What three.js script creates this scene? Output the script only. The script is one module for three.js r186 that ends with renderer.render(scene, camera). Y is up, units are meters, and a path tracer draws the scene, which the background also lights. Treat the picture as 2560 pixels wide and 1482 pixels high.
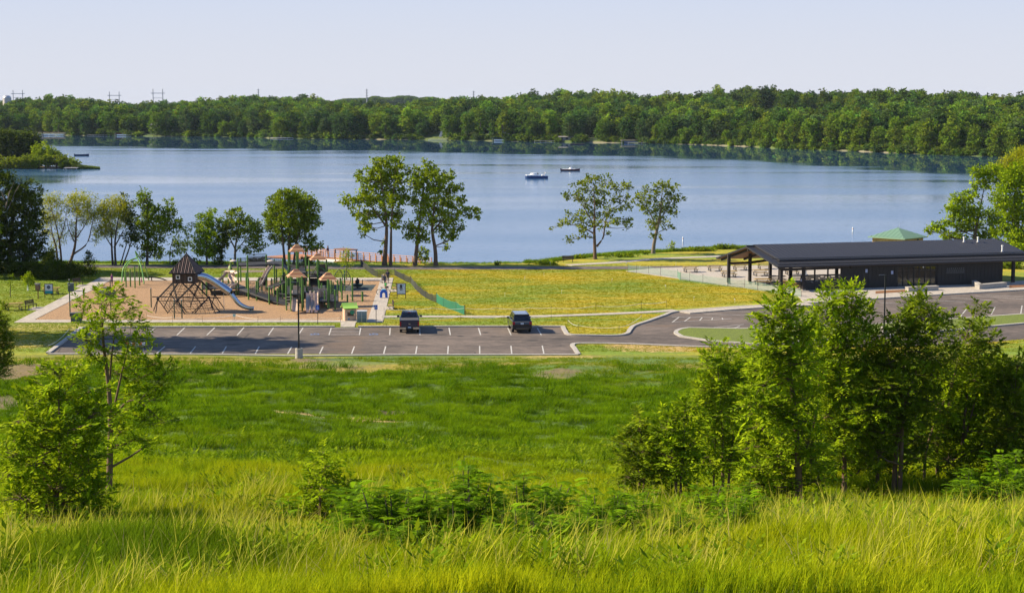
import * as THREE from 'three';
import { mergeGeometries } from 'three/addons/utils/BufferGeometryUtils.js';
import { MarchingCubes } from 'three/addons/objects/MarchingCubes.js';
import { createNoise2D, createNoise3D } from 'simplex-noise';

// ---------- camera, sky, sun, exposure ----------
const F = 4300, CW = 2560, CH = 1482, HORIZON = 245, CAM_Y = 24;          // focal length and picture size of the photograph in its pixels; lot level is y = 0
const PITCH = Math.atan((CH / 2 - HORIZON) / F);
const scene = new THREE.Scene();
const camera = new THREE.PerspectiveCamera(2 * Math.atan(CH / 2 / F) * 180 / Math.PI, CW / CH, 0.5, 9000);
camera.position.set(0, CAM_Y, 0);
camera.rotation.x = -PITCH;
const renderer = new THREE.WebGLRenderer();
renderer.toneMapping = THREE.LinearToneMapping;
renderer.toneMappingExposure = 2.0;
renderer.shadowMap.enabled = true;

{ // clear, slightly milky summer sky: pale at the horizon, deeper blue with height
  const W = 512, H = 256, data = new Float32Array(W * H * 4);
  const stops = [[0, 0.3682, 0.3774, 0.4163], [2, 0.3478, 0.3682, 0.4218], [4, 0.3127, 0.3515, 0.4385], [7, 0.2729, 0.3469, 0.4949], [12, 0.2405, 0.3469, 0.5504], [20, 0.2081, 0.3284, 0.5643], [35, 0.0971, 0.1758, 0.3515], [60, 0.0416, 0.0786, 0.1943], [90, 0.0278, 0.0555, 0.148]];
  for (let r = 0; r < H; r++) {
    const e = Math.max(0, ((r + .5) / H - .5) * 180);
    let k = 0; while (k < stops.length - 2 && stops[k + 1][0] < e) k++;
    const a = stops[k], b = stops[k + 1], t = Math.min(1, Math.max(0, (e - a[0]) / (b[0] - a[0])));
    for (let c = 0; c < W; c++) { const o = (r * W + c) * 4; for (let j = 0; j < 3; j++) data[o + j] = a[j + 1] + (b[j + 1] - a[j + 1]) * t; data[o + 3] = 1; }
  }
  const sky = new THREE.DataTexture(data, W, H, THREE.RGBAFormat, THREE.FloatType);
  sky.mapping = THREE.EquirectangularReflectionMapping; sky.magFilter = sky.minFilter = THREE.LinearFilter; sky.needsUpdate = true;
  scene.background = sky; scene.environment = sky;
}
const SUN_E = 35 * Math.PI / 180, SUN_A = 8 * Math.PI / 180;
const sun = new THREE.DirectionalLight(new THREE.Color(1, .865, .64), 5);
sun.position.set(-Math.cos(SUN_E) * Math.cos(SUN_A) * 300, Math.sin(SUN_E) * 300, -Math.cos(SUN_E) * Math.sin(SUN_A) * 300 - 180);
sun.target.position.set(0, 0, -180);
sun.castShadow = true; sun.shadow.radius = 1.2; sun.shadow.mapSize.set(4096, 4096);
Object.assign(sun.shadow.camera, { left: -140, right: 140, top: 140, bottom: -140, near: 10, far: 700 });
scene.add(sun, sun.target);
scene.fog = new THREE.FogExp2(new THREE.Color(.62, .74, .95), 0.000026);

// ---------- helpers ----------
function rng(seed) { let a = seed >>> 0; return () => { a = a + 0x6D2B79F5 | 0; let t = Math.imul(a ^ a >>> 15, 1 | a); t = t + Math.imul(t ^ t >>> 7, 61 | t) ^ t; return ((t ^ t >>> 14) >>> 0) / 4294967296; }; }
const R0 = rng(7);
const n2 = createNoise2D(rng(11)), n3 = createNoise3D(rng(12));
const fbm = (x, y, o = 4) => { let s = 0, a = .5; for (let i = 0; i < o; i++) { s += a * n2(x, y); x *= 2.03; y *= 2.03; a *= .5; } return s; };
const V = (x, y, z) => new THREE.Vector3(x, y, z);
const clamp = (x, a, b) => Math.min(b, Math.max(a, x)), lerp = (a, b, t) => a + (b - a) * t;
const sstep = (a, b, x) => { const t = clamp((x - a) / (b - a), 0, 1); return t * t * (3 - 2 * t); };
function table(T, x) { if (x <= T[0][0]) return T[0][1]; for (let i = 1; i < T.length; i++) if (x <= T[i][0]) return lerp(T[i - 1][1], T[i][1], (x - T[i - 1][0]) / (T[i][0] - T[i - 1][0])); return T[T.length - 1][1]; }
const cp = Math.cos(PITCH), sp = Math.sin(PITCH);
const ray = (px, py) => { const x = (px - CW / 2) / F, y = (CH / 2 - py) / F; return V(x, y * cp - sp, -cp - y * sp); };
const gp = (px, py, h = 0) => { const r = ray(px, py), t = (h - CAM_Y) / r.y; return V(r.x * t, h, r.z * t); };      // where the sight line through a photo pixel meets level ground
const atDepth = (px, py, d) => { const r = ray(px, py), t = -d / r.z; return V(r.x * t, CAM_Y + r.y * t, -d); };
const used = {};
function numbered(name) { const n = used[name] = (used[name] ?? -1) + 1; return n ? name + '_' + String(n).padStart(3, '0') : name; }
function shade(o) { o.castShadow = o.receiveShadow = true; return o; }
function part(parent, name, geo, mat, label) { const m = shade(new THREE.Mesh(geo, mat)); m.name = name; if (label) m.userData.label = label; parent.add(m); return m; }
function thing(name, label, category, pos = [0, 0, 0], turn = 0, group) {
  const g = new THREE.Group(); g.name = numbered(name); g.position.set(...(pos.isVector3 ? pos.toArray() : pos)); g.rotation.y = turn; g.userData = { label, category }; if (group) g.userData.group = group; scene.add(g); return g;
}
function thing1(name, label, category, geo, mat, pos = [0, 0, 0], turn = 0, group) {
  const m = shade(new THREE.Mesh(geo, mat)); m.name = numbered(name); m.position.set(...(pos.isVector3 ? pos.toArray() : pos)); m.rotation.y = turn; m.userData = { label, category }; if (group) m.userData.group = group; scene.add(m); return m;
}
function struct(name, geo, mat, label, category) { const m = shade(new THREE.Mesh(geo, mat)); m.name = numbered(name); m.userData = { kind: 'structure', label, category }; scene.add(m); return m; }
function copyOf(o, label, pos, turn, scale = 1) { const c = o.clone(); c.name = numbered(o.name.replace(/_\d{3}$/, '')); c.userData = { ...o.userData, label }; c.position.set(...(pos.isVector3 ? pos.toArray() : pos)); c.rotation.y = turn; c.scale.setScalar(scale); scene.add(c); return c; }
const box = (w, h, d, x = 0, y = 0, z = 0, ry = 0) => { const g = new THREE.BoxGeometry(w, h, d); if (ry) g.rotateY(ry); return g.translate(x, y, z); };
const cyl = (r1, r2, h, x = 0, y = 0, z = 0, n = 10) => new THREE.CylinderGeometry(r1, r2, h, n).translate(x, y, z);
function bar(a, b, r, n = 6) { const d = b.clone().sub(a), g = new THREE.CylinderGeometry(r, r, d.length(), n); g.applyQuaternion(new THREE.Quaternion().setFromUnitVectors(V(0, 1, 0), d.clone().normalize())); const m = a.clone().add(b).multiplyScalar(.5); return g.translate(m.x, m.y, m.z); }
function beam(a, b, w, h) { const d = b.clone().sub(a), L = d.length(), g = new THREE.BoxGeometry(L, h, w), yaw = Math.atan2(-d.z, d.x), pit = Math.asin(d.y / L); g.rotateZ(pit); g.rotateY(yaw); const m = a.clone().add(b).multiplyScalar(.5); return g.translate(m.x, m.y, m.z); }
const tubeG = (pts, r, seg = 24, n = 8) => new THREE.TubeGeometry(new THREE.CatmullRomCurve3(pts), seg, r, n, false);
const merge = (a) => mergeGeometries(a.map((g) => { const q = g.index ? g.toNonIndexed() : g; for (const k of Object.keys(q.attributes)) if (!['position', 'normal', 'uv'].includes(k)) q.deleteAttribute(k); return q; }), false);
const flat = (g) => { const q = g.index ? g.toNonIndexed() : g; q.computeVertexNormals(); return q; };
class GB { // growing buffer of leaf faces and tapered tubes
  constructor() { this.p = []; this.n = []; this.c = []; this.i = []; }
  leaf(o, dir, side, len, wid, col) {
    const k = this.p.length / 3, nx = dir.y * side.z - dir.z * side.y, ny = dir.z * side.x - dir.x * side.z, nz = dir.x * side.y - dir.y * side.x, q = .45 * len, w = wid / 2, f = wid * .18;
    this.p.push(o.x, o.y, o.z, o.x + dir.x * q + side.x * w + nx * f, o.y + dir.y * q + side.y * w + ny * f, o.z + dir.z * q + side.z * w + nz * f, o.x + dir.x * len, o.y + dir.y * len, o.z + dir.z * len, o.x + dir.x * q - side.x * w + nx * f, o.y + dir.y * q - side.y * w + ny * f, o.z + dir.z * q - side.z * w + nz * f);
    for (let j = 0; j < 4; j++) { this.n.push(nx, ny, nz); this.c.push(col[0], col[1], col[2]); }
    this.i.push(k, k + 2, k + 1, k, k + 3, k + 2);
  }
  tube(pts, rad, sides = 6, col = [1, 1, 1]) {
    const k0 = this.p.length / 3, t = V(), a = V(), b = V();
    pts.forEach((q, j) => {
      t.copy(pts[Math.min(j + 1, pts.length - 1)]).sub(pts[Math.max(j - 1, 0)]).normalize();
      a.set(Math.abs(t.y) > .9 ? 1 : 0, Math.abs(t.y) > .9 ? 0 : 1, 0).cross(t).normalize(); b.copy(t).cross(a);
      for (let s = 0; s < sides; s++) { const an = s / sides * Math.PI * 2, c = Math.cos(an), d = Math.sin(an), nx = a.x * c + b.x * d, ny = a.y * c + b.y * d, nz = a.z * c + b.z * d; this.p.push(q.x + nx * rad[j], q.y + ny * rad[j], q.z + nz * rad[j]); this.n.push(nx, ny, nz); this.c.push(...col); }
      if (j) for (let s = 0; s < sides; s++) { const u = k0 + (j - 1) * sides, w = u + sides, s2 = (s + 1) % sides; this.i.push(u + s, u + s2, w + s, w + s, u + s2, w + s2); }
    });
  }
  build() { const g = new THREE.BufferGeometry(); g.setAttribute('position', new THREE.Float32BufferAttribute(this.p, 3)); g.setAttribute('normal', new THREE.Float32BufferAttribute(this.n, 3)); g.setAttribute('color', new THREE.Float32BufferAttribute(this.c, 3)); g.setIndex(this.i); return g; }
}
// tiling value-noise texture; f(u, v, noise) gives linear-ish sRGB bytes
function tex(size, f, srgb = true, h = size) { const d = new Uint8Array(size * h * 4); for (let y = 0; y < h; y++) for (let x = 0; x < size; x++) { const c = f(x / size, y / h, x, y), o = (y * size + x) * 4; d[o] = clamp(c[0], 0, 255); d[o + 1] = clamp(c[1], 0, 255); d[o + 2] = clamp(c[2], 0, 255); d[o + 3] = 255; } const t = new THREE.DataTexture(d, size, h); t.wrapS = t.wrapT = THREE.RepeatWrapping; t.magFilter = THREE.LinearFilter; t.minFilter = THREE.LinearMipmapLinearFilter; if (srgb) t.colorSpace = THREE.SRGBColorSpace; t.needsUpdate = true; return t; }
const tile = (u, v, fr, o = 4) => { // noise that repeats over the unit square
  const a = n3(Math.cos(u * 6.2832) * fr, Math.sin(u * 6.2832) * fr, Math.cos(v * 6.2832) * fr * .7) , b = n3(Math.sin(v * 6.2832) * fr + 9, Math.cos(u * 6.2832) * fr + 3, Math.sin(u * 6.2832) * fr * .7);
  return o > 1 ? (a + b) * .5 + .5 * tile(u, v, fr * 2.1, o - 1) : (a + b) * .5;
};
const lin = (r, g, b) => new THREE.Color().setRGB(r, g, b);
const mat = (r, g, b, rough = .7, metal = 0, extra = {}) => new THREE.MeshStandardMaterial({ color: lin(r, g, b), roughness: rough, metalness: metal, ...extra });
const s2 = (v) => 255 * (v <= .0031308 ? 12.92 * v : 1.055 * Math.pow(v, 1 / 2.4) - .055); // linear value to sRGB byte
const rep = (t, u, v = u) => { const c = t.clone(); c.repeat.set(u, v); c.needsUpdate = true; return c; };
const TX = {
  grain: tex(512, (u, v, x, y) => { const g = 205 + 38 * tile(u, v, 2.5, 4) + (R0() - .5) * 46; return [g, g, g]; }),
  concrete: tex(512, (u, v) => { const g = 222 + 26 * tile(u, v, 1.6, 5) + (R0() - .5) * 22; return [g, g * .995, g * .985]; }),
  asphalt: tex(512, (u, v) => { const g = 200 + 40 * tile(u, v, 1.3, 5) + (R0() - .5) * 60; return [g, g, g]; }),
  mulch: tex(512, (u, v, x, y) => { const q = tile(u, v, 4, 3), g = .86 + .1 * q + (R0() - .5) * .42; return [232 * g, 200 * g, 168 * g]; }),
  bark: tex(256, (u, v) => { const g = 190 + 60 * tile(u, v, 5, 3) + (R0() - .5) * 50; return [g, g, g]; }),
  bump: tex(512, (u, v) => { const g = 128 + 80 * tile(u, v, 3, 4) + (R0() - .5) * 40; return [g, g, g]; }, false),
};
const leafMat = (tr = .4, c = [1, 1, 1]) => new THREE.MeshPhysicalMaterial({ color: lin(...c), vertexColors: true, roughness: 1, transmission: tr, thickness: 0, ior: 1.33, side: THREE.DoubleSide, specularIntensity: .06 });
const M = {
  leaf: leafMat(.36), farLeaf: leafMat(.3), grass: leafMat(.45),
  bark: new THREE.MeshStandardMaterial({ color: lin(.085, .062, .045), roughness: .95 }), barkPale: new THREE.MeshStandardMaterial({ color: lin(.17, .14, .11), roughness: .95 }), barkBrown: new THREE.MeshStandardMaterial({ color: lin(.13, .08, .048), roughness: .95 }),
  concrete: new THREE.MeshStandardMaterial({ color: lin(.50, .445, .385), map: rep(TX.concrete, .25), roughness: .9, bumpMap: rep(TX.bump, .5), bumpScale: .004 }),
  kerb: new THREE.MeshStandardMaterial({ color: lin(.48, .445, .40), map: rep(TX.concrete, .4), roughness: .85 }),
  asphalt: new THREE.MeshStandardMaterial({ color: lin(.16, .122, .098), map: rep(TX.asphalt, .045), roughness: .92, bumpMap: rep(TX.bump, .8), bumpScale: .006 }),
  path: new THREE.MeshStandardMaterial({ color: lin(.17, .135, .12), map: rep(TX.asphalt, .11), roughness: .95 }),
  mulch: new THREE.MeshStandardMaterial({ color: lin(.56, .47, .35), map: rep(TX.mulch, .21, .17), roughness: 1, bumpMap: rep(TX.bump, .9), bumpScale: .05 }),
  paint: mat(.68, .66, .62, .8, 0, { map: rep(TX.grain, .7) }), bluePaint: mat(.1, .17, .33, .8),
  black: mat(.012, .012, .014, .5), steel: mat(.5, .53, .58, .25, 1), galv: mat(.5, .5, .5, .45, .8), white: mat(.78, .78, .76, .6),
  postGreen: mat(.07, .17, .025, .45), darkGreen: mat(.02, .045, .025, .5), tan: mat(.5, .38, .29, .5), cedar: mat(.52, .26, .13, .75), wood: mat(.56, .37, .09, .8, 0, { map: rep(TX.bark, 1) }), brown: mat(.055, .032, .022, .7), rubber: mat(.014, .014, .016, .9),
};

// ---------- land and water ----------
const PROFILE = [[-60, 23.4], [0, 22.2], [30, 15.37], [45, 12.54], [62, 9.5], [80, 6.45], [108, 3.75], [136, 1.62], [150, .55], [158, 0.02], [162, 0], [400, 0]];
const prof = (d) => (table(PROFILE, d - 4) + 2 * table(PROFILE, d) + table(PROFILE, d + 4)) / 4;
const SHORE = [[-200, 254], [-60, 252], [0, 251], [6, 254], [12, 263], [23, 270], [35, 277], [60, 278], [78, 284], [140, 330]];
const shoreD = (x) => (table(SHORE, x - 3) + table(SHORE, x) + table(SHORE, x + 3)) / 3;
const WATER = -3;
function landY(x, d) {
  let y = d < 158 ? prof(d) + (fbm(x * .03, d * .04, 3) * 1.1 + fbm(x * .16, d * .2, 2) * .42) * sstep(157, 140, d) * sstep(-30, 40, d) : 0;
  const t = d - shoreD(x) - n2(x * .25, 3) * .8;
  if (t > 0) y -= Math.min(6, t * .42);
  return y;
}
const tp = (px, py) => { const r = ray(px, py); let a = 18, b = 400; for (let t = 18; t < 400; t += .5) { if (CAM_Y + r.y * t <= landY(r.x * t, -r.z * t)) { b = t; a = t - .5; break; } } for (let k = 0; k < 12; k++) { const m = (a + b) / 2; if (CAM_Y + r.y * m <= landY(r.x * m, -r.z * m)) b = m; else a = m; } return V(r.x * b, landY(r.x * b, -r.z * b), r.z * b); };
const X0 = -140, X1 = 140, D0 = -25, D1 = 345;
const bare = []; // spots of soil and straw: centre, half widths
{
  // ground cover colours, laid out in metres: field grass, drier verge by the lot, straw and bare soil, yellowing new lawn
  const S = 2048, data = new Uint8Array(S * S * 4), patch = [];
  const SOIL = [.17, .115, .062], STRAW = [.42, .29, .1], DRY = [.25, .205, .02], BLUEG = [.095, .165, .02], RICH = [.045, .12, .01];
  const pt = (px, py, rx, rd, col, k = 1) => { const g = tp(px, py); patch.push([g.x, -g.z, rx, rd, col, k]); if (col === SOIL || col === STRAW) bare.push([g.x, -g.z, rx, rd]); };
  pt(860, 918, 5, 4.5, SOIL, .6); pt(790, 900, 2.6, 2, SOIL, .95); pt(930, 930, 5, 3, DRY); pt(1160, 912, 9, 2.5, DRY); pt(1350, 940, 4, 2.6, SOIL, .5); pt(1640, 868, 4.6, 3, STRAW); pt(1590, 866, 3, 2, STRAW); pt(1620, 915, 6, 2, DRY, .8);
  pt(470, 905, 9, 4, DRY); pt(300, 900, 12, 4, DRY); pt(40, 930, 7, 6, SOIL, .85); pt(20, 1010, 4, 4, SOIL, .8); pt(90, 905, 8, 3, DRY); pt(1280, 925, 10, 3, BLUEG); pt(1600, 900, 8, 3, BLUEG); pt(1000, 905, 8, 2.5, BLUEG, .7);
  pt(985, 1032, 1.2, 2.2, SOIL); pt(900, 1053, 6, .5, STRAW); pt(820, 1045, 4, .35, STRAW, .7); pt(1390, 932, 2.5, 1.5, SOIL, .8); pt(1400, 893, 4, 1.2, STRAW, .6); pt(960, 898, 7, 1.2, RICH, .8); pt(1100, 893, 8, 1.5, RICH, .6);
  pt(40, 860, 8, 3, STRAW, .5); pt(150, 820, 9, 3, STRAW, .45); pt(2450, 800, 6, 1.5, SOIL, .8); pt(2500, 795, 5, 1.2, STRAW, .8); pt(2220, 733, 3.5, 2, SOIL, .9); pt(2545, 720, 3, 2, SOIL, .8); pt(1900, 700, 6, 1.6, SOIL, .5);
  for (let yy = 0; yy < S; yy++) for (let xx = 0; xx < S; xx++) {
    const x = X0 + (xx + .5) / S * (X1 - X0), d = D0 + (yy + .5) / S * (D1 - D0);
    const a = fbm(x * .045 + 4, d * .06, 3), b = fbm(x * .35, d * .5, 2), c = n2(x * 1.7, d * 2.2), sp_ = R0() - .5;
    let r, g, bl;
    if (d < 160) { // rough field
      const t = clamp(.5 + a * .7 + b * .4 + c * .14, 0, 1), near = sstep(106, 60, d + b * 14 + a * 10), dry = sstep(134, 152, d + a * 16 + b * 6);
      r = lerp(.055, .11, t); g = lerp(.115, .18, t); bl = .005;
      r = lerp(r, .14, near * .75); g = lerp(g, .19, near * .75); bl = lerp(bl, .012, near);
      r = lerp(r, lerp(.15, .27, t), dry * .8); g = lerp(g, lerp(.19, .225, t), dry * .8); bl = lerp(bl, .009, dry * .7);
    } else { // mown lawn, yellowing in streaks and patches
      const mow = Math.sin((d + x * .12) * 2.6 + n2(x * .05, d * .05)) * .07, t = clamp(.46 + a * 1.0 + fbm(x * .07 + 7, d * .42, 4) * .7 + c * .1 + mow, 0, 1);
      const left = sstep(-16, -22, x) * sstep(176, 184, d), greenish = clamp(left + sstep(16, 30, x - (d - 190) * .1) * .0, 0, 1), w = t * (1 - .75 * greenish);
      r = lerp(.15, .37, w); g = lerp(.22, .285, w); bl = lerp(.006, .004, w);
    }
    for (const q of patch) { const u = (x - q[0]) / q[2], v = (d - q[1]) / q[3], e = u * u + v * v; if (e < 2.2) { const k = q[5] * clamp((1.25 + b * .9 + c * .35 - e) * 1.6, 0, 1); if (k > 0) { r = lerp(r, q[4][0], k); g = lerp(g, q[4][1], k); bl = lerp(bl, q[4][2], k); } } }
    const k = 1 + sp_ * .5 + c * .12, o = (yy * S + xx) * 4; data[o] = clamp(s2(r * k), 0, 255); data[o + 1] = clamp(s2(g * k), 0, 255); data[o + 2] = clamp(s2(bl * k), 0, 255); data[o + 3] = 255;
  }
  const t = new THREE.DataTexture(data, S, S); t.colorSpace = THREE.SRGBColorSpace; t.magFilter = THREE.LinearFilter; t.needsUpdate = true;
  const NX = 280, ND = 370, p = [], uv = [], idx = [];
  for (let j = 0; j <= ND; j++) for (let i = 0; i <= NX; i++) { const x = lerp(X0, X1, i / NX), d = lerp(D0, D1, j / ND); p.push(x, landY(x, d), -d); uv.push(i / NX, j / ND); }
  for (let j = 0; j < ND; j++) for (let i = 0; i < NX; i++) { const k = j * (NX + 1) + i; idx.push(k, k + 1, k + NX + 1, k + 1, k + NX + 2, k + NX + 1); }
  const g = new THREE.BufferGeometry(); g.setAttribute('position', new THREE.Float32BufferAttribute(p, 3)); g.setAttribute('uv', new THREE.Float32BufferAttribute(uv, 2)); g.setIndex(idx); g.computeVertexNormals();
  struct('ground', g, new THREE.MeshStandardMaterial({ map: t, roughness: 1, bumpMap: rep(TX.bump, 150, 190), bumpScale: .05 }), 'grassy park land sloping from the hill down to the lake', 'ground');
}
// the far side of the lake
const FARSHORE = [[-400, 336], [0, 337], [100, 338], [350, 340], [600, 342.5], [700, 346], [900, 348], [1100, 350], [1270, 353], [1350, 354], [1600, 358], [1750, 361.6], [1910, 368], [1950, 372], [2120, 377], [2250, 383], [2400, 389.5], [2490, 391], [2600, 395], [3000, 402]];
const SKYLINE = [[-400, 250], [0, 248], [110, 243], [200, 245], [350, 256], [470, 252], [560, 241], [640, 239], [760, 245], [850, 250], [930, 254], [1010, 260], [1060, 250], [1120, 243], [1280, 242], [1310, 236], [1400, 231], [1480, 228], [1580, 235], [1640, 239], [1700, 231], [1800, 225], [1900, 224], [2200, 225], [2300, 229], [2440, 234], [2560, 236], [3000, 240]];
const azPx = (x, d) => CW / 2 + x / (d * cp + 24 * sp) * F;
const farDist = (px) => -gp(px, table(FARSHORE, px), WATER).z;
const CREST = 460;
function farY(x, d) {
  const px = azPx(x, d), ds = farDist(px), t = d - ds - n2(px * .02, 1) * 3;
  if (t < 0) return WATER - Math.min(5, -t * .25);
  const dc = ds + CREST, top = CAM_Y + (HORIZON - table(SKYLINE, px)) / F * dc - 17;
  const bank = sstep(1040, 1100, px) * sstep(1330, 1250, px) * 3.2;
  let y = WATER + .9 * sstep(0, 4, t) + bank * sstep(4, 22, t) * sstep(300, 100, t) + (top - WATER - .9) * Math.pow(sstep(-40, CREST, t), 1.15) + n2(x * .012, d * .012) * 1.2 * sstep(10, 80, t);
  if (t > CREST) y -= (t - CREST) * .012;
  return y;
}
{
  const p = [], idx = [], NA = 240, ND = 150;
  for (let j = 0; j <= ND; j++) for (let i = 0; i <= NA; i++) { const s = j / ND, a = lerp(-.42, .42, i / NA), ds = farDist(CW / 2 + a * F), d = ds - 25 + 90 * s + (3800) * Math.pow(s, 3.2), x = a * d; p.push(x, farY(x, d), -d); }
  for (let j = 0; j < ND; j++) for (let i = 0; i < NA; i++) { const k = j * (NA + 1) + i; idx.push(k, k + 1, k + NA + 1, k + 1, k + NA + 2, k + NA + 1); }
  const g = new THREE.BufferGeometry(); g.setAttribute('position', new THREE.Float32BufferAttribute(p, 3)); g.setIndex(idx); g.computeVertexNormals();
  const c = []; for (let k = 0; k < p.length; k += 3) { const t = n2(p[k] * .05, p[k + 2] * .05) * .5 + .5, low = sstep(-2.1, -2.6, p[k + 1]) * sstep(-.05, .4, n2(p[k] * .02, 5)) * .9, px = azPx(p[k], -p[k + 2]), fld = sstep(1820, 1860, px) * sstep(2140, 2100, px) * (-p[k + 2] - farDist(px) > 200 ? 1 : 0); c.push(lerp(lerp(.05, .10, t), .22, Math.max(low, fld * .8)), lerp(lerp(.09, .13, t), .19, Math.max(low, fld * .7)), lerp(.02, .14, low * .9)); }
  g.setAttribute('color', new THREE.Float32BufferAttribute(c, 3));
  struct('far_hills', g, new THREE.MeshStandardMaterial({ vertexColors: true, roughness: 1 }), 'low hills across the lake with a narrow sandy shoreline', 'hills');
}
{ // wooded point on the left, about 640 m out
  const pts = [], c0 = gp(60, 423, WATER), p = [], idx = [], NX = 60, ND = 24;
  for (let j = 0; j <= ND; j++) for (let i = 0; i <= NX; i++) { const x = lerp(-240, gp(262, 423, WATER).x, i / NX), w = lerp(38, 2.5, Math.pow(i / NX, 1.6)), v = lerp(-1, 1, j / ND), d = -c0.z + 2 + (v + 1) / 2 * w; p.push(x, WATER - .6 + 1.5 * (1 - v * v) * (1 - Math.pow(i / NX, 6)), -d); }
  for (let j = 0; j < ND; j++) for (let i = 0; i < NX; i++) { const k = j * (NX + 1) + i; idx.push(k, k + 1, k + NX + 1, k + 1, k + NX + 2, k + NX + 1); }
  const g = new THREE.BufferGeometry(); g.setAttribute('position', new THREE.Float32BufferAttribute(p, 3)); g.setIndex(idx); g.computeVertexNormals();
  struct('peninsula', g, mat(.17, .13, .08, 1), 'low muddy point of land reaching into the lake from the left', 'peninsula');
}
{ // lake: calm under the far trees, ruffled by light wind in drifting bands elsewhere
  const LX = 470, LA = 235, LB = 1500, S = 2048, h = new Uint8Array(S * S * 4), ro = new Uint8Array(512 * 512 * 4);
  const ruffle = (x, d) => { const ds = farDist(azPx(x, d)), off = ds - d; // metres of water to the far bank
    let k = sstep(ds * .2, ds * .25, off + n2(x * .012, d * .03) * 22 + n2(x * .05, d * .1) * 5);
    k *= 1 - .6 * sstep(.2, .9, n2(x * .0035 + 3, d * .017 + 1)) * sstep(340, 520, d); k *= .85 + .2 * n2(x * .005, d * .022 + 9); return clamp(k, .015, 1); };
  for (let y = 0; y < S; y++) { const d = lerp(LA, LB, (y + .5) / S); for (let x0 = 0; x0 < S; x0 += 8) { const k = ruffle((x0 / S - .5) * 2 * LX, d); for (let x = x0; x < x0 + 8; x++) { const X = (x / S - .5) * 2 * LX, w = n2(X * .42, d * .5) * .5 + n2(X * .95 + 9, d * .9) * .32 + (R0() - .5) * .4, o = (y * S + x) * 4; h[o] = h[o + 1] = h[o + 2] = clamp(128 + 120 * k * w, 0, 255); h[o + 3] = 255; } } }
  for (let y = 0; y < 512; y++) for (let x = 0; x < 512; x++) { const k = ruffle(((x + .5) / 512 - .5) * 2 * LX, lerp(LA, LB, (y + .5) / 512)), o = (y * 512 + x) * 4; ro[o + 1] = 255 * (.012 + .17 * k); ro[o + 3] = 255; }
  const dt = (a, n) => { const t = new THREE.DataTexture(a, n, n); t.magFilter = THREE.LinearFilter; t.needsUpdate = true; return t; };
  const g = new THREE.PlaneGeometry(2 * LX, LB - LA); g.rotateX(-Math.PI / 2); g.translate(0, WATER, -(LA + LB) / 2);
  struct('lake', g, new THREE.MeshStandardMaterial({ color: lin(.026, .08, .165), roughness: 1, roughnessMap: dt(ro, 512), bumpMap: dt(h, S), bumpScale: .10, metalness: 0 }), 'broad blue lake, calm by the far shore and ruffled in bands', 'lake');
}

// ---------- paving ----------
const toShape = (pts) => new THREE.Shape(pts.map((q) => new THREE.Vector2(q.x, -q.z)));
const poly = (a) => a.map(([x, y]) => gp(x, y));
function slab(pts, y0, y1, holes = []) { const s = toShape(pts); for (const h of holes) s.holes.push(new THREE.Path(h.map((q) => new THREE.Vector2(q.x, -q.z)))); const g = new THREE.ExtrudeGeometry(s, { depth: y1 - y0, bevelEnabled: false, curveSegments: 4 }); return g.rotateX(-Math.PI / 2).translate(0, y0, 0); }
function smoothLine(a, n = 6) { const c = new THREE.CatmullRomCurve3(a.map(([x, y]) => gp(x, y)), false, 'centripetal'); return c.getPoints(n * (a.length - 1)); }
function ribbon(line, w0, w1, y0, y1) { const L = [], Rr = []; line.forEach((q, i) => { const a = line[Math.max(0, i - 1)], b = line[Math.min(line.length - 1, i + 1)], t = b.clone().sub(a).setY(0).normalize(), n = V(-t.z, 0, t.x); L.push(q.clone().addScaledVector(n, w0)); Rr.push(q.clone().addScaledVector(n, w1)); }); return slab([...L, ...Rr.reverse()], y0, y1); }
const lotEdge = [[119, 884], [203, 820], [1407, 817.5]];
const inlet = [[1407, 817.5], [1413, 829], [1425, 838], [1480, 840], [1545, 840], [1566, 836], [1575, 826], [1585, 816], [1620, 804], [1660, 790], [1690, 780.5], [1854, 767.5], [2011, 760], [2296, 741.5], [2560, 726], [2760, 715]];
const lotShape = [...poly(lotEdge), ...smoothLine(inlet, 5), ...poly([[2760, 850], [2560, 848], [2400, 862], [1900, 872], [1737, 867], [1559, 860], [1442, 859], [1430, 864], [1446, 886.5]])];
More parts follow.
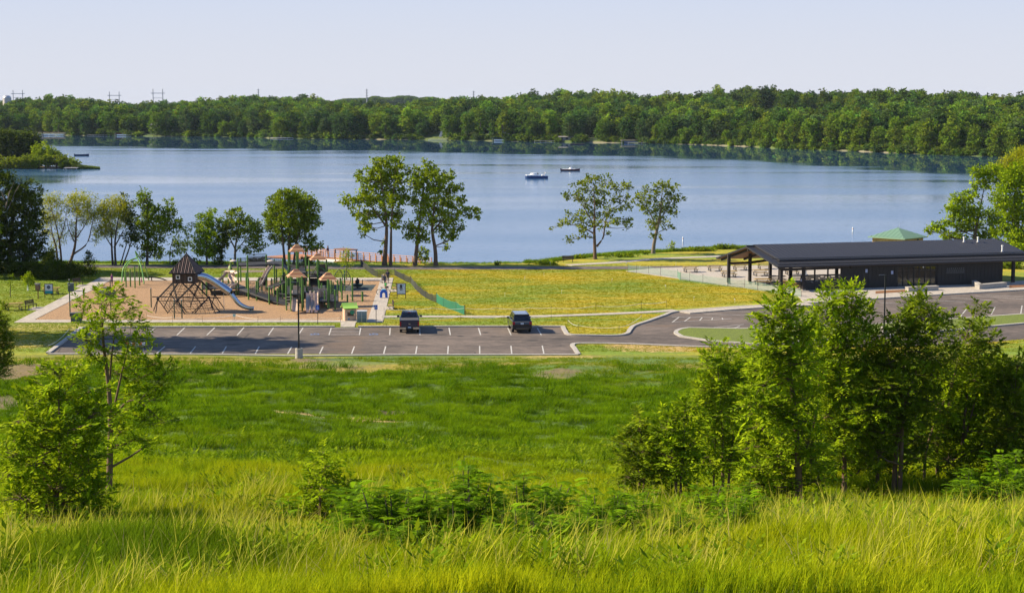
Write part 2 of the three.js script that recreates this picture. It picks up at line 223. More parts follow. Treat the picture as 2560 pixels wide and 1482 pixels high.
{
  const S = 1024, marks = []; const R = rng(44); for (let k = 0; k < 26; k++) { const g = gp(250 + R() * 1150, 822 + R() * 60); marks.push([g.x, -g.z, .3 + R() * .8, .2 + R() * .5, -.25 - R() * .25]); } for (let k = 0; k < 9; k++) { const g = gp(830 + R() * 70, 840 + R() * 40); marks.push([g.x, -g.z, .8 + R(), 1 + R() * 1.5, .3]); } for (const [x, y] of [[860, 880], [850, 860], [880, 845], [1400, 822], [1200, 820], [640, 820], [950, 822], [440, 821], [1730, 800], [1650, 815]]) { const g = gp(x, y); marks.push([g.x, -g.z, 2.2, .8, .42]); }
  M.asphalt = M.asphalt.clone(); M.asphalt.map = tex(S, (u, v) => { const x = u * 160 - 60, d = v * 80 + 155, a = fbm(x * .06, d * .1, 4), b = fbm(x * .5, d * .7, 3); let k = 1 + a * .28 + b * .2 + (R0() - .5) * .2, w = 0; for (const m of marks) { const e = ((x - m[0]) / m[2]) ** 2 + ((d - m[1]) / m[3]) ** 2; if (e < 1.6) { const q = clamp(1.3 - e + b * .8, 0, 1); if (m[4] < 0) k *= 1 + m[4] * q; else w = Math.max(w, m[4] * q); } } const tyre = Math.abs(((d - 170.6 + n2(x * .03, 2) * .8) % 2.2)); if (d > 165 && d < 176) k *= tyre < .28 ? .9 : 1.03; const crack = Math.abs(n2(x * .11 + 3, d * .11)); if (crack < .006) k *= .6; return [lerp(205 * k, 232, w), lerp(205 * k, 205, w), lerp(205 * k, 168, w)]; }, true, 1024);
  M.asphalt.map.repeat.set(1 / 160, 1 / 80); M.asphalt.map.offset.set(60 / 160, -155 / 80);
}
const lot = struct('parking_lot', slab(lotShape, -.3, .012), M.asphalt, 'dark asphalt parking lot and access road below the hill', 'parking lot');
const marking = (name, a, b, w, m = M.paint) => { const t = b.clone().sub(a).setY(0).normalize(), n = V(-t.z, 0, t.x).multiplyScalar(w / 2); part(lot, name, slab([a.clone().add(n), b.clone().add(n), b.clone().sub(n), a.clone().sub(n)], .004, .017), m); };
{
  const nb = [[389, 885], [473, 885], [554, 885], [637, 885.5]], nt = [[411, 866], [488, 866], [565, 866], [647, 866.5]];
  for (let k = 0; k < 9; k++) { nb.push([717.5 + 80.3 * k, 886 - .1 * k]); nt.push([728.5 + 78.4 * k, 867 - .35 * k]); }
  nb.forEach((q, k) => { const a = gp(...q), b = gp(...nt[k]); marking('parking_line', a.lerp(b, .06), b, .12); });
  const ft = [[387, 819], [461, 819], [536, 819], [609, 819], [683, 819.5], [757, 819.5]], fb = [[366, 838], [441, 838], [516, 838], [592, 838], [670, 838], [745, 838]];
  for (let k = 0; k < 8; k++) { ft.push([827.5 + 73.7 * k, 820]); fb.push([822 + 75.9 * k, 837.5]); }
  ft.forEach((q, k) => marking('parking_line', gp(...q), gp(...fb[k]), .12));
  for (const y of [821, 829, 836.5]) marking('hatch_line', gp(826, y), gp(899, y), .1);
  for (const x of [787, 934]) { const g = gp(x, 836); part(lot, 'accessible_marking', merge([new THREE.TorusGeometry(.42, .09, 4, 16).rotateX(Math.PI / 2).scale(1, .08, 1).translate(g.x, .014, g.z), box(.5, .008, .14, g.x + .05, .014, g.z - .55), box(.14, .008, .6, g.x - .1, .0145, g.z - .4)]), M.bluePaint); }
  for (const [a, b] of [[[1681, 806], [1698, 793]], [[1712, 803], [1727, 793]], [[1750, 801], [1756, 794]], [[1780, 800], [1782, 795]], [[1808, 799], [1806, 795]]]) marking('parking_line', gp(...a), gp(...b), .12);
  for (const [a, b] of [[[1680, 805], [1830, 797]], [[1680, 792.5], [1800, 794]], [[1760, 785], [1870, 788]], [[1790, 778], [1880, 779]], [[1765, 821], [1860, 811]], [[1770, 822], [1850, 818]], [[1822, 826], [1850, 815]]]) marking('hatch_line', gp(...a), gp(...b), .11);
  for (const [a, b] of [[[2400, 795], [2418, 772]], [[2480, 786], [2489, 768]], [[2553, 787], [2557, 764]], [[2070, 818], [2095, 807]], [[2230, 805], [2262, 790]]]) marking('parking_line', gp(...a), gp(...b), .12);
  for (const [a, b] of [[[2300, 749], [2415, 755]], [[2380, 744], [2480, 751]], [[2440, 740], [2560, 748]], [[2460, 737], [2560, 742]], [[2200, 757], [2270, 760]]]) marking('hatch_line', gp(...a), gp(...b), .11);
}
const island = [...smoothLine([[1705, 843], [1690, 833], [1702, 825], [1722, 821.5]], 5), ...poly([[1850, 824], [2000, 819], [2200, 812], [2364, 801], [2560, 787], [2760, 776], [2760, 797], [2560, 810], [2364, 828], [2100, 850], [1890, 862], [1780, 854]])];
struct('traffic_island', slab(island, -.1, .13), new THREE.MeshStandardMaterial({ color: lin(.17, .225, .010), map: rep(TX.grain, .4), roughness: 1 }), 'long grassy island between the two lanes of the road', 'island');
const kerbs = [
  [[[119, 884], [203, 820]].map((q) => gp(...q)), 'left end of the lot'], [poly([[203, 820], [520, 818.5], [836, 818]]), 'lot below the playground'], [poly([[895, 818], [1150, 817.5], [1407, 817.5]]), 'lot where the two vehicles are parked'], [smoothLine(inlet.slice(0, 12), 6), 'curve beside the yellow lawn'], [smoothLine(inlet.slice(11), 4), 'upper lot in front of the dark pavilion'],
  [smoothLine([[1446, 886.5], [1436, 871], [1431, 863], [1440, 859.5], [1500, 859], [1560, 860], [1737, 867], [1900, 872]], 5), 'field side at the right end of the lot'], [poly([[119, 886], [500, 886.5], [740, 891], [1000, 888], [1446, 887.5]]), 'grass along the near edge of the lot'], [[...island.slice(0, 18), ...poly([[1850, 824], [2200, 812], [2560, 787]])], 'tip and far side of the road island'], [poly([[2760, 797], [2560, 810], [2364, 828], [2100, 850], [1890, 862], [1780, 854], [1705, 843]]), 'near side of the road island'],
];
kerbs.forEach(([line, where], i) => struct('kerb', ribbon(line, -.22, .22, -.05, i === 5 || i === 6 ? .1 : .15), M.kerb, 'pale concrete kerb along the ' + where, 'kerb'));
const outer = poly([[33, 807], [249, 694], [983, 695], [957, 806], [889, 806], [886, 818], [851, 818], [851, 806]]), inner = poly([[84, 800], [274, 702], [950, 702], [919, 801], [851, 801]]);
struct('sidewalk', slab(outer, -.1, .05, [inner]), M.concrete, 'pale concrete walk framing the playground', 'sidewalk');
struct('playground_surface', slab(inner.map((q) => q.clone()), -.1, .02), M.mulch, 'tan wood chip surface filling the playground', 'playground surface');
struct('rubber_mat', slab(poly([[790, 714], [940, 712], [928, 727], [780, 729]]), -.05, .028), mat(.045, .07, .07, .9, 0, { map: rep(TX.grain, .5) }), 'dark grey green rubber mat by the spinner', 'mat');
struct('footpath', ribbon(smoothLine([[958, 792], [1100, 792], [1331, 791.5], [1480, 787], [1604, 781.5], [1666, 778], [1690, 776]], 4), -.7, .7, -.1, .06), M.concrete, 'narrow concrete footpath between lawn and lot', 'footpath');
struct('sidewalk', ribbon(smoothLine([[1690, 779], [1854, 766], [2011, 758.5]], 4).map((q) => q), .25, 2.6, -.1, .13), M.concrete, 'concrete walk rising along the kerb to the pavilion', 'sidewalk');
struct('plaza', slab(poly([[1566, 678], [1640, 671], [1840, 665], [2010, 661], [2200, 668], [2200, 741], [2006, 740], [1818, 714], [1702, 698]]), -.1, .06), M.concrete, 'pale concrete picnic plaza beside and under the pavilion roof', 'plaza');
struct('forecourt', slab(poly([[1995, 740], [2011, 759], [2296, 740.5], [2560, 725], [2760, 714], [2760, 690], [2500, 707], [2250, 718], [2100, 726]]), -.1, .10), M.concrete, 'concrete forecourt along the front of the pavilion', 'forecourt');
struct('planting_bed', slab(poly([[2190, 736], [2270, 731], [2270, 726], [2190, 730]]), 0, .125), mat(.3, .17, .07, 1, 0, { map: rep(TX.mulch, .4) }), 'strip of brown wood mulch before the pavilion entrance', 'planting bed');
struct('planting_bed', slab(poly([[2525, 722], [2600, 717], [2600, 712], [2525, 715]]), 0, .125), mat(.3, .17, .07, 1, 0, { map: rep(TX.mulch, .4) }), 'strip of brown mulch right of the concrete block seats', 'planting bed');
struct('shore_path', ribbon(smoothLine([[-200, 662], [300, 666], [700, 668], [1000, 670], [1300, 670], [1500, 669.5], [1700, 668.5], [1850, 668]], 4), -2, 2.2, -.1, .03), M.path, 'grey asphalt path running along the lake shore', 'path');
struct('shore_walk', ribbon(smoothLine([[1420, 663], [1540, 656], [1650, 647], [1760, 642.5], [1860, 638], [2000, 634]], 4), -1, 1, -.1, .04), M.concrete, 'pale concrete walk branching off toward the point', 'path');
struct('shore_bed', slab(poly([[560, 676], [660, 675], [660, 681], [555, 682]]), -.05, .025), mat(.2, .16, .13, .95), 'short grey paved pad behind the curved slides', 'pad');
struct('bench_pad', slab(poly([[66, 776], [84, 768], [108, 768], [90, 776]]), -.05, .05), M.concrete, 'small concrete pad under the left bench', 'pad');
struct('bench_pad', slab(poly([[187, 718], [197, 712], [214, 712], [203, 719]]), -.05, .05), M.concrete, 'small concrete pad under the bench by the grey bin', 'pad');
struct('bench_pad', slab(poly([[963, 774], [966, 767], [985, 767], [983, 774]]), -.05, .05), M.concrete, 'small concrete pad under the bench below the easel sign', 'pad');
struct('bench_pad', slab(poly([[975, 730], [977, 724], [996, 724], [994, 730]]), -.05, .05), M.concrete, 'small concrete pad under the bench left of the easel sign', 'pad');

const inPoly = (pts, x, d) => { let c = false; for (let i = 0, j = pts.length - 1; i < pts.length; j = i++) { const a = pts[i], b = pts[j]; if ((-a.z > d) !== (-b.z > d) && x < (b.x - a.x) * (d + a.z) / (-b.z + a.z) + a.x) c = !c; } return c; };
const pavedAreas = [lotShape, outer, poly([[1566, 678], [1640, 671], [1840, 665], [2010, 661], [2200, 668], [2200, 741], [2006, 740], [1818, 714], [1702, 698]]), poly([[1995, 740], [2011, 759], [2296, 740.5], [2560, 725], [2760, 714], [2760, 660], [2200, 660]]), poly([[-200, 662], [1850, 664.5], [1850, 671.5], [1000, 673.5], [-200, 668]]), poly([[958, 789.5], [1331, 789], [1604, 779], [1690, 773], [1854, 759], [2011, 750], [2011, 763], [1690, 783], [1604, 784], [1331, 794], [958, 794]])];
const onPaving = (x, d) => pavedAreas.some((p) => inPoly(p, x, d));

// ---------- trees ----------
const rv = (R, s = 1) => { let x, y, z, l; do { x = R() * 2 - 1; y = R() * 2 - 1; z = R() * 2 - 1; l = x * x + y * y + z * z; } while (l > 1 || l < .01); l = s / Math.sqrt(l); return V(x * l, y * l, z * l); };
const T1 = V(), T2 = V(), T3 = V();
// leaves of one lobe of a crown: clumps through an ellipsoid, more of them toward its outside, some missing
function lobeLeaves(gb, R, c, rx, ry, rz, o) {
  const { len, wid, cols, cover = .9, clump = 14, spread = .34, droop = .15, gap = .25 } = o, rr = Math.pow(rx * ry * rz, 1 / 3);
  const n = Math.max(2, Math.round(cover * 12.6 * rr * rr / (len * wid * .5) / clump)), ends = [], ph = R() * 50;
  for (let k = 0; k < n; k++) {
    const u = rv(R), rad = Math.pow(R(), .45) * (1 + .22 * n3(u.x * 1.7 + ph, u.y * 1.7, u.z * 1.7)), p = V(c.x + u.x * rx * rad, c.y + u.y * ry * rad, c.z + u.z * rz * rad);
    if (n3(p.x * 1.1 / Math.max(.6, rr) + ph, p.y * 1.1 / Math.max(.6, rr), p.z * 1.1 / Math.max(.6, rr)) < -1 + gap * 2 * .75) continue;
    ends.push(p); const base = cols[Math.floor(R() * cols.length)], tone = .78 + R() * .44, sg = spread * (.7 + R() * .6) * Math.min(1.2, .55 + rr * .45);
    for (let j = 0; j < clump; j++) {
      T1.set((R() + R() + R() - 1.5) * sg * 1.3, (R() + R() + R() - 1.5) * sg, (R() + R() + R() - 1.5) * sg * 1.3).add(p);
      T2.copy(u).multiplyScalar(.8).add(rv(R, .9)); T2.y -= droop; T2.normalize(); T3.copy(rv(R, .9)); T3.y += .75; T3.cross(T2).normalize();
      const k2 = tone * (.85 + R() * .3), s = .7 + R() * .6; gb.leaf(T1, T2, T3, len * s, wid * s, [base[0] * k2, base[1] * k2, base[2] * k2]);
    }
  }
  return ends;
}
// leafy twigs: leaves stand in two ranks along short shoots that grow out and up from a bough
function sprayLeaves(gb, R, c, rx, ry, rz, o, twigs) {
  const { len, wid, cols, cover = .9, gap = .25, shoot = .5 } = o, rr = Math.pow(rx * ry * rz, 1 / 3), per = 11, n = Math.max(3, Math.round(cover * 12.6 * rr * rr / (len * wid * .5) / per)), ph = R() * 50, ends = [], p = V(), q = V(), up = V();
  for (let k = 0; k < n; k++) {
    const u = rv(R), rad = Math.pow(R(), .5), o0 = V(c.x + u.x * rx * rad, c.y + u.y * ry * rad, c.z + u.z * rz * rad);
    if (n3(o0.x * 1.3 + ph, o0.y * 1.3, o0.z * 1.3) < -1 + gap * 1.5) continue;
    const dir = u.clone().multiplyScalar(.9).add(rv(R, .55)); dir.y += .35 + R() * .3; dir.normalize(); const L = shoot * (.6 + R() * .7), side = V(dir.z, 0, -dir.x).add(rv(R, .25)).normalize(), base = cols[Math.floor(R() * cols.length)], tone = .75 + R() * .5; ends.push(o0);
    for (let j = 0; j < per; j++) {
      const t = (j + .4) / per, s = j % 2 ? 1 : -1; p.copy(o0).addScaledVector(dir, L * (t - .25)); p.y -= L * .3 * t * t; q.copy(side).multiplyScalar(s * (j === per - 1 ? .15 : 1)).addScaledVector(dir, .55 + t * .5).add(rv(R, .3)); q.y -= .18; q.normalize();
      up.copy(rv(R, .45)); up.y += 1; T3.copy(up).cross(q).normalize(); const k2 = tone * (.85 + R() * .3), z = (.75 + R() * .5) * (.75 + .5 * Math.sin(t * 3)); gb.leaf(p, q, T3, len * z, wid * z, [base[0] * k2, base[1] * k2, base[2] * k2]);
    }
    if (twigs && k % 5 === 0) twigs.tube([c.clone().lerp(o0, .25), o0, p.clone()], [.011, .007, .003], 3);
  }
  return ends;
}
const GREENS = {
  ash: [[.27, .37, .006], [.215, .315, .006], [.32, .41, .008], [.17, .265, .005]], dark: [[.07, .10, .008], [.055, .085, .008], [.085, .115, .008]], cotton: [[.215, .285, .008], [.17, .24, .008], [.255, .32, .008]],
  willow: [[.38, .38, .012], [.32, .34, .012], [.42, .40, .012], [.26, .30, .012]], oak: [[.18, .225, .010], [.13, .175, .009], [.21, .245, .011]], mid: [[.16, .225, .007], [.125, .185, .007], [.2, .26, .008]], sumac: [[.15, .275, .005], [.18, .31, .005], [.12, .23, .005]], light: [[.25, .32, .007], [.29, .36, .008], [.21, .295, .007]],
};
// a tree seen in the photograph: trunks and lobes are given where the picture shows them, in photo pixels, and built at the tree's own distance
function tree(o) {
  const R = rng(o.seed ?? Math.round(o.base[0] * 7 + o.base[1])), b = o.at ?? tp(...o.base), d = -b.z, s = d / F, g = thing(o.name, o.label, o.cat ?? 'tree', b, 0, o.group);
  const loc = (px, py, dz = 0) => atDepth(px, py, d - dz).sub(b), wood = new GB(), twigs = new GB(), crown = new GB(), nodes = [], q = o.dz ?? .5;
  let w = 0; for (const l of o.lobes) w = Math.max(w, Math.abs(l[0] - o.base[0]) + l[2]); w *= s;
  (o.trunks ?? []).forEach((t, ti) => { const z0 = (R() - .5) * .4 * (ti ? 1 : 0), zt = (R() - .5) * w * .4; const pts = new THREE.CatmullRomCurve3(t.map(([x, y], i) => loc(x, y, z0 + zt * i / t.length).add(V(0, i ? 0 : -.25, 0)))).getPoints(10); const r = pts.map((_, i) => { const f = i / 10 * (t.length - 1), a = Math.floor(Math.min(f, t.length - 1.001)); return lerp(t[a][2], t[a + 1][2], f - a); }); r[0] *= 1.35; wood.tube(pts, r, 8); pts.forEach((p, i) => nodes.push([p, r[i]])); });
  for (const l of o.lobes) {
    const c = loc(l[0], l[1], l[4] !== undefined ? l[4] : (R() - .5) * 2 * q * w * .6), gw = o.grow ?? 1.12, rx = l[2] * s * gw, ry = l[3] * s * gw, rz = (rx + ry) / 2;
    const ends = (o.spray ? sprayLeaves : lobeLeaves)(crown, R, c, rx, ry, rz, { cols: GREENS[o.green ?? 'mid'], ...o.leaf }, twigs);
    if (nodes.length) {
      let best = null, bd = 1e9; for (const n of nodes) { const dy = c.y - n[0].y, dd = n[0].distanceTo(c) + (dy < 0 ? -dy * 2 : Math.abs(dy - n[0].distanceTo(c) * .55) * .5); if (dd < bd) { bd = dd; best = n; } }
      const m = best[0].clone().lerp(c, .5).add(V(0, -.06 * bd, 0)).add(rv(R, .05 * bd)), r = Math.min(best[1] * .6, .018 * best[0].distanceTo(c) + .02);
      wood.tube([best[0], m, c], [r, r * .75, r * .4], 5);
      for (let k = 0; k < ends.length; k += Math.max(1, Math.floor(ends.length / (o.twigs ?? 14)))) twigs.tube([c.clone().lerp(m, R() * .5), c.clone().lerp(ends[k], .6).add(rv(R, .06 * rx)), ends[k]], [r * .4, r * .28, r * .12], 3);
    }
  }
  const bm = o.bark ?? M.bark;
  if (wood.p.length) part(g, 'trunk', wood.build(), bm);
  if (twigs.p.length) part(g, 'twigs', twigs.build(), bm).userData.kind = 'stuff';
  part(g, 'crown', crown.build(), M.leaf).userData.kind = 'stuff';
  return g;
}
const SH = 'trees along the near lake shore';
const lf = (len, wid, x = {}) => ({ len, wid, ...x });
// shore trees, left to right
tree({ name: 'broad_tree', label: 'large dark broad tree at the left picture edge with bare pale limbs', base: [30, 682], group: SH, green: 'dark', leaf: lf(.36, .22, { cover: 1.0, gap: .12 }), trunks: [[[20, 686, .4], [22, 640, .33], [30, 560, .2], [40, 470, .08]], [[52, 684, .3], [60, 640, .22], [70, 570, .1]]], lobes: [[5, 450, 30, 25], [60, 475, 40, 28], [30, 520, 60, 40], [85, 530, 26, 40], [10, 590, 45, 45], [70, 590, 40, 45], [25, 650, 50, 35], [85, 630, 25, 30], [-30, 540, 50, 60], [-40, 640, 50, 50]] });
{ const b = tp(24, 684), g = thing('dead_branch', 'pair of bare pale dead limbs rising from the dark left tree', 'branch', b), wood = new GB(), L = (x, y) => atDepth(x, y, -b.z - 3).sub(b); wood.tube([L(12, 520), L(22, 480), L(34, 455)], [.09, .07, .03], 5); wood.tube([L(20, 520), L(36, 480), L(47, 462)], [.08, .06, .03], 5); wood.tube([L(10, 500), L(3, 480), L(-4, 474)], [.07, .05, .03], 5); part(g, 'limb', wood.build(), M.barkPale); }
tree({ name: 'willow_tree', label: 'left yellow green willow with forked leaning trunks', base: [147, 662], group: SH, green: 'willow', bark: M.barkBrown, leaf: lf(.42, .09, { cover: .5, spread: .5, droop: .5, clump: 18, gap: .18 }), trunks: [[[142, 664, .16], [140, 625, .13], [128, 580, .08], [124, 540, .04]], [[153, 664, .17], [148, 610, .13], [138, 560, .09], [126, 520, .04]], [[146, 600, .08], [160, 560, .06], [166, 525, .03]]], lobes: [[122, 495, 14, 16], [138, 500, 16, 18], [125, 525, 19, 20], [140, 545, 17, 22], [112, 575, 12, 14], [136, 605, 9, 22], [154, 585, 9, 20], [118, 550, 11, 14]] });
tree({ name: 'willow_tree', label: 'round yellow topped willow with a long low right limb', base: [170, 663], group: SH, green: 'willow', bark: M.barkBrown, leaf: lf(.42, .09, { cover: .5, spread: .5, droop: .5, clump: 18, gap: .2 }), trunks: [[[170, 664, .24], [186, 615, .18], [189, 560, .11], [196, 510, .04]], [[180, 632, .13], [215, 610, .1], [228, 565, .06], [236, 530, .03]], [[184, 600, .08], [170, 570, .06], [164, 545, .03]], [[190, 590, .08], [212, 560, .06], [222, 530, .03]]], lobes: [[180, 498, 18, 16], [202, 492, 22, 16], [220, 505, 18, 18], [186, 520, 20, 16], [212, 525, 22, 18], [168, 515, 12, 14], [230, 535, 14, 18], [182, 588, 11, 14], [178, 560, 9, 12], [244, 580, 12, 14], [236, 600, 9, 8], [206, 550, 14, 14]] });
tree({ name: 'willow_tree', label: 'dense willow with yellow crown and clustered upright trunks', base: [284, 662], group: SH, green: 'willow', leaf: lf(.42, .09, { cover: .7, spread: .5, droop: .5, clump: 18, gap: .12 }), trunks: [[[281, 664, .17], [278, 620, .14], [276, 570, .08], [262, 520, .03]], [[288, 664, .17], [286, 610, .14], [292, 560, .08], [300, 515, .03]], [[284, 615, .1], [310, 570, .06], [322, 540, .03]], [[280, 615, .09], [255, 580, .06], [244, 560, .03]]], lobes: [[262, 512, 16, 14], [284, 505, 22, 14], [304, 515, 18, 18], [252, 540, 18, 18], [278, 535, 26, 18], [302, 548, 22, 18], [266, 565, 20, 16], [250, 570, 14, 16], [318, 535, 12, 18], [286, 575, 18, 12]] });
tree({ name: 'leaning_tree', label: 'dark tree with two thin trunks leaning right behind the green arch', base: [302, 662], group: SH, green: 'dark', leaf: lf(.36, .2, { cover: .7 }), trunks: [[[298, 664, .1], [312, 620, .08], [326, 580, .04]], [[304, 664, .12], [322, 620, .09], [334, 575, .05]]], lobes: [[312, 500, 14, 14], [318, 530, 16, 20], [330, 560, 16, 20], [326, 590, 16, 16], [310, 600, 10, 12], [344, 600, 12, 16]] });
tree({ name: 'tall_shore_tree', label: 'tall uneven green tree behind the green climbing arch', base: [365, 662], group: SH, green: 'mid', leaf: lf(.36, .22, { cover: .9 }), trunks: [[[366, 664, .22], [368, 600, .17], [368, 540, .1], [364, 490, .04]], [[372, 640, .1], [400, 590, .06], [420, 550, .03]]], lobes: [[362, 488, 16, 14], [354, 508, 16, 14], [374, 512, 20, 16], [384, 535, 26, 18], [360, 545, 22, 20], [392, 560, 22, 18], [358, 580, 26, 24], [384, 600, 24, 22], [362, 625, 24, 18], [390, 635, 18, 12], [418, 512, 12, 14], [424, 540, 20, 18], [414, 570, 22, 16], [440, 560, 14, 16], [405, 545, 14, 14]] });
tree({ name: 'sapling_tree', label: 'small pale green sapling with drooping layers above the tower roof', base: [424, 660], group: SH, green: 'light', leaf: lf(.34, .16, { cover: .6, droop: .4 }), trunks: [[[424, 662, .08], [425, 620, .06], [440, 585, .04], [458, 570, .02]]], lobes: [[446, 615, 20, 14], [468, 610, 18, 12], [430, 628, 12, 12], [470, 568, 14, 8], [452, 575, 14, 8], [474, 590, 12, 6], [440, 598, 12, 9]] });
tree({ name: 'column_tree', label: 'upright bright green tree right of the tower roof', base: [516, 662], group: SH, green: 'ash', leaf: lf(.34, .2, { cover: 1.0 }), trunks: [[[516, 664, .16], [516, 610, .12], [518, 560, .06], [522, 530, .02]]], lobes: [[526, 532, 12, 12], [512, 546, 18, 14], [530, 556, 16, 14], [500, 566, 14, 14], [518, 578, 24, 16], [534, 592, 18, 16], [502, 598, 18, 18], [520, 614, 26, 16], [496, 626, 14, 12], [536, 628, 16, 12], [516, 636, 20, 10]] });
tree({ name: 'ivy_trunk_tree', label: 'slim dark ivy covered trunk between two shore trees', base: [552, 663], group: SH, green: 'dark', leaf: lf(.3, .2, { cover: 1.0, gap: .05 }), trunks: [[[552, 664, .16], [554, 620, .12], [558, 580, .05]]], lobes: [[552, 648, 9, 14], [553, 625, 9, 16], [556, 600, 12, 16], [562, 575, 14, 14]] });
tree({ name: 'spreading_tree', label: 'spreading tree with pale forked trunk behind the curved slides', base: [587, 660], group: SH, green: 'mid', bark: M.barkPale, leaf: lf(.36, .22, { cover: .85 }), trunks: [[[587, 662, .2], [587, 625, .16], [592, 590, .1], [600, 555, .04]], [[588, 620, .12], [572, 590, .08], [566, 560, .03]], [[588, 625, .1], [612, 600, .07], [632, 580, .03]]], lobes: [[590, 534, 16, 12], [574, 545, 18, 14], [606, 548, 18, 14], [558, 560, 16, 14], [590, 562, 24, 16], [620, 566, 18, 16], [570, 582, 20, 14], [602, 588, 22, 16], [640, 572, 20, 18], [634, 600, 20, 14], [556, 600, 14, 16], [624, 620, 20, 10], [652, 618, 14, 7], [644, 590, 14, 12]] });
tree({ name: 'round_tree', label: 'large round dense dark green tree behind the playground towers', base: [716, 662], group: SH, green: 'mid', leaf: lf(.34, .22, { cover: 1.15, gap: .08 }), trunks: [[[712, 664, .2], [706, 600, .15], [700, 540, .06]], [[722, 664, .24], [722, 600, .17], [728, 530, .06]], [[732, 664, .18], [742, 600, .13], [758, 550, .05]]], lobes: [[712, 490, 22, 16], [734, 488, 24, 16], [690, 508, 22, 20], [756, 504, 24, 18], [774, 525, 22, 22], [722, 520, 34, 26], [690, 540, 24, 24], [750, 545, 30, 24], [784, 552, 18, 18], [676, 560, 14, 16], [716, 565, 34, 22], [762, 576, 24, 16], [694, 590, 22, 16], [736, 598, 26, 16], [776, 592, 14, 12], [790, 616, 16, 8], [766, 614, 16, 9], [670, 540, 10, 16, -3]] });
tree({ name: 'cottonwood_tree', label: 'tall cottonwood with two close trunks left of the lake centre', base: [966, 664], group: SH, green: 'cotton', bark: M.barkBrown, leaf: lf(.36, .28, { cover: .95, gap: .2 }), trunks: [[[960, 666, .36], [964, 615, .29], [966, 560, .2], [958, 490, .1], [950, 430, .04]], [[976, 666, .22], [977, 610, .18], [978, 560, .13], [984, 480, .07], [988, 420, .03]], [[964, 560, .15], [930, 520, .09], [900, 500, .04]]], lobes: [[946, 408, 22, 14], [968, 404, 18, 14], [990, 404, 16, 14], [932, 425, 20, 14], [956, 432, 26, 18], [990, 430, 24, 18], [1004, 450, 18, 16], [900, 434, 12, 8], [893, 442, 10, 8], [906, 450, 10, 8], [940, 460, 30, 20], [975, 466, 30, 20], [912, 478, 16, 12], [866, 498, 16, 9], [885, 506, 20, 12], [910, 498, 24, 14], [938, 496, 28, 18], [972, 504, 30, 20], [1000, 490, 20, 18], [896, 530, 18, 12], [918, 536, 20, 14], [956, 534, 24, 14], [992, 532, 18, 16], [902, 560, 13, 14], [922, 566, 10, 14], [986, 558, 16, 12], [908, 584, 7, 8], [956, 606, 4, 9], [954, 625, 5, 5]] });
tree({ name: 'cottonwood_tree', label: 'tall cottonwood with splayed trunks and wide drooping right side', base: [1062, 664], group: SH, green: 'cotton', bark: M.barkBrown, leaf: lf(.36, .28, { cover: .95, gap: .18 }), trunks: [[[1036, 666, .32], [1042, 615, .26], [1047, 570, .19], [1054, 500, .1], [1060, 440, .04]], [[1089, 666, .32], [1088, 625, .27], [1080, 575, .2], [1086, 510, .1], [1090, 450, .04]], [[1080, 575, .14], [1108, 548, .09], [1140, 520, .04]]], lobes: [[1066, 412, 13, 13], [1036, 428, 14, 14], [1060, 436, 24, 16], [1088, 432, 20, 14], [1104, 446, 18, 14], [1128, 440, 12, 8], [1118, 456, 12, 10], [1034, 460, 20, 18], [1062, 470, 28, 20], [1096, 474, 28, 20], [1126, 478, 16, 14], [1148, 468, 10, 10], [1030, 496, 18, 14], [1060, 508, 28, 20], [1096, 510, 28, 20], [1132, 508, 24, 16], [1156, 502, 14, 10], [1164, 530, 18, 12], [1192, 528, 13, 8], [1182, 540, 12, 7], [1130, 540, 26, 16], [1060, 545, 24, 16], [1100, 550, 24, 16], [1030, 572, 20, 14], [1052, 578, 20, 14], [1024, 592, 14, 10], [1110, 576, 22, 13], [1140, 566, 16, 12], [1142, 590, 10, 9], [1126, 596, 12, 10], [1056, 600, 16, 10], [1056, 632, 12, 13], [1062, 645, 9, 10], [1114, 615, 7, 8]] });
tree({ name: 'oak_tree', label: 'wide open crowned oak on the grassy point', base: [1488, 648], group: SH, green: 'oak', bark: M.barkBrown, leaf: lf(.34, .26, { cover: .62, gap: .26, spread: .42 }), twigs: 20, trunks: [[[1488, 650, .28], [1487, 610, .23], [1486, 570, .18], [1487, 520, .09], [1484, 470, .03]], [[1492, 612, .15], [1508, 594, .12], [1513, 560, .09], [1528, 510, .04]], [[1486, 580, .12], [1452, 566, .08], [1412, 560, .03]], [[1486, 560, .11], [1464, 525, .07], [1440, 488, .03]], [[1487, 565, .1], [1520, 535, .07], [1556, 505, .03]], [[1488, 590, .07], [1460, 592, .05], [1430, 600, .02]]], lobes: [[1476, 450, 18, 9], [1498, 446, 16, 8], [1520, 452, 16, 10], [1458, 458, 14, 8], [1440, 470, 14, 8], [1422, 486, 12, 7], [1412, 494, 7, 5], [1446, 490, 18, 9], [1476, 476, 22, 12], [1506, 476, 20, 12], [1540, 470, 18, 10], [1562, 462, 14, 9], [1574, 474, 10, 8], [1464, 506, 22, 11], [1496, 506, 22, 12], [1532, 496, 22, 11], [1562, 496, 16, 10], [1574, 512, 13, 8], [1546, 522, 18, 9], [1480, 532, 22, 11], [1516, 530, 18, 10], [1448, 534, 16, 8], [1424, 534, 9, 6], [1428, 552, 18, 7], [1402, 556, 14, 6], [1388, 568, 10, 6], [1454, 556, 20, 9], [1480, 556, 18, 9], [1518, 554, 18, 8], [1546, 548, 16, 7], [1568, 546, 12, 7], [1562, 560, 10, 6], [1574, 568, 7, 5], [1456, 572, 18, 6], [1440, 590, 14, 5], [1424, 602, 9, 6], [1466, 588, 10, 6], [1504, 576, 9, 7], [1524, 584, 6, 4]] });
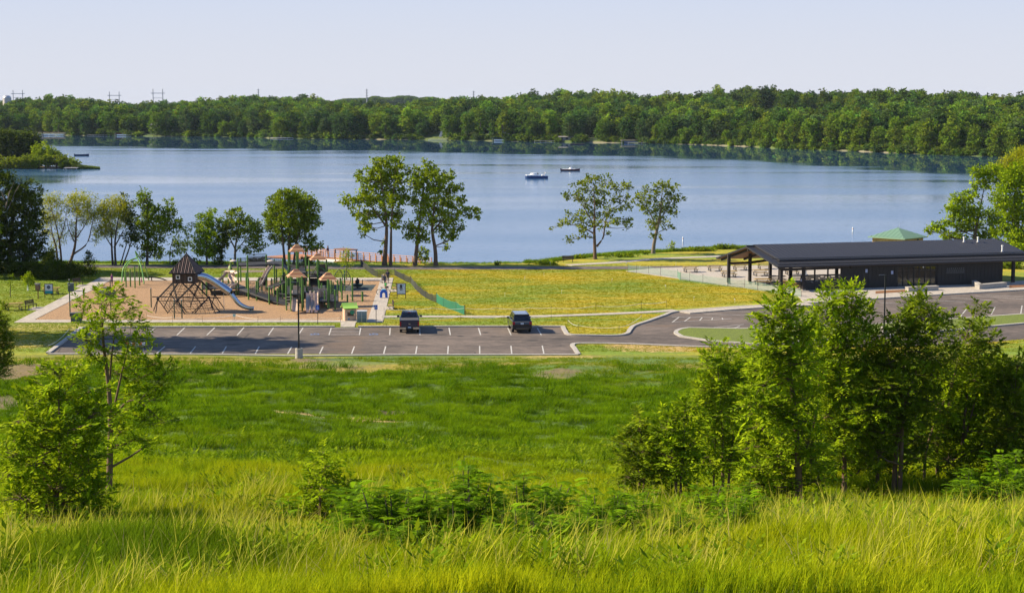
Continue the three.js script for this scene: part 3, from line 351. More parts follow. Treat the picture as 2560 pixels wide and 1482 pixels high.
tree({ name: 'oak_tree', label: 'narrower oak with thick crooked trunk right of the wide oak', base: [1634, 634], group: SH, green: 'oak', bark: M.barkPale, leaf: lf(.34, .26, { cover: .66, gap: .24, spread: .42 }), twigs: 20, trunks: [[[1633, 636, .34], [1635, 612, .28], [1641, 582, .25], [1648, 550, .18], [1654, 510, .09], [1656, 470, .03]], [[1644, 570, .12], [1624, 530, .08], [1604, 500, .03]], [[1648, 552, .12], [1668, 520, .08], [1690, 485, .03]], [[1642, 580, .06], [1660, 574, .04], [1674, 572, .02]]], lobes: [[1656, 458, 14, 9], [1640, 464, 14, 8], [1668, 470, 14, 9], [1688, 470, 12, 8], [1622, 474, 14, 9], [1602, 484, 14, 9], [1592, 500, 12, 9], [1646, 486, 18, 11], [1672, 492, 18, 10], [1698, 494, 12, 7], [1708, 498, 7, 4], [1620, 500, 18, 10], [1646, 512, 20, 11], [1676, 514, 18, 10], [1606, 518, 14, 8], [1628, 530, 18, 10], [1660, 534, 18, 11], [1686, 530, 10, 8], [1642, 552, 16, 11], [1628, 558, 10, 9], [1662, 556, 10, 8], [1638, 575, 9, 9], [1632, 590, 6, 7], [1672, 572, 11, 7], [1652, 592, 5, 6]] });
const RT = 'big trees behind the pavilion';
tree({ name: 'maple_tree', label: 'large spreading tree behind the pavilion roof with low left branch', base: [2440, 645], group: RT, green: 'ash', leaf: lf(.36, .26, { cover: 1.0, gap: .1 }), trunks: [[[2440, 648, .35], [2438, 600, .28], [2446, 550, .18], [2460, 480, .06]]], lobes: [[2450, 432, 22, 16], [2478, 430, 26, 18], [2504, 440, 22, 16], [2460, 456, 24, 18], [2430, 482, 18, 12], [2420, 496, 18, 14], [2395, 500, 16, 16], [2388, 524, 22, 18], [2412, 530, 24, 18], [2440, 530, 24, 20], [2376, 552, 18, 13], [2404, 562, 24, 16], [2440, 565, 28, 18], [2352, 568, 16, 11], [2332, 570, 14, 10], [2322, 580, 8, 7], [2370, 585, 18, 10], [2466, 590, 24, 18], [2400, 592, 20, 10], [2480, 540, 24, 22]] });
tree({ name: 'maple_tree', label: 'tall full tree at the right edge behind the pavilion', base: [2530, 650], group: RT, green: 'ash', leaf: lf(.36, .26, { cover: 1.0, gap: .08 }), trunks: [[[2530, 652, .35], [2532, 600, .28], [2536, 540, .18], [2540, 470, .06]]], lobes: [[2530, 440, 24, 20], [2556, 430, 26, 26], [2510, 465, 22, 18], [2545, 470, 30, 24], [2500, 500, 26, 22], [2535, 510, 32, 26], [2515, 545, 30, 24], [2556, 550, 26, 28], [2500, 580, 24, 20], [2535, 590, 28, 24], [2560, 600, 24, 26], [2520, 620, 20, 16], [2590, 500, 40, 60], [2590, 600, 40, 50]] });
{ const b = gp(2545, 612); tree({ name: 'willow_tree', label: 'yellowish willow top rising behind the right hand trees', base: [2545, 612], at: V(b.x, landY(b.x, -b.z), b.z), green: 'willow', leaf: lf(.5, .12, { cover: .9, gap: .1, spread: .5 }), trunks: [[[2545, 614, .4], [2545, 520, .25], [2540, 430, .08]]], lobes: [[2520, 410, 20, 14], [2545, 395, 24, 18], [2568, 385, 22, 18], [2500, 420, 14, 8], [2560, 415, 26, 18], [2530, 430, 24, 14]] }); }
tree({ name: 'maple_tree', label: 'smaller tree lit from the left under the right pavilion eave', base: [2548, 668], group: RT, green: 'ash', leaf: lf(.34, .24, { cover: .9 }), trunks: [[[2548, 670, .14], [2548, 640, .08], [2550, 615, .03]]], lobes: [[2544, 620, 16, 16], [2556, 640, 18, 14], [2535, 642, 12, 10]] });
// saplings and shrubs by the shore and left lawn
const sap = (name, label, base, lobes, green, extra = {}) => tree({ name, label, base, green, lobes, trunks: [[[base[0], base[1] + 1, .06], [base[0], (base[1] + lobes[0][1]) / 2, .045], [lobes[0][0], lobes[0][1], .015]]], leaf: lf(.22, .13, { cover: .8 }), ...extra });
sap('conifer_sapling', 'small dark pine standing on the path edge below the willows', [220, 678], [[220, 628, 4, 8], [219, 638, 8, 6], [221, 648, 12, 6], [219, 657, 16, 5]], 'dark');
sap('sapling_tree', 'young yellowish sapling before the fishing pier', [866, 700], [[866, 628, 8, 10], [858, 642, 12, 8], [874, 640, 10, 8], [866, 656, 14, 9], [870, 668, 8, 6]], 'light', { leaf: lf(.2, .1, { cover: .35 }) });
{ const t = sap('sapling_tree', 'round young tree with white wrapped trunk on the left lawn', [68, 727], [[70, 690, 10, 8], [60, 698, 10, 8], [76, 700, 10, 8], [68, 708, 12, 7]], 'light'); part(t, 'trunk_wrap', cyl(.09, .09, .75, 0, .4, 0, 8), M.white); }
sap('sapling_tree', 'thin straggly sapling at the shaded left lawn edge', [24, 742], [[26, 702, 5, 12], [23, 718, 6, 8]], 'mid', { leaf: lf(.2, .1, { cover: .35 }) });
sap('sapling_tree', 'little conical sapling beside the right oak', [1679, 628], [[1680, 612, 5, 7], [1680, 620, 8, 6]], 'light');
const shrub = (label, px, py, w, h, green, n = 5, leaf = lf(.26, .16, { cover: 1.0, gap: .1 }), name = 'shrub', spray = false) => { const R = rng(px * 13 + py), L = []; for (let k = 0; k < n; k++) L.push([px + (R() - .5) * w * 1.3, py - h * (.25 + R() * .55), w * (.25 + R() * .2), h * (.25 + R() * .2)]); return tree({ name, label, cat: 'shrub', base: [px, py], green, lobes: L, trunks: [[[px, py + 1, .05], [px, py - h * .5, .02]]], leaf, spray }); };
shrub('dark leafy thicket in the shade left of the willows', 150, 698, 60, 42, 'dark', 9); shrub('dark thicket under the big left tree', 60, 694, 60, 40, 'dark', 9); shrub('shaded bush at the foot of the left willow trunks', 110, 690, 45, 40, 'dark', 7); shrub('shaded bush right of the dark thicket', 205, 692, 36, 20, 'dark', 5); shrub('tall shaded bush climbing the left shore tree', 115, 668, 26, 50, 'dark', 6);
shrub('low bush by the shore under the pale sapling', 452, 662, 26, 16, 'light'); shrub('low bush by the shore behind the tower slide', 545, 662, 22, 12, 'mid'); shrub('dark low bush under the spreading tree', 478, 662, 24, 16, 'mid'); shrub('low shrub between spreading and round trees', 640, 662, 30, 18, 'dark'); shrub('small shrub at the foot of the round tree', 760, 660, 26, 14, 'dark');
shrub('tiny bush standing alone at the water edge', 1243, 663, 5, 6, 'dark', 3); shrub('low pale bush right of the lakeside bench', 1447, 646, 22, 9, 'light'); shrub('leafy weeds along the point left of the wide oak', 1360, 661, 40, 7, 'mid', 6); shrub('leafy weeds at the foot of the crooked oak', 1612, 636, 16, 8, 'light', 4); shrub('bushy edge of the point right of the crooked oak', 1745, 627, 60, 7, 'mid', 8); shrub('bushy edge of the point near the pavilion roof', 1820, 622, 40, 9, 'mid', 7); shrub('weedy bank right of the wide oak', 1550, 642, 60, 6, 'mid', 8);
shrub('green hedge of shrubs below the right pavilion eave', 2535, 672, 40, 18, 'mid', 6);
// the tall tree just left of the view whose shadow lies across the lot
tree({ name: 'tall_tree', label: 'tall tree past the left picture edge that shades the lot', base: [-170, 846], green: 'mid', leaf: lf(.6, .42, { cover: 1.7, gap: .1 }), dz: .7, trunks: [[[-170, 848, .45], [-170, 700, .35], [-170, 420, .1]]], lobes: [[-165, 260, 80, 60], [-210, 340, 100, 80], [-115, 350, 80, 80], [-180, 430, 110, 70], [-180, 500, 130, 80], [-250, 560, 90, 70], [-100, 560, 80, 70], [-170, 640, 130, 60]] });
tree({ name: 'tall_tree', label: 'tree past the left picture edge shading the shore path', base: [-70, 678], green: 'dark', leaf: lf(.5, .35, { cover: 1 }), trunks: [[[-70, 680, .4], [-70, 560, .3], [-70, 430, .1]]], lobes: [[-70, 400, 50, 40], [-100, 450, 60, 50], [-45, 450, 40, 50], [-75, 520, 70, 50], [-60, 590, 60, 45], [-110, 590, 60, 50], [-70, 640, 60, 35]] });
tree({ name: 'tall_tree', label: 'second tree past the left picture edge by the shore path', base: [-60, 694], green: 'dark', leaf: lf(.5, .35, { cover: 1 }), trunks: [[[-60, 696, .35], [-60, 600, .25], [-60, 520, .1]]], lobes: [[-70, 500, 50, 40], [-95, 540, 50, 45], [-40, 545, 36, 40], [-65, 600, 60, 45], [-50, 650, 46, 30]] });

// ---------- far shore: woods, houses, docks, masts ----------
function farProto(seed, kind) { // crowns are built of leafy boughs set round a trunk
  const R = rng(seed), crown = new GB(), wood = new GB(), tall = kind === 'tall', low = kind === 'shrub', H = low ? 4.5 : tall ? 16 : 13.5, n = low ? 6 : tall ? 13 : 15, W = low ? 3.4 : tall ? 4.0 : 5.6;
  const cols = [[.85, .85, .85], [1, 1, 1], [1.12, 1.1, 1.05]];
  if (kind === 'spruce') { for (let k = 0; k < 9; k++) { const t = k / 8; lobeLeaves(crown, R, V(0, 1.5 + t * 12, 0), 2.7 * (1 - t) + .3, .9, 2.7 * (1 - t) + .3, { len: .8, wid: .5, cols, cover: .9, clump: 8, spread: .5, droop: .5, gap: .05 }); } }
  else for (let k = 0; k < n; k++) {
    const t = (k + .5) / n, a = k * 2.4 + R(), prof = Math.sqrt(Math.max(.05, 1 - Math.pow((t - .42) / .62, 2))), wid = W * prof * (.45 + .2 * R()), c = V(Math.cos(a) * wid, low ? .8 + R() * 2 : H * (.14 + .72 * t), Math.sin(a) * wid), r = W * (low ? .5 : .34 + .12 * R()) * (.75 + .25 * prof);
    lobeLeaves(crown, R, c, r, r * (tall ? 1 : .82), r, { len: .8, wid: .58, cols: cols.map((q) => q.map((v) => v * (.85 + .3 * R()))), cover: .85, clump: 7, spread: .42, droop: .05, gap: .04 });
  }
  if (!low) wood.tube([V(0, -1, 0), V(.2, H * .3, 0), V(0, H * .7, 0)], [.38, .3, .1], 5);
  return { crown: crown.build(), wood: low ? null : wood.build() };
}
const protos = [farProto(1), farProto(2), farProto(3), farProto(4, 'tall'), farProto(5, 'tall'), farProto(6, 'spruce'), farProto(7, 'shrub'), farProto(8, 'shrub')];
const FARCOL = [[.085, .155, .018], [.11, .185, .018], [.06, .115, .022], [.14, .215, .016], [.085, .14, .035], [.165, .235, .016]];
const farMats = FARCOL.map((c) => { const m = M.farLeaf.clone(); m.color = lin(...c); return m; });
const clearings = [[360, 400, 0, 60], [690, 720, 0, 14], [1055, 1125, 0, 16], [1236, 1272, 7, 42], [695, 735, 25, 72], [1465, 1510, 0, 55], [1405, 1432, 0, 12], [1560, 1595, 0, 8], [1840, 2130, 210, 400], [60, 165, 0, 10], [690, 706, 60, 85]];
const isClear = (px, t) => clearings.some((c) => px > c[0] && px < c[1] && t >= c[2] && t < c[3]);
{
  const R = rng(99), lists = protos.map(() => []);
  for (let k = 0; k < 5600; k++) {
    const px = -140 + R() * 2840, t = 10 + Math.pow(R(), 1.25) * 780, a = (px - CW / 2) / F, d = (farDist(px) + t), x = a * (d * cp + 24 * sp); if (isClear(px, t) || (t < 430 && t > 30 && n2(x * .013 + 40, d * .02) > .62)) continue;
    const right = px > 1820 && t > 400, spc = n2(x * .02 + 7, d * .02), nn = n2(x * .01, d * .01); let p = Math.floor(R() * 5); if (R() < .05 + (px > 1050 && px < 1320 && t < 200 ? .2 : 0)) p = 5;
    lists[p].push([x, farY(x, d), d, (.8 + R() * .5 + spc * .25) * (R() < .2 ? .72 : 1), R() * 6.28, clamp((.62 + R() * .75 + nn * .22 + spc * .12) * (right ? .8 : 1), .5, 1.4), t, px]);
  }
  for (let k = 0; k < 900; k++) { const px = -100 + R() * 2780, t = .3 + R() * 4.5, a = (px - CW / 2) / F, d = farDist(px) + t, x = a * (d * cp + 24 * sp); if (isClear(px, t)) continue; lists[6 + (k & 1)].push([x, farY(x, d) - .3, d, (.3 + R() * .55) * (R() < .3 ? 1.4 : 1), R() * 6.28, .7 + R() * .7, t, px]); }
  // a farther wooded ridge that shows in the dips
  for (let k = 0; k < 900; k++) { const px = 850 + R() * 260, d = 3300 + R() * 500, x = (px - CW / 2) / F * d; lists[Math.floor(R() * 3)].push([x, 15 + 5 * Math.sin((px - 850) * .012) - 13 + n2(px * .02, 0) * 3, d, 1.1 + R() * .5, R() * 6.28, .9, 999, px]); }
  const q = new THREE.Quaternion(), m = new THREE.Matrix4(), col = new THREE.Color();
  protos.forEach((p, i) => {
    const L = lists[i]; if (!L.length) return;
    const im = new THREE.InstancedMesh(p.crown, M.farLeaf, L.length); im.name = i === 5 ? 'far_spruce_wood' : i > 5 ? numbered('far_undergrowth') : numbered('far_wood');
    L.forEach((e, k) => { q.setFromAxisAngle(V(0, 1, 0), e[4]); m.compose(V(e[0], e[1], -e[2]), q, V(e[3] * (1.02 + (k % 7) * .06), e[3], e[3] * 1.15)); im.setMatrixAt(k, m); const c = FARCOL[(k * 7 + i * 3) % 6], b = e[5] * (i === 5 ? .7 : 1); im.setColorAt(k, col.setRGB(c[0] * b, c[1] * b, c[2] * b)); });
    im.userData = { kind: 'stuff', label: i === 5 ? 'scattered dark spruces among the woods across the lake' : i > 5 ? 'low leafy bushes lining the far shore' : 'green broadleaf woods covering the hills across the lake', category: 'woods' }; shade(im); scene.add(im);
  });
  // trees of the front row, one by one
  const G = 'front row of trees on the far shore', COLN = ['mid green', 'green', 'dark green', 'light green', 'grey green', 'yellow green'], ord = (n) => n + (n % 100 > 10 && n % 100 < 14 ? 'th' : ['th', 'st', 'nd', 'rd'][n % 10] ?? 'th'), names = ['shore_tree', 'shore_tree', 'shore_tree', 'slender_shore_tree', 'slender_shore_tree'];
  let px = -60, k = 0; while (px < 2620) {
    const t = 1.5 + R() * 5, d = farDist(px) + t, x = (px - CW / 2) / F * (d * cp + 24 * sp); px += (5.5 + R() * 6.5) / d * F; if (isClear(px, t)) continue;
    const i = Math.floor(R() * 5), c = px > 1880 ? (R() < .6 ? 5 : 3) : Math.floor(R() * 6); if (px > 0 && px < CW) k++; const g = thing(names[i], px > 0 && px < CW ? ord(k) + ' tree from the left on the far waterline, ' + (i > 2 ? 'slender ' : 'rounded ') + COLN[c] : ord(Math.round(Math.abs(px < 0 ? px : px - CW) / 10) + 1) + ' far waterline tree beyond the ' + (px < 0 ? 'left' : 'right') + ' picture edge', 'tree', [x, farY(x, d) - .2, -d], R() * 6.28, G); g.scale.setScalar(R() < .25 ? .6 + R() * .25 : .9 + R() * .5);
    part(g, 'crown', protos[i].crown, farMats[c]).userData.kind = 'stuff'; part(g, 'trunk', protos[i].wood, M.bark);
  }
}
const farAt = (px, t) => { const d = farDist(px) + t, x = (px - CW / 2) / F * (d * cp + 24 * sp); return V(x, farY(x, d), -d); };
function house(label, px, t, w, h, dp, wallM, roofM, turn = 0, up = 0, pitch = .32) {
  const p = farAt(px, t); p.y += up; const g = thing('lake_house', label, 'house', p, turn);
  part(g, 'wall', box(w, h + 2, dp, 0, h / 2 - 1, 0), wallM);
  const s = new THREE.Shape([new THREE.Vector2(-dp / 2 - .6, 0), new THREE.Vector2(dp / 2 + .6, 0), new THREE.Vector2(0, dp * pitch)]); part(g, 'roof', new THREE.ExtrudeGeometry(s, { depth: w + 1, bevelEnabled: false }).translate(0, 0, -(w + 1) / 2).rotateY(Math.PI / 2).translate(0, h, 0), roofM);
  for (let k = 0; k < Math.max(2, Math.floor(w / 3)); k++) part(g, 'window', box(1.5, 1.3, .1, -w / 2 + (k + .5) * w / Math.max(2, Math.floor(w / 3)), h * .55, dp / 2 + .03), M.black);
  return g;
}
const cream = mat(.75, .62, .42, .8), rust = mat(.19, .06, .04, .85), greyR = mat(.2, .19, .2, .85), whiteW = mat(.75, .75, .72, .8), brownW = mat(.13, .08, .06, .85);
house('cream cottage above a red bank on the far left shore', 392, 34, 11, 4, 7, cream, greyR, .3, 1); house('brown house with rusty red roof among far trees', 716, 70, 15, 4.5, 9, brownW, rust, 0, 2.5); house('long red roofed house on the far bank right of centre', 1252, 34, 16, 3, 7, mat(.5, .46, .42, .8), rust, .05, .6); house('white house half hidden on the far bank', 1100, 40, 12, 3.5, 7, whiteW, greyR, -.2, 1.5); house('pale yellow cabin at the far left waterline', 201, 12, 4, 3.4, 4, cream, greyR); house('small white farmhouse by the pale field on the right ridge', 1967, 300, 9, 4, 7, whiteW, greyR, .3, 1); house('low grey boathouse at the waterline right of centre', 1417, 6, 9.5, 2.0, 4, mat(.2, .19, .18, .8), mat(.24, .23, .22, .8), 0, 0, .12); house('white shed at the far left shore', 430, 6, 3.4, 2.6, 3, whiteW, mat(.4, .4, .4, .8)); house('small cream house showing between far left trees', 240, 20, 5, 3, 5, whiteW, greyR);
function boatLift(label, px, t, w, canopyM) { const p = farAt(px, t); p.y = WATER; const g = thing('boat_lift', label, 'boat lift', p, 0, 'covered boat lifts on the far shore'); part(g, 'canopy', new THREE.CylinderGeometry(1.6, 1.6, w, 10, 1, false, 0, Math.PI).rotateZ(Math.PI / 2).rotateX(-Math.PI / 2).scale(1, .3, 1).translate(0, 1.9, 0), canopyM); for (const x of [-1, 1]) for (const z of [-1, 1]) part(g, 'post', cyl(.07, .07, 2.8, x * w * .46, .6, z * 1.3, 6), M.galv); part(g, 'boat_hull', box(w * .7, .8, 1.6, 0, .7, 0), x_(px)); return g; }
function x_(px) { return px % 2 ? M.white : mat(.08, .12, .2, .5); }
boatLift('left cream canopied boat lift on the far left shore', 104, -2, 10, cream); boatLift('second blue and cream boat lift on the far left shore', 119, -3, 9, cream); boatLift('white boat lift right of the blue lift on the far shore', 135, -2, 9, cream); boatLift('rightmost boat lift of the far left cluster', 149, -3, 7, cream); boatLift('dark red covered boat lift on the far left shore', 303, -1, 10, rust); boatLift('grey covered boat lift beside the red one', 317, -1, 7, mat(.4, .38, .36, .7)); boatLift('cream canopied pontoon lift at the far shore right of centre', 1580, -3, 13, cream); boatLift('green covered lift on the far shore left of centre', 1247, -2, 9, mat(.05, .13, .12, .7));
function dock(label, px, t, w, turn, m) { const p = farAt(px, t); p.y = WATER; const g = thing('dock', label, 'dock', p, turn); part(g, 'deck', box(w, .18, 1.8, 0, .55, 0), m); for (let k = 0; k <= 4; k++) part(g, 'pile', cyl(.1, .1, 2.2, -w / 2 + w * k / 4, -.3, .7, 5), M.galv); return g; }
dock('white dock on the far shore by the red roofed house', 704, -4, 15, .05, whiteW); dock('pale dock below the far bank stairs', 1094, -4, 12, .1, whiteW); dock('grey dock by the cream pontoon lift', 1604, -4, 16, .05, mat(.4, .36, .3, .8)); dock('pale stone landing on the far left shore', 246, -2, 16, 0, mat(.55, .48, .4, .9)); dock('grey dock by the boathouse', 1365, -3, 14, 0, mat(.4, .36, .3, .8));
{ const p = farAt(1098, 6), g = thing('bank_stairs', 'pale stairway climbing the dark bank across the lake', 'stairs', p, -.12); for (let k = 0; k < 16; k++) part(g, 'step', box(1.6, .3, 1, 0, -1 + k * .42, -k * .9), M.galv); }
{ const p = gp(1443, 361.5, WATER), g = thing('swim_raft', 'small dark raft floating off the far boathouse', 'raft', p); part(g, 'deck', box(9, .25, 2.6, 0, .45, 0), M.brown); part(g, 'float', box(8, .5, 2, 0, .1, 0), M.black); }
// skyline masts, pylons and silo
const onRidge = (px, extra = 0) => { const p = farAt(px, CREST + 120 + extra); return p; };
function pylon(label, px, topPy, kind) {
  const p = onRidge(px, kind === 'far' ? 700 : 150), d = -p.z, top = atDepth(px, topPy, d).y, H = top - p.y, g = thing(kind === 'mast' ? 'radio_mast' : 'power_pylon', label, kind === 'mast' ? 'mast' : 'pylon', p), m = mat(.28, .3, .34, .7);
  if (kind === 'mast') { part(g, 'mast', cyl(.5, .7, H, 0, H / 2, 0, 5), m); for (let k = 1; k < 5; k++) part(g, 'crossbar', box(3, .35, .35, 0, H * (.6 + k * .09), 0), m); }
  else { const w = 5.5; for (const s of [-1, 1]) part(g, 'pole', cyl(.45, .55, H, s * w, H / 2, 0, 5), m); part(g, 'crossarm', box(w * 2 + 5, .6, .6, 0, H * .86, 0), m); part(g, 'crossarm', box(w * 2, .4, .4, 0, H * .7, 0), m); }
  return g;
}
pylon('twin pole power pylon rising over the left woods', 395, 222, 'h'); pylon('power pylon left of the twin poles on the skyline', 286, 229, 'h'); pylon('power pylon beside the silo on the far left skyline', 45, 225, 'h'); pylon('thin radio mast on the skyline left of centre', 917, 222, 'mast'); pylon('faint short mast on the left woods skyline', 646, 222, 'mast'); pylon('faint mast above the woods near the picture centre', 1184, 227, 'mast');
{ const p = onRidge(18, -200), d = -p.z, top = atDepth(18, 239, d).y - p.y, g = thing('silo', 'pale round farm silo on the far left skyline', 'silo', p); part(g, 'shaft', cyl(4, 4, top - 2, 0, (top - 2) / 2, 0, 14), mat(.45, .42, .4, .8)); part(g, 'dome', new THREE.SphereGeometry(4, 14, 8, 0, 6.3, 0, 1.57).scale(1, .6, 1).translate(0, top - 2, 0), M.galv); }
// point of land on the left
{
  const c0 = -gp(60, 423, WATER).z, P = (px, t) => { const d = c0 + t, x = (px - CW / 2) / F * (d * cp + 24 * sp); return V(x, WATER + .3, -d); };
  const add = (name, label, px, t, h, w, green, n, seed) => { const b = P(px, t), R = rng(seed), L = [], s = F / -b.z, by = 423; for (let k = 0; k < n; k++) L.push([px + (R() - .5) * w * 2 * s * .75, by - h * s * (.3 + .6 * R()), w * s * (.35 + .2 * R()), h * s * (.2 + .1 * R())]); tree({ name, label, base: [px, by], at: b, green, lobes: L, seed, trunks: [[[px, by, .3], [px, by - h * s * .5, .2]]], leaf: lf(.85, .55, { cover: .9, clump: 9, spread: .6, gap: .1 }), cat: h < 6 ? 'shrub' : 'tree' }); };
  add('point_tree', 'tall dark tree at the left edge on the wooded point', 8, 22, 15, 6, 'dark', 10, 301); add('point_tree', 'dark round tree on the wooded point', 45, 24, 14, 6.5, 'dark', 11, 302); add('point_tree', 'leafy dark tree overhanging toward the open lake on the point', 72, 26, 14.5, 4.5, 'dark', 8, 303); add('point_tree', 'sunlit yellow green tree at the middle of the point', 112, 12, 9.5, 5.5, 'light', 10, 304);
  add('point_shrub', 'low olive bush at the left of the wooded point', 22, 6, 5.5, 6, 'oak', 8, 305); add('point_shrub', 'low olive bush below the dark trees on the point', 60, 5, 5, 6, 'oak', 8, 306); add('point_shrub', 'low green bush under the sunlit tree on the point', 95, 5, 4.5, 5, 'mid', 8, 307); add('point_shrub', 'low green bush near the tip of the point', 140, 6, 4.8, 5, 'oak', 8, 308); add('point_shrub', 'last dark bush before the reeds on the point', 170, 5, 4.5, 4, 'mid', 7, 309);
  const R = rng(77), gb = new GB(); for (let k = 0; k < 5000; k++) { const u = R(), px = 178 + u * 70, b = P(px, 1.5 + R() * 5.5); b.y = WATER - .1; T2.set((R() - .5) * .3, 1, (R() - .5) * .3).normalize(); T3.set(R() - .5, 0, R() - .5).normalize(); gb.leaf(b, T2, T3, (2.1 - u * 1.2) * (.6 + R() * .5), .16, [.11 + R() * .05, .16 + R() * .05, .03]); }
  const m = shade(new THREE.Mesh(gb.build(), M.grass)); m.name = 'reed_bed'; m.userData = { kind: 'stuff', label: 'green reeds tapering off the tip of the point', category: 'reeds' }; scene.add(m);
  const p = P(176, -1), g = thing('dock', 'tiny pale dock at the reedy tip of the point', 'dock', [p.x, WATER, p.z]); part(g, 'deck', box(5, .2, 2.4, 0, .6, 0), mat(.55, .5, .45, .8)); for (const s of [-1, 1]) part(g, 'pile', cyl(.12, .12, 1.6, s * 2, -.1, 0, 5), M.galv);
}
// boats and buoys
function hull(L, W, H, m, g, name = 'hull') { const s = new THREE.Shape(); s.moveTo(-L / 2, -W / 2); s.lineTo(L * .15, -W / 2); s.quadraticCurveTo(L * .4, -W * .42, L / 2, 0); s.quadraticCurveTo(L * .4, W * .42, L * .15, W / 2); s.lineTo(-L / 2, W / 2); const e = new THREE.ExtrudeGeometry(s, { depth: H, bevelEnabled: true, bevelSize: .12, bevelThickness: .12, bevelSegments: 2 }).rotateX(-Math.PI / 2); const p = e.attributes.position; for (let k = 0; k < p.count; k++) { const y = clamp(p.getY(k) / H, 0, 1), x = p.getX(k); p.setZ(k, p.getZ(k) * lerp(.72, 1, y)); p.setY(k, p.getY(k) + (x > 0 ? (x / L * 2) ** 2 * .28 * y : 0)); } e.computeVertexNormals(); return part(g, name, e, m); }
{
  const b1 = gp(1341, 446, WATER), g1 = thing('cruiser_boat', 'white and navy motor cruiser drifting in mid lake', 'boat', [b1.x, WATER - .15, b1.z], Math.PI + .12); hull(7.4, 2.5, .95, mat(.03, .07, .19, .3), g1); part(g1, 'deck', box(3.6, .35, 2.2, 1.7, 1.2, 0), M.white); part(g1, 'cabin', new THREE.CylinderGeometry(.8, 1.15, .7, 4).rotateY(Math.PI / 4).scale(1.6, 1, 1).translate(.9, 1.65, 0), M.white); part(g1, 'windscreen', box(.12, .55, 1.8, -.5, 1.75, 0), M.black); part(g1, 'seat', box(.7, .5, 1.7, -2.2, 1.2, 0), M.white); part(g1, 'arch', tubeG([V(-2.6, 1, -1.1), V(-2.9, 2.2, -.9), V(-2.9, 2.4, 0), V(-2.9, 2.2, .9), V(-2.6, 1, 1.1)], .1), M.galv);
  const b2 = gp(1426, 427, WATER), g2 = thing('speed_boat', 'low dark red speedboat with white deck beyond the cruiser', 'boat', [b2.x, WATER - .1, b2.z], -.05); hull(6.9, 2.2, .6, mat(.075, .022, .03, .3), g2); part(g2, 'deck', box(4.6, .16, 1.9, -.6, .72, 0), M.white); part(g2, 'windscreen', new THREE.CylinderGeometry(.5, .9, .6, 4).rotateY(Math.PI / 4).scale(1.2, 1, 1).translate(.1, 1.05, 0), M.white); part(g2, 'outboard_motor', box(.4, .9, .5, -3.5, .6, 0), M.black);
  const b3 = gp(203, 390, WATER), g3 = thing('fishing_boat', 'small dark fishing boat off the reedy point', 'boat', [b3.x, WATER - .1, b3.z], .1); hull(6.4, 1.9, .8, mat(.02, .045, .1, .5), g3); part(g3, 'bench_seat', box(.4, .25, 1.5, 0, .8, 0), M.galv); part(g3, 'outboard_motor', box(.5, 1, .5, -3.3, .7, 0), M.black);
  for (const [px, py, l] of [[1708, 604, 'white marker buoy off the point near the oaks'], [2133, 579, 'white marker buoy beyond the pavilion roof']]) { const p = gp(px, py, WATER), g = thing('marker_buoy', l, 'buoy', [p.x, WATER - .2, p.z]); part(g, 'float', cyl(.13, .13, 1.1, 0, .45, 0, 10), M.white); part(g, 'stripe', cyl(.135, .135, .12, 0, .8, 0, 10), mat(.6, .2, .04, .6)); part(g, 'cap', new THREE.SphereGeometry(.13, 10, 6).translate(0, 1, 0), M.white); }
}

// ---------- trees, shrubs and grass on the near slope ----------
const SA = { len: .18, wid: .08, cover: .98, gap: .19, shoot: .6 };
const GR = 'young ash trees standing on the near slope';
const young = (label, base, trunks, lobes, x = {}) => tree({ name: 'young_ash_tree', label, base, group: GR, green: 'ash', bark: M.barkBrown, trunks, lobes, twigs: 10, spray: true, leaf: SA, dz: .9, grow: 1.2, ...x });
// right hand thicket, from the small ones on the left to the picture edge
young('small conical young tree at the left end of the right thicket', [1601, 1262], [[[1598, 1264, .05], [1600, 1180, .035], [1600, 1050, .01]], [[1604, 1264, .04], [1612, 1190, .02]]], [[1600, 1040, 12, 22], [1592, 1075, 24, 22], [1608, 1095, 28, 22], [1575, 1115, 28, 24], [1605, 1130, 36, 26], [1560, 1150, 26, 22], [1590, 1165, 40, 26], [1630, 1165, 26, 26], [1565, 1190, 30, 20], [1605, 1200, 40, 24]], { green: 'mid' });
young('small bushy young tree second from the left in the thicket', [1698, 1264], [[[1690, 1266, .06], [1690, 1180, .045], [1685, 1080, .02]], [[1702, 1266, .05], [1704, 1170, .035], [1712, 1080, .015]]], [[1714, 1015, 24, 26], [1690, 1045, 30, 24], [1664, 1070, 26, 26], [1720, 1060, 30, 28], [1690, 1090, 40, 30], [1652, 1110, 30, 26], [1720, 1115, 34, 28], [1672, 1140, 40, 28], [1710, 1155, 38, 26], [1650, 1170, 28, 26], [1690, 1190, 44, 24]]);
young('leafy young tree with several thin stems left of the tallest', [1806, 1258], [[[1784, 1250, .05], [1786, 1180, .04], [1790, 1080, .02]], [[1806, 1262, .07], [1808, 1170, .055], [1805, 1040, .03], [1795, 920, .01]], [[1820, 1262, .05], [1824, 1180, .04], [1835, 1080, .02]]], [[1795, 880, 30, 26], [1770, 905, 24, 24], [1815, 915, 30, 26], [1780, 940, 32, 26], [1830, 950, 28, 26], [1765, 975, 28, 26], [1800, 985, 36, 28], [1840, 1000, 30, 28], [1760, 1015, 30, 26], [1805, 1035, 40, 28], [1770, 1065, 34, 26], [1830, 1070, 36, 28], [1790, 1100, 44, 26], [1840, 1120, 34, 26], [1770, 1140, 34, 24], [1815, 1150, 38, 26]]);
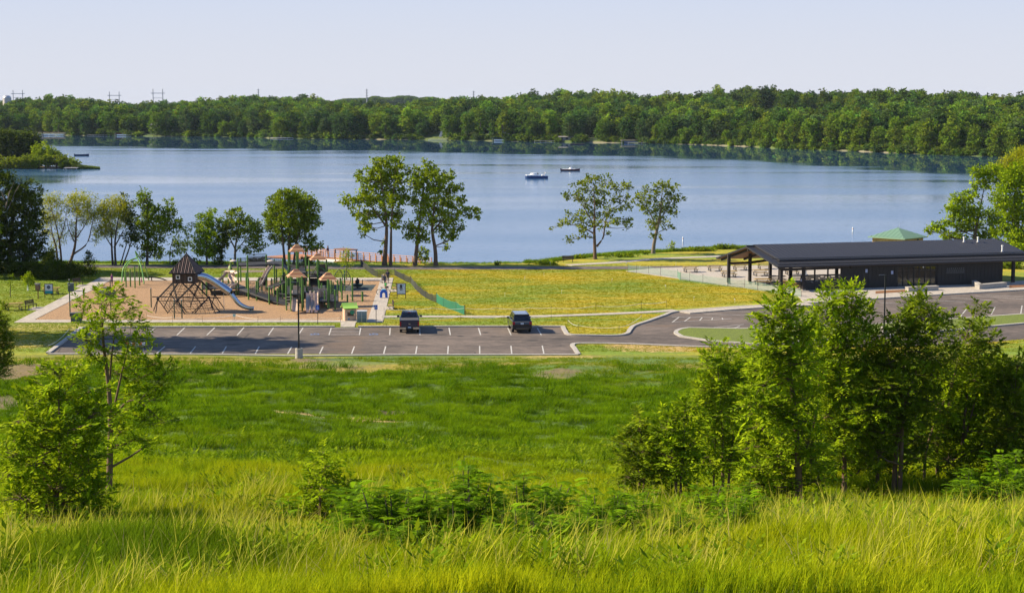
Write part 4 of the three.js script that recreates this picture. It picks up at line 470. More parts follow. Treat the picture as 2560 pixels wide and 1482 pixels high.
young('tall narrow topped young tree before the picnic plaza', [1996, 1284], [[[1996, 1287, .13], [1998, 1190, .11], [1990, 1060, .085], [1975, 920, .05], [1958, 780, .015]], [[1994, 1150, .06], [2030, 1080, .04], [2046, 1010, .015]]], [[1955, 730, 16, 22], [1950, 760, 28, 24], [1970, 775, 26, 24], [1935, 795, 34, 26], [1975, 810, 34, 26], [2005, 825, 26, 28], [1925, 830, 32, 26], [1960, 845, 40, 28], [2010, 865, 34, 28], [1920, 870, 36, 28], [1960, 890, 44, 28], [2000, 910, 40, 28], [1910, 915, 36, 28], [1945, 935, 44, 30], [1990, 955, 44, 30], [1905, 965, 38, 28], [1950, 985, 46, 30], [2010, 1000, 40, 30], [1900, 1015, 40, 30], [1945, 1040, 46, 30], [2000, 1050, 44, 30], [1895, 1065, 40, 28], [1940, 1090, 46, 30], [2015, 1100, 44, 28], [1890, 1115, 40, 28], [1945, 1140, 46, 28], [2030, 1150, 40, 28], [1900, 1165, 44, 28], [1950, 1190, 48, 26], [1885, 1210, 40, 24], [1960, 1225, 36, 20], [2040, 1200, 38, 26]]);
young('broad young tree whose top stands before the dark pavilion', [2112, 1252], [[[2112, 1255, .11], [2112, 1170, .09], [2108, 1050, .065], [2100, 900, .04], [2100, 760, .012]], [[2108, 1100, .05], [2070, 1020, .035], [2050, 950, .015]]], [[2088, 722, 22, 16], [2125, 730, 30, 18], [2150, 740, 16, 16], [2080, 755, 34, 22], [2125, 765, 38, 24], [2160, 785, 28, 24], [2065, 795, 30, 24], [2110, 805, 40, 26], [2160, 825, 32, 26], [2190, 850, 22, 22], [2070, 835, 34, 26], [2120, 850, 42, 28], [2170, 875, 34, 26], [2065, 880, 36, 28], [2115, 900, 44, 28], [2165, 925, 38, 28], [2060, 930, 38, 28], [2110, 955, 46, 30], [2170, 975, 40, 28], [2070, 985, 42, 30], [2120, 1010, 46, 30], [2175, 1025, 42, 28], [2070, 1040, 42, 30], [2125, 1065, 48, 30], [2085, 1100, 44, 28], [2150, 1110, 46, 28], [2100, 1150, 46, 26], [2165, 1160, 40, 24]]);
young('dense young tree with twin dark trunks in the thicket middle', [2242, 1245], [[[2236, 1248, .11], [2240, 1150, .09], [2252, 1030, .07], [2262, 900, .04], [2285, 780, .012]], [[2250, 1248, .09], [2254, 1150, .08], [2262, 1020, .06], [2300, 900, .03]], [[2256, 1010, .05], [2230, 930, .03], [2215, 860, .012]]], [[2294, 738, 14, 18], [2285, 765, 30, 22], [2320, 770, 28, 22], [2265, 790, 30, 24], [2305, 800, 40, 26], [2345, 805, 24, 24], [2240, 820, 30, 26], [2285, 835, 42, 28], [2335, 840, 34, 28], [2225, 860, 34, 28], [2270, 875, 44, 28], [2325, 885, 40, 28], [2365, 885, 24, 22], [2220, 910, 38, 28], [2275, 925, 44, 28], [2330, 940, 40, 28], [2215, 965, 40, 30], [2265, 985, 46, 30], [2320, 1000, 42, 28], [2210, 1025, 42, 28], [2290, 1045, 42, 28], [2200, 1080, 40, 26], [2300, 1090, 38, 28], [2190, 1130, 38, 24], [2290, 1140, 30, 24]], { green: 'mid' });
young('thin topped young tree right of the twin trunked one', [2312, 1215], [[[2312, 1218, .06], [2318, 1120, .05], [2380, 960, .035], [2430, 800, .012]], [[2380, 960, .03], [2400, 880, .02]]], [[2446, 775, 18, 18], [2430, 800, 26, 22], [2375, 800, 22, 18], [2450, 825, 28, 20], [2400, 830, 28, 22], [2480, 850, 24, 16], [2430, 855, 34, 22], [2495, 865, 16, 12], [2390, 870, 30, 22], [2450, 880, 34, 20], [2480, 895, 20, 14], [2385, 905, 32, 24], [2425, 910, 32, 20]], { green: 'mid', leaf: { ...SA, cover: .7 } });
young('bright leafy young tree with pale stem near the right edge', [2405, 1222], [[[2403, 1225, .07], [2406, 1130, .06], [2416, 1020, .045], [2430, 920, .015]], [[2414, 1080, .04], [2440, 1000, .025], [2455, 940, .01]]], [[2440, 895, 24, 18], [2415, 915, 30, 22], [2465, 915, 28, 22], [2385, 945, 32, 24], [2435, 945, 40, 24], [2490, 945, 26, 22], [2370, 980, 34, 26], [2415, 985, 40, 26], [2465, 985, 40, 26], [2360, 1020, 36, 26], [2410, 1030, 40, 26], [2470, 1030, 38, 26], [2365, 1065, 38, 26], [2420, 1075, 40, 26], [2475, 1075, 34, 26], [2360, 1110, 36, 24], [2410, 1125, 40, 24], [2450, 1120, 34, 24], [2370, 1150, 30, 20], [2425, 1165, 30, 20]]);
young('young tree cut by the right picture edge', [2535, 1215], [[[2535, 1218, .07], [2537, 1120, .055], [2540, 980, .03]], [[2490, 1205, .04], [2492, 1110, .03]]], [[2545, 910, 24, 20], [2525, 940, 28, 24], [2560, 945, 26, 26], [2510, 975, 28, 26], [2550, 985, 34, 28], [2515, 1020, 34, 28], [2560, 1035, 34, 30], [2520, 1070, 38, 28], [2565, 1090, 34, 30], [2505, 1110, 34, 26], [2545, 1135, 36, 26], [2500, 1150, 30, 22]], { green: 'mid' });
// the same thicket's second row
young('leafy tree filling the gap left of the tallest young tree', [1878, 1240], [[[1878, 1243, .08], [1876, 1150, .06], [1872, 1000, .03]]], [[1870, 890, 34, 30], [1850, 925, 38, 30], [1890, 935, 38, 30], [1860, 970, 46, 32], [1900, 990, 40, 32], [1850, 1020, 44, 32], [1890, 1045, 46, 34], [1855, 1075, 44, 32], [1900, 1100, 44, 32], [1860, 1130, 46, 32], [1890, 1170, 44, 28], [1850, 1185, 38, 24]]);
young('leafy tree filling the gap right of the tallest young tree', [2050, 1228], [[[2050, 1231, .08], [2048, 1140, .06], [2040, 980, .03]]], [[2030, 800, 20, 24], [2025, 840, 30, 30], [2040, 885, 38, 30], [2020, 925, 40, 32], [2050, 955, 42, 32], [2030, 1000, 46, 32], [2060, 1040, 44, 32], [2025, 1070, 46, 32], [2060, 1100, 44, 30], [2040, 1140, 46, 30], [2070, 1175, 42, 24]]);
young('shaded leafy tree behind the twin trunks', [2195, 1222], [[[2195, 1225, .08], [2196, 1130, .06], [2200, 980, .03]]], [[2205, 905, 40, 34], [2195, 950, 46, 34], [2220, 990, 46, 34], [2190, 1025, 48, 34], [2225, 1060, 46, 34], [2195, 1095, 46, 32], [2230, 1125, 44, 30], [2200, 1160, 44, 26]], { green: 'mid' });
young('shaded leafy tree right of the twin trunks', [2345, 1212], [[[2345, 1215, .08], [2345, 1120, .06], [2345, 970, .03]]], [[2345, 930, 36, 30], [2330, 965, 42, 32], [2360, 1000, 40, 32], [2335, 1035, 44, 32], [2365, 1070, 40, 30], [2335, 1105, 42, 30], [2360, 1140, 38, 26]], { green: 'mid' });
young('leafy tree filling behind the right edge trees', [2490, 1198], [[[2490, 1201, .07], [2490, 1110, .05], [2492, 970, .03]]], [[2505, 925, 30, 26], [2495, 965, 38, 30], [2515, 1000, 38, 30], [2490, 1040, 40, 30], [2520, 1075, 38, 30], [2490, 1110, 40, 28], [2520, 1145, 36, 24]], { green: 'mid' });
young('leafy tree filling between the two small trees and the thicket', [1745, 1240], [[[1745, 1243, .05], [1745, 1150, .04], [1745, 1020, .02]]], [[1745, 985, 26, 28], [1735, 1025, 34, 28], [1755, 1060, 36, 28], [1735, 1095, 36, 28], [1755, 1130, 36, 28], [1745, 1165, 32, 22]]);
// left
young('tall slim tree with one clear trunk on the left slope', [270, 1254], [[[269, 1257, .13], [273, 1170, .12], [275, 1060, .1], [270, 960, .08], [258, 870, .055], [252, 760, .015]], [[270, 985, .05], [277, 900, .035], [290, 800, .012]], [[276, 1040, .05], [297, 960, .04], [320, 860, .015]], [[276, 1030, .05], [330, 1000, .03], [400, 1050, .012]]], [[245, 735, 26, 12], [280, 725, 24, 12], [215, 750, 24, 12], [310, 745, 28, 14], [260, 760, 36, 14], [335, 770, 28, 14], [205, 780, 30, 14], [285, 790, 40, 16], [230, 810, 38, 16], [325, 810, 34, 16], [365, 815, 16, 10], [260, 835, 44, 18], [215, 850, 30, 16], [315, 850, 44, 18], [355, 870, 30, 16], [275, 880, 50, 20], [225, 885, 26, 14], [335, 900, 48, 20], [385, 910, 36, 16], [420, 925, 24, 12], [290, 930, 44, 20], [355, 945, 48, 22], [405, 960, 30, 16], [320, 985, 46, 22], [375, 1000, 44, 20], [300, 1030, 40, 20], [355, 1050, 46, 20], [410, 1055, 36, 14], [455, 1050, 20, 9], [300, 1080, 36, 18], [340, 1095, 34, 14], [285, 1120, 22, 14], [370, 1110, 24, 10]], { green: 'ash', leaf: { ...SA, cover: .78, gap: .26 }, grow: 1.08, dz: .6 });
young('dense dark bushy tree in the lower left corner', [134, 1345], [[[132, 1350, .1], [138, 1250, .085], [150, 1130, .06], [145, 1000, .02]], [[142, 1345, .06], [160, 1230, .05], [190, 1110, .02]]], [[150, 935, 34, 20], [190, 950, 36, 22], [110, 965, 34, 22], [230, 975, 30, 22], [165, 985, 46, 26], [85, 1005, 38, 26], [125, 1025, 46, 28], [200, 1025, 48, 28], [240, 1030, 28, 26], [55, 1050, 38, 26], [105, 1070, 46, 28], [170, 1075, 48, 30], [225, 1080, 40, 30], [40, 1095, 40, 26], [95, 1115, 48, 28], [160, 1125, 50, 30], [220, 1135, 42, 30], [25, 1140, 38, 26], [80, 1160, 48, 28], [145, 1175, 50, 30], [210, 1185, 46, 30], [15, 1185, 36, 24], [65, 1205, 46, 26], [130, 1220, 50, 28], [200, 1230, 50, 28], [240, 1235, 30, 26], [50, 1245, 44, 24], [110, 1265, 46, 24], [190, 1275, 50, 26], [240, 1285, 36, 24], [265, 1300, 26, 20], [70, 1285, 36, 18], [170, 1310, 36, 16], [225, 1318, 36, 16]], { green: 'ash', leaf: { ...SA, cover: .9, gap: .18 } });
young('edge of a tree cut by the left picture edge', [-30, 1060], [[[-30, 1064, .14], [-30, 960, .1], [-20, 820, .03]]], [[2, 775, 12, 16], [-8, 800, 24, 22], [10, 825, 16, 18], [-14, 850, 30, 26], [14, 868, 18, 18], [-8, 900, 30, 22], [10, 908, 18, 16], [-8, 935, 24, 14], [-50, 850, 40, 70]], { green: 'mid' });
young('small leafy sapling in the lower centre of the slope', [796, 1334], [[[796, 1337, .05], [800, 1250, .035], [806, 1150, .01]], [[798, 1290, .03], [840, 1240, .02], [868, 1205, .008]]], [[804, 1130, 16, 20], [790, 1155, 24, 20], [815, 1165, 26, 20], [795, 1190, 30, 22], [775, 1215, 26, 18], [810, 1225, 30, 20], [780, 1250, 32, 20], [850, 1210, 20, 16], [868, 1195, 16, 14], [850, 1240, 26, 18], [872, 1240, 18, 16], [800, 1280, 40, 22], [850, 1265, 26, 16], [765, 1285, 26, 20], [830, 1300, 36, 20]], { name: 'sapling_tree', green: 'ash', leaf: { ...SA, len: .14, wid: .065, cover: .85, shoot: .4 } });
// feathery sumac bushes in front
function frond(gb, R, o, dir, L, cols) {
  const base = cols[Math.floor(R() * cols.length)], k = .8 + R() * .4, c = [base[0] * k, base[1] * k, base[2] * k], side = V(dir.z, 0, -dir.x).normalize(), p = V(), q = V();
  for (let j = 1; j < 9; j++) { const t = j / 9; p.copy(o).addScaledVector(dir, L * t); p.y -= L * .45 * t * t; for (const s of [-1, 1]) { q.copy(side).multiplyScalar(s).addScaledVector(dir, .45); q.y -= .3; q.normalize(); T3.copy(dir).cross(q).normalize(); const up = T3.y < 0 ? -1 : 1; T2.copy(q).cross(T3).multiplyScalar(up).normalize(); gb.leaf(p, q, T2, L * .34 * (1 - .35 * Math.abs(t - .4)), L * .1, c); } }
}
function sumac(seed) { const R = rng(seed), wood = new GB(), gb = new GB(), g = thing('sumac_bush', '', 'bush'); const n = 12; for (let s = 0; s < n; s++) { const a = R() * 6.28, r = .7 * Math.sqrt(R()), top = V(Math.cos(a) * r, (.55 + R() * .75) * (1.15 - r * .5), Math.sin(a) * r * .8); wood.tube([V(top.x * .5, -.1, top.z * .5), top.clone().multiplyScalar(.5).setX(top.x * .7), top.clone().multiplyScalar(.82)], [.02, .016, .008], 4); for (let k = 0; k < 24; k++) { const b = k * 2.4 + R(), d = V(Math.cos(b), .15 + R() * .55, Math.sin(b)).normalize(); frond(gb, R, top.clone().multiplyScalar(.85 + R() * .15).addScaledVector(V(0, -1, 0), R() * .75 * top.y), d, .22 + R() * .16, GREENS.sumac); } } part(g, 'stem', wood.build(), M.bark).userData.kind = 'stuff'; part(g, 'crown', gb.build(), M.leaf).userData.kind = 'stuff'; return g; }
{
  const P = [sumac(51), sumac(52), sumac(53)], spots = [[735, 1350, .8], [790, 1366, .9], [850, 1352, 1], [900, 1372, 1.1], [945, 1350, 1.05], [985, 1378, 1.1], [1035, 1345, 1.15], [1045, 1388, .95], [1105, 1372, 1.1], [1120, 1335, 1], [1170, 1365, 1.05], [1215, 1340, .9], [1250, 1370, 1.1], [1305, 1352, 1.05], [1330, 1378, 1], [1375, 1345, 1.1], [1420, 1372, 1.05], [1460, 1345, 1.15], [1495, 1368, 1], [1545, 1350, 1], [1600, 1345, .85], [1650, 1340, 1], [1700, 1345, .95], [1770, 1318, 1], [1830, 1325, .95], [1870, 1330, .8], [1900, 1312, .8], [2420, 1285, 1], [2480, 1270, 1.15], [2530, 1262, 1.2], [2380, 1262, .9], [2560, 1285, 1.1]];
  const ordi = ['first', 'second', 'third', 'fourth', 'fifth', 'sixth', 'seventh', 'eighth', 'ninth', 'tenth', 'eleventh', 'twelfth', 'thirteenth', 'fourteenth', 'fifteenth', 'sixteenth', 'seventeenth', 'eighteenth', 'nineteenth', 'twentieth', 'twenty first', 'twenty second', 'twenty third', 'twenty fourth', 'twenty fifth', 'twenty sixth', 'twenty seventh'];
  const GS = 'feathery sumac bushes on the near slope', R = rng(5);
  [...spots].sort((a, b) => a[0] - b[0]).map((q, i) => [q[0], q[1] + (i * 7 % 5) * 9 - 20, q[2] * [1.25, .7, 1, .55, 1.15][i * 3 % 5]]).forEach(([x, y, s], i) => { const label = i < 27 ? ordi[i] + ' feathery sumac bush from the left in the band across the slope' : ['feathery sumac left of the pale stem', 'feathery sumac below the pale stemmed young tree', 'sumac bush left of the last one by the right edge', 'sumac bush near the right picture edge', 'lowest sumac bush cut by the right picture edge'][i - 27], p = tp(x, y), k = i % 3; if (i < 3) { P[k].userData.label = label; P[k].userData.group = GS; P[k].position.copy(p); P[k].rotation.y = R() * 6; P[k].scale.setScalar(s); } else { copyOf(P[k], label, p, R() * 6.28, s).userData.group = GS; } });
}
const bushy = (label, px, py, w, h, green) => shrub(label, px, py, w, h, green, 7, { len: .12, wid: .065, cover: .85, gap: .2, shoot: .3 }, 'leafy_shrub', true);
bushy('leafy shrub at the foot of the twin trunks', 2180, 1262, 50, 60, 'light'); bushy('bright leafy shrub below the pale stemmed young tree', 2440, 1250, 70, 70, 'light'); bushy('low leafy shrub at the foot of the tallest young tree', 2060, 1275, 50, 40, 'ash'); bushy('leafy shrub at the right picture edge', 2530, 1258, 60, 50, 'ash'); bushy('small leafy shrub left of the second young tree', 1560, 1275, 40, 30, 'ash'); bushy('low green shrub with long shadow on the left slope', 530, 1260, 40, 34, 'mid'); bushy('small dark bush below the slope centre left', 565, 1335, 26, 46, 'mid'); bushy('low leafy weeds between left tree and field', 430, 1272, 50, 26, 'ash'); bushy('low leafy weeds right of the left shadow', 610, 1265, 40, 24, 'ash'); bushy('small bush in the field above the sumac', 1010, 1212, 20, 22, 'mid'); bushy('leafy weeds above the sumac band', 1145, 1262, 40, 36, 'ash'); bushy('leafy weeds right above the sumac band', 1230, 1258, 36, 30, 'ash'); bushy('leafy low shrub in front of the lower left tree', 60, 1345, 60, 36, 'ash'); bushy('small broad leaved weed in the bottom centre grass', 1292, 1438, 34, 34, 'mid'); bushy('broad leaved weed in the bottom right grass', 2290, 1362, 14, 16, 'light'); bushy('dark round shrub below the left end of the lot', 130, 940, 50, 26, 'mid'); bushy('dark green shrub beside the round one below the lot', 190, 948, 30, 20, 'mid');
// grass: real blades
function tuft(seed, n, h, w, r, bend) {
  const R = rng(seed), p = [], nn = [], idx = [];
  for (let k = 0; k < n; k++) {
    const a = R() * 6.28, rr = r * Math.sqrt(R()), x = Math.cos(a) * rr, z = Math.sin(a) * rr, b = R() * 6.28, L = h * (.55 + R() * .6), bx = Math.cos(b) * bend * L * (.4 + R()), bz = Math.sin(b) * bend * L * (.4 + R()), f = R() * 3.14, sx = Math.cos(f) * w / 2, sz = Math.sin(f) * w / 2, o = p.length / 3;
    p.push(x - sx, 0, z - sz, x + sx, 0, z + sz, x + bx * .35 - sx * .8, L * .6, z + bz * .35 - sz * .8, x + bx * .35 + sx * .8, L * .6, z + bz * .35 + sz * .8, x + bx, L, z + bz);
    const nx = -sz, nz = sx, l = Math.hypot(nx, nz); for (let j = 0; j < 5; j++) nn.push(nx / l * .8, .6, nz / l * .8); idx.push(o, o + 1, o + 2, o + 1, o + 3, o + 2, o + 2, o + 3, o + 4);
  }
  const g = new THREE.BufferGeometry(); g.setAttribute('position', new THREE.Float32BufferAttribute(p, 3)); g.setIndex(idx); g.computeVertexNormals(); return g;
}
function scatter(name, label, geos, N, pick, m = M.grassPlain) {
  const R = rng(name.length * 31 + N), lists = geos.map(() => []); let tries = 0, got = 0;
  while (got < N && tries++ < N * 12) { const e = pick(R); if (!e) continue; lists[Math.floor(R() * geos.length)].push(e); got++; }
  const q = new THREE.Quaternion(), q2 = new THREE.Quaternion(), mm = new THREE.Matrix4(), col = new THREE.Color();
  geos.forEach((g, i) => { const L = lists[i], im = new THREE.InstancedMesh(g, m, L.length); im.name = numbered(name); L.forEach((e, k) => { q.setFromAxisAngle(V(0, 1, 0), R() * 6.28); if (e.lean) { q2.setFromAxisAngle(V(0, 0, 1), -e.lean); q.premultiply(q2); } mm.compose(V(e.x, landY(e.x, e.d) - .02, -e.d), q, V(e.s * (e.w ?? 1), e.s * (e.h ?? 1), e.s * (e.w ?? 1))); im.setMatrixAt(k, mm); im.setColorAt(k, col.setRGB(...e.c)); }); im.userData = { kind: 'stuff', label, category: 'grass' }; shade(im); scene.add(im); });
}
M.grassPlain = new THREE.MeshPhysicalMaterial({ color: lin(1, 1, 1), roughness: 1, transmission: .4, thickness: 0, ior: 1.3, specularIntensity: .06, side: THREE.DoubleSide });
const inView = (R, a, b, pow = 1) => { const d = Math.sqrt(lerp(a * a, b * b, Math.pow(R(), pow))), x = (R() * 2 - 1) * (d * .308 + 2); return [x, d]; };
const mixc = (a, b, t, k) => [lerp(a[0], b[0], t) * k, lerp(a[1], b[1], t) * k, lerp(a[2], b[2], t) * k];
const darkClump = tp(420, 1420);
scatter('tall_grass', 'tall yellow green grass along the bottom of the slope', [tuft(1, 10, .62, .017, .15, .3), tuft(2, 10, .72, .018, .15, .35), tuft(3, 9, .55, .02, .14, .5)], 98000, (R) => { const [x, d] = inView(R, 26, 74); const t = clamp(.5 + fbm(x * .12, d * .12, 3) * .9 + (R() - .5) * .5, 0, 1), dk = Math.exp(-(((x - darkClump.x) / 3.2) ** 2 + ((d + darkClump.z) / 2.6) ** 2)); return { x, d, s: .5 + R() * .42 + dk * .4, lean: .04 + R() * .2, c: mixc(mixc([.23, .33, .005], [.43, .45, .007], t, 1), [.09, .175, .005], clamp(dk * 1.3 + (R() < .14 ? .7 : 0), 0, .85), .72 + R() * .5) }; });
scatter('field_grass', 'rich green rough grass covering the field below the lot', [tuft(4, 9, .36, .028, .2, .5), tuft(5, 9, .42, .028, .2, .5), tuft(6, 8, .32, .03, .22, .6)], 175000, (R) => { const [x, d] = inView(R, 60, 157.5); const cl = fbm(x * .22 + 3, d * .3, 3), big = fbm(x * .05, d * .07, 2), dry = sstep(132, 150, d + big * 20), near = sstep(108, 60, d + cl * 16 + big * 10); if (R() < dry * .45 || R() < near * .3) return null; for (const q of bare) { const u = (x - q[0]) / q[2], v = (d - q[1]) / q[3]; if (u * u + v * v < .9 && R() < .93) return null; } const t = clamp(.5 + big * .8 + cl * .5 + (R() - .5) * .3, 0, 1); return { x, d, s: (.55 + clamp(cl, -.4, 1) * .95 + R() * .3) * (1 - dry * .45), w: 1.25, lean: .05 + R() * .2, c: mixc(mixc(mixc([.10, .20, .003], [.21, .325, .004], t, 1), [.37, .44, .006], near * .8, 1), mixc([.27, .285, .007], [.17, .25, .010], R(), 1), dry * .75, (.7 + R() * .45) * (.86 + .3 * clamp(cl + .3, 0, 1))) }; });
scatter('tussocks', 'taller darker tussocks dotted over the field', [tuft(14, 16, .75, .034, .26, .5), tuft(15, 16, .65, .034, .3, .6)], 3000, (R) => { const [x, d] = inView(R, 78, 150); if (fbm(x * .09 + 20, d * .14, 2) < .05 + R() * .2) return null; return { x, d, s: .6 + R() * .55, w: 1.5, lean: .1 + R() * .2, c: mixc([.07, .145, .003], [.14, .235, .004], R(), .8 + R() * .4) }; });
scatter('lawn_grass', 'short yellowing grass of the mown lawn', [tuft(7, 7, .07, .03, .16, .6), tuft(8, 7, .08, .03, .16, .6)], 70000, (R) => { const [x, d] = inView(R, 162, 248); const P = V(x, 0, -d); if (onPaving(x, d)) return null; const t = clamp(.5 + fbm(x * .045 + 4, d * .06, 3) * .6 + fbm(x * .07 + 7, d * .42, 4) * .75, 0, 1), left = x < -18 && d > 178 ? .25 : 1; return { x, d, s: .7 + R() * .6, w: 1.4, c: mixc([.165, .23, .005], [.40, .305, .005], t * left, .8 + R() * .35) }; });
scatter('shore_grass', 'taller green grass fringing the water edge', [tuft(21, 9, .5, .03, .25, .4), tuft(22, 9, .6, .03, .25, .4)], 9000, (R) => { const x = -70 + R() * 120, t = R() * 2.6, d = shoreD(x) - 1.9 + t; if (x > -34 && x < 2 && R() < .7) return null; return { x, d, s: (x > 2 ? .9 : .6) * (.7 + R() * .6), w: 1.4, c: mixc([.10, .2, .006], [.2, .29, .008], R(), .85 + R() * .3) }; });
scatter('seeding_grass', 'pale feathery seed heads leaning over the near grass', [tuft(9, 5, 1.05, .02, .12, .45), tuft(10, 6, .95, .024, .1, .5)], 1500, (R) => { const [x, d] = inView(R, 28, 52); if (fbm(x * .2 + 9, d * .2, 2) < -.05 && R() < .8) return null; return { x, d, s: .75 + R() * .4, lean: .15 + R() * .35, c: mixc([.44, .45, .02], [.5, .46, .08], R(), .85 + R() * .25) }; });
scatter('dry_stalks', 'scattered straw coloured dry stalks in the near grass', [tuft(11, 2, .9, .012, .05, .5), tuft(12, 3, .7, .012, .08, .9)], 1100, (R) => { const [x, d] = inView(R, 28, 62); return { x, d, s: .6 + R() * .6, lean: (R() - .3) * .9, c: [.5 * (.8 + R() * .3), .38 * (.8 + R() * .3), .17] }; });
{ // broad leaved weeds mixed into the near grass
  const wl = (seed, n, L, w) => { const R = rng(seed), gb = new GB(); for (let k = 0; k < n; k++) { const a = k * 2.4 + R(), y = .1 + .4 * k / n, o = V(Math.cos(a) * .05, y, Math.sin(a) * .05), d = V(Math.cos(a), .5 + R() * .5, Math.sin(a)).normalize(); T3.set(-d.z, 0, d.x).normalize(); gb.leaf(o, d, T3, L * (.7 + R() * .6), w * (.7 + R() * .5), [1, 1, 1]); } return gb.build(); };
  scatter('weeds', 'broad leaved weeds scattered through the near grass', [wl(31, 12, .13, .05), wl(32, 16, .1, .04), wl(33, 10, .16, .055)], 3200, (R) => { const [x, d] = inView(R, 27, 92); if (fbm(x * .16 + 30, d * .16, 2) < .02 + R() * .15) return null; return { x, d, s: .8 + R() * .8, w: 1.15, c: mixc([.11, .2, .006], [.26, .34, .008], R(), .8 + R() * .3) }; });
}
{ const b = tp(560, 1420), g = thing('grass_stalks', 'tall bent grass stalks leaning right above the lower left grass', 'stalks', b), gb = new GB(); for (const [x0, y0, x1, y1] of [[632, 1345, 690, 1225], [640, 1350, 700, 1245], [620, 1380, 672, 1260], [440, 1440, 520, 1290], [450, 1440, 545, 1300]]) { const L = (x, y) => atDepth(x, y, -b.z).sub(b); gb.tube([L(x0, y0 + 40), L((x0 + x1) / 2 - 6, (y0 + y1) / 2), L(x1, y1)], [.008, .007, .004], 4, [.5, .45, .12]); } part(g, 'stem', gb.build(), M.grass); }

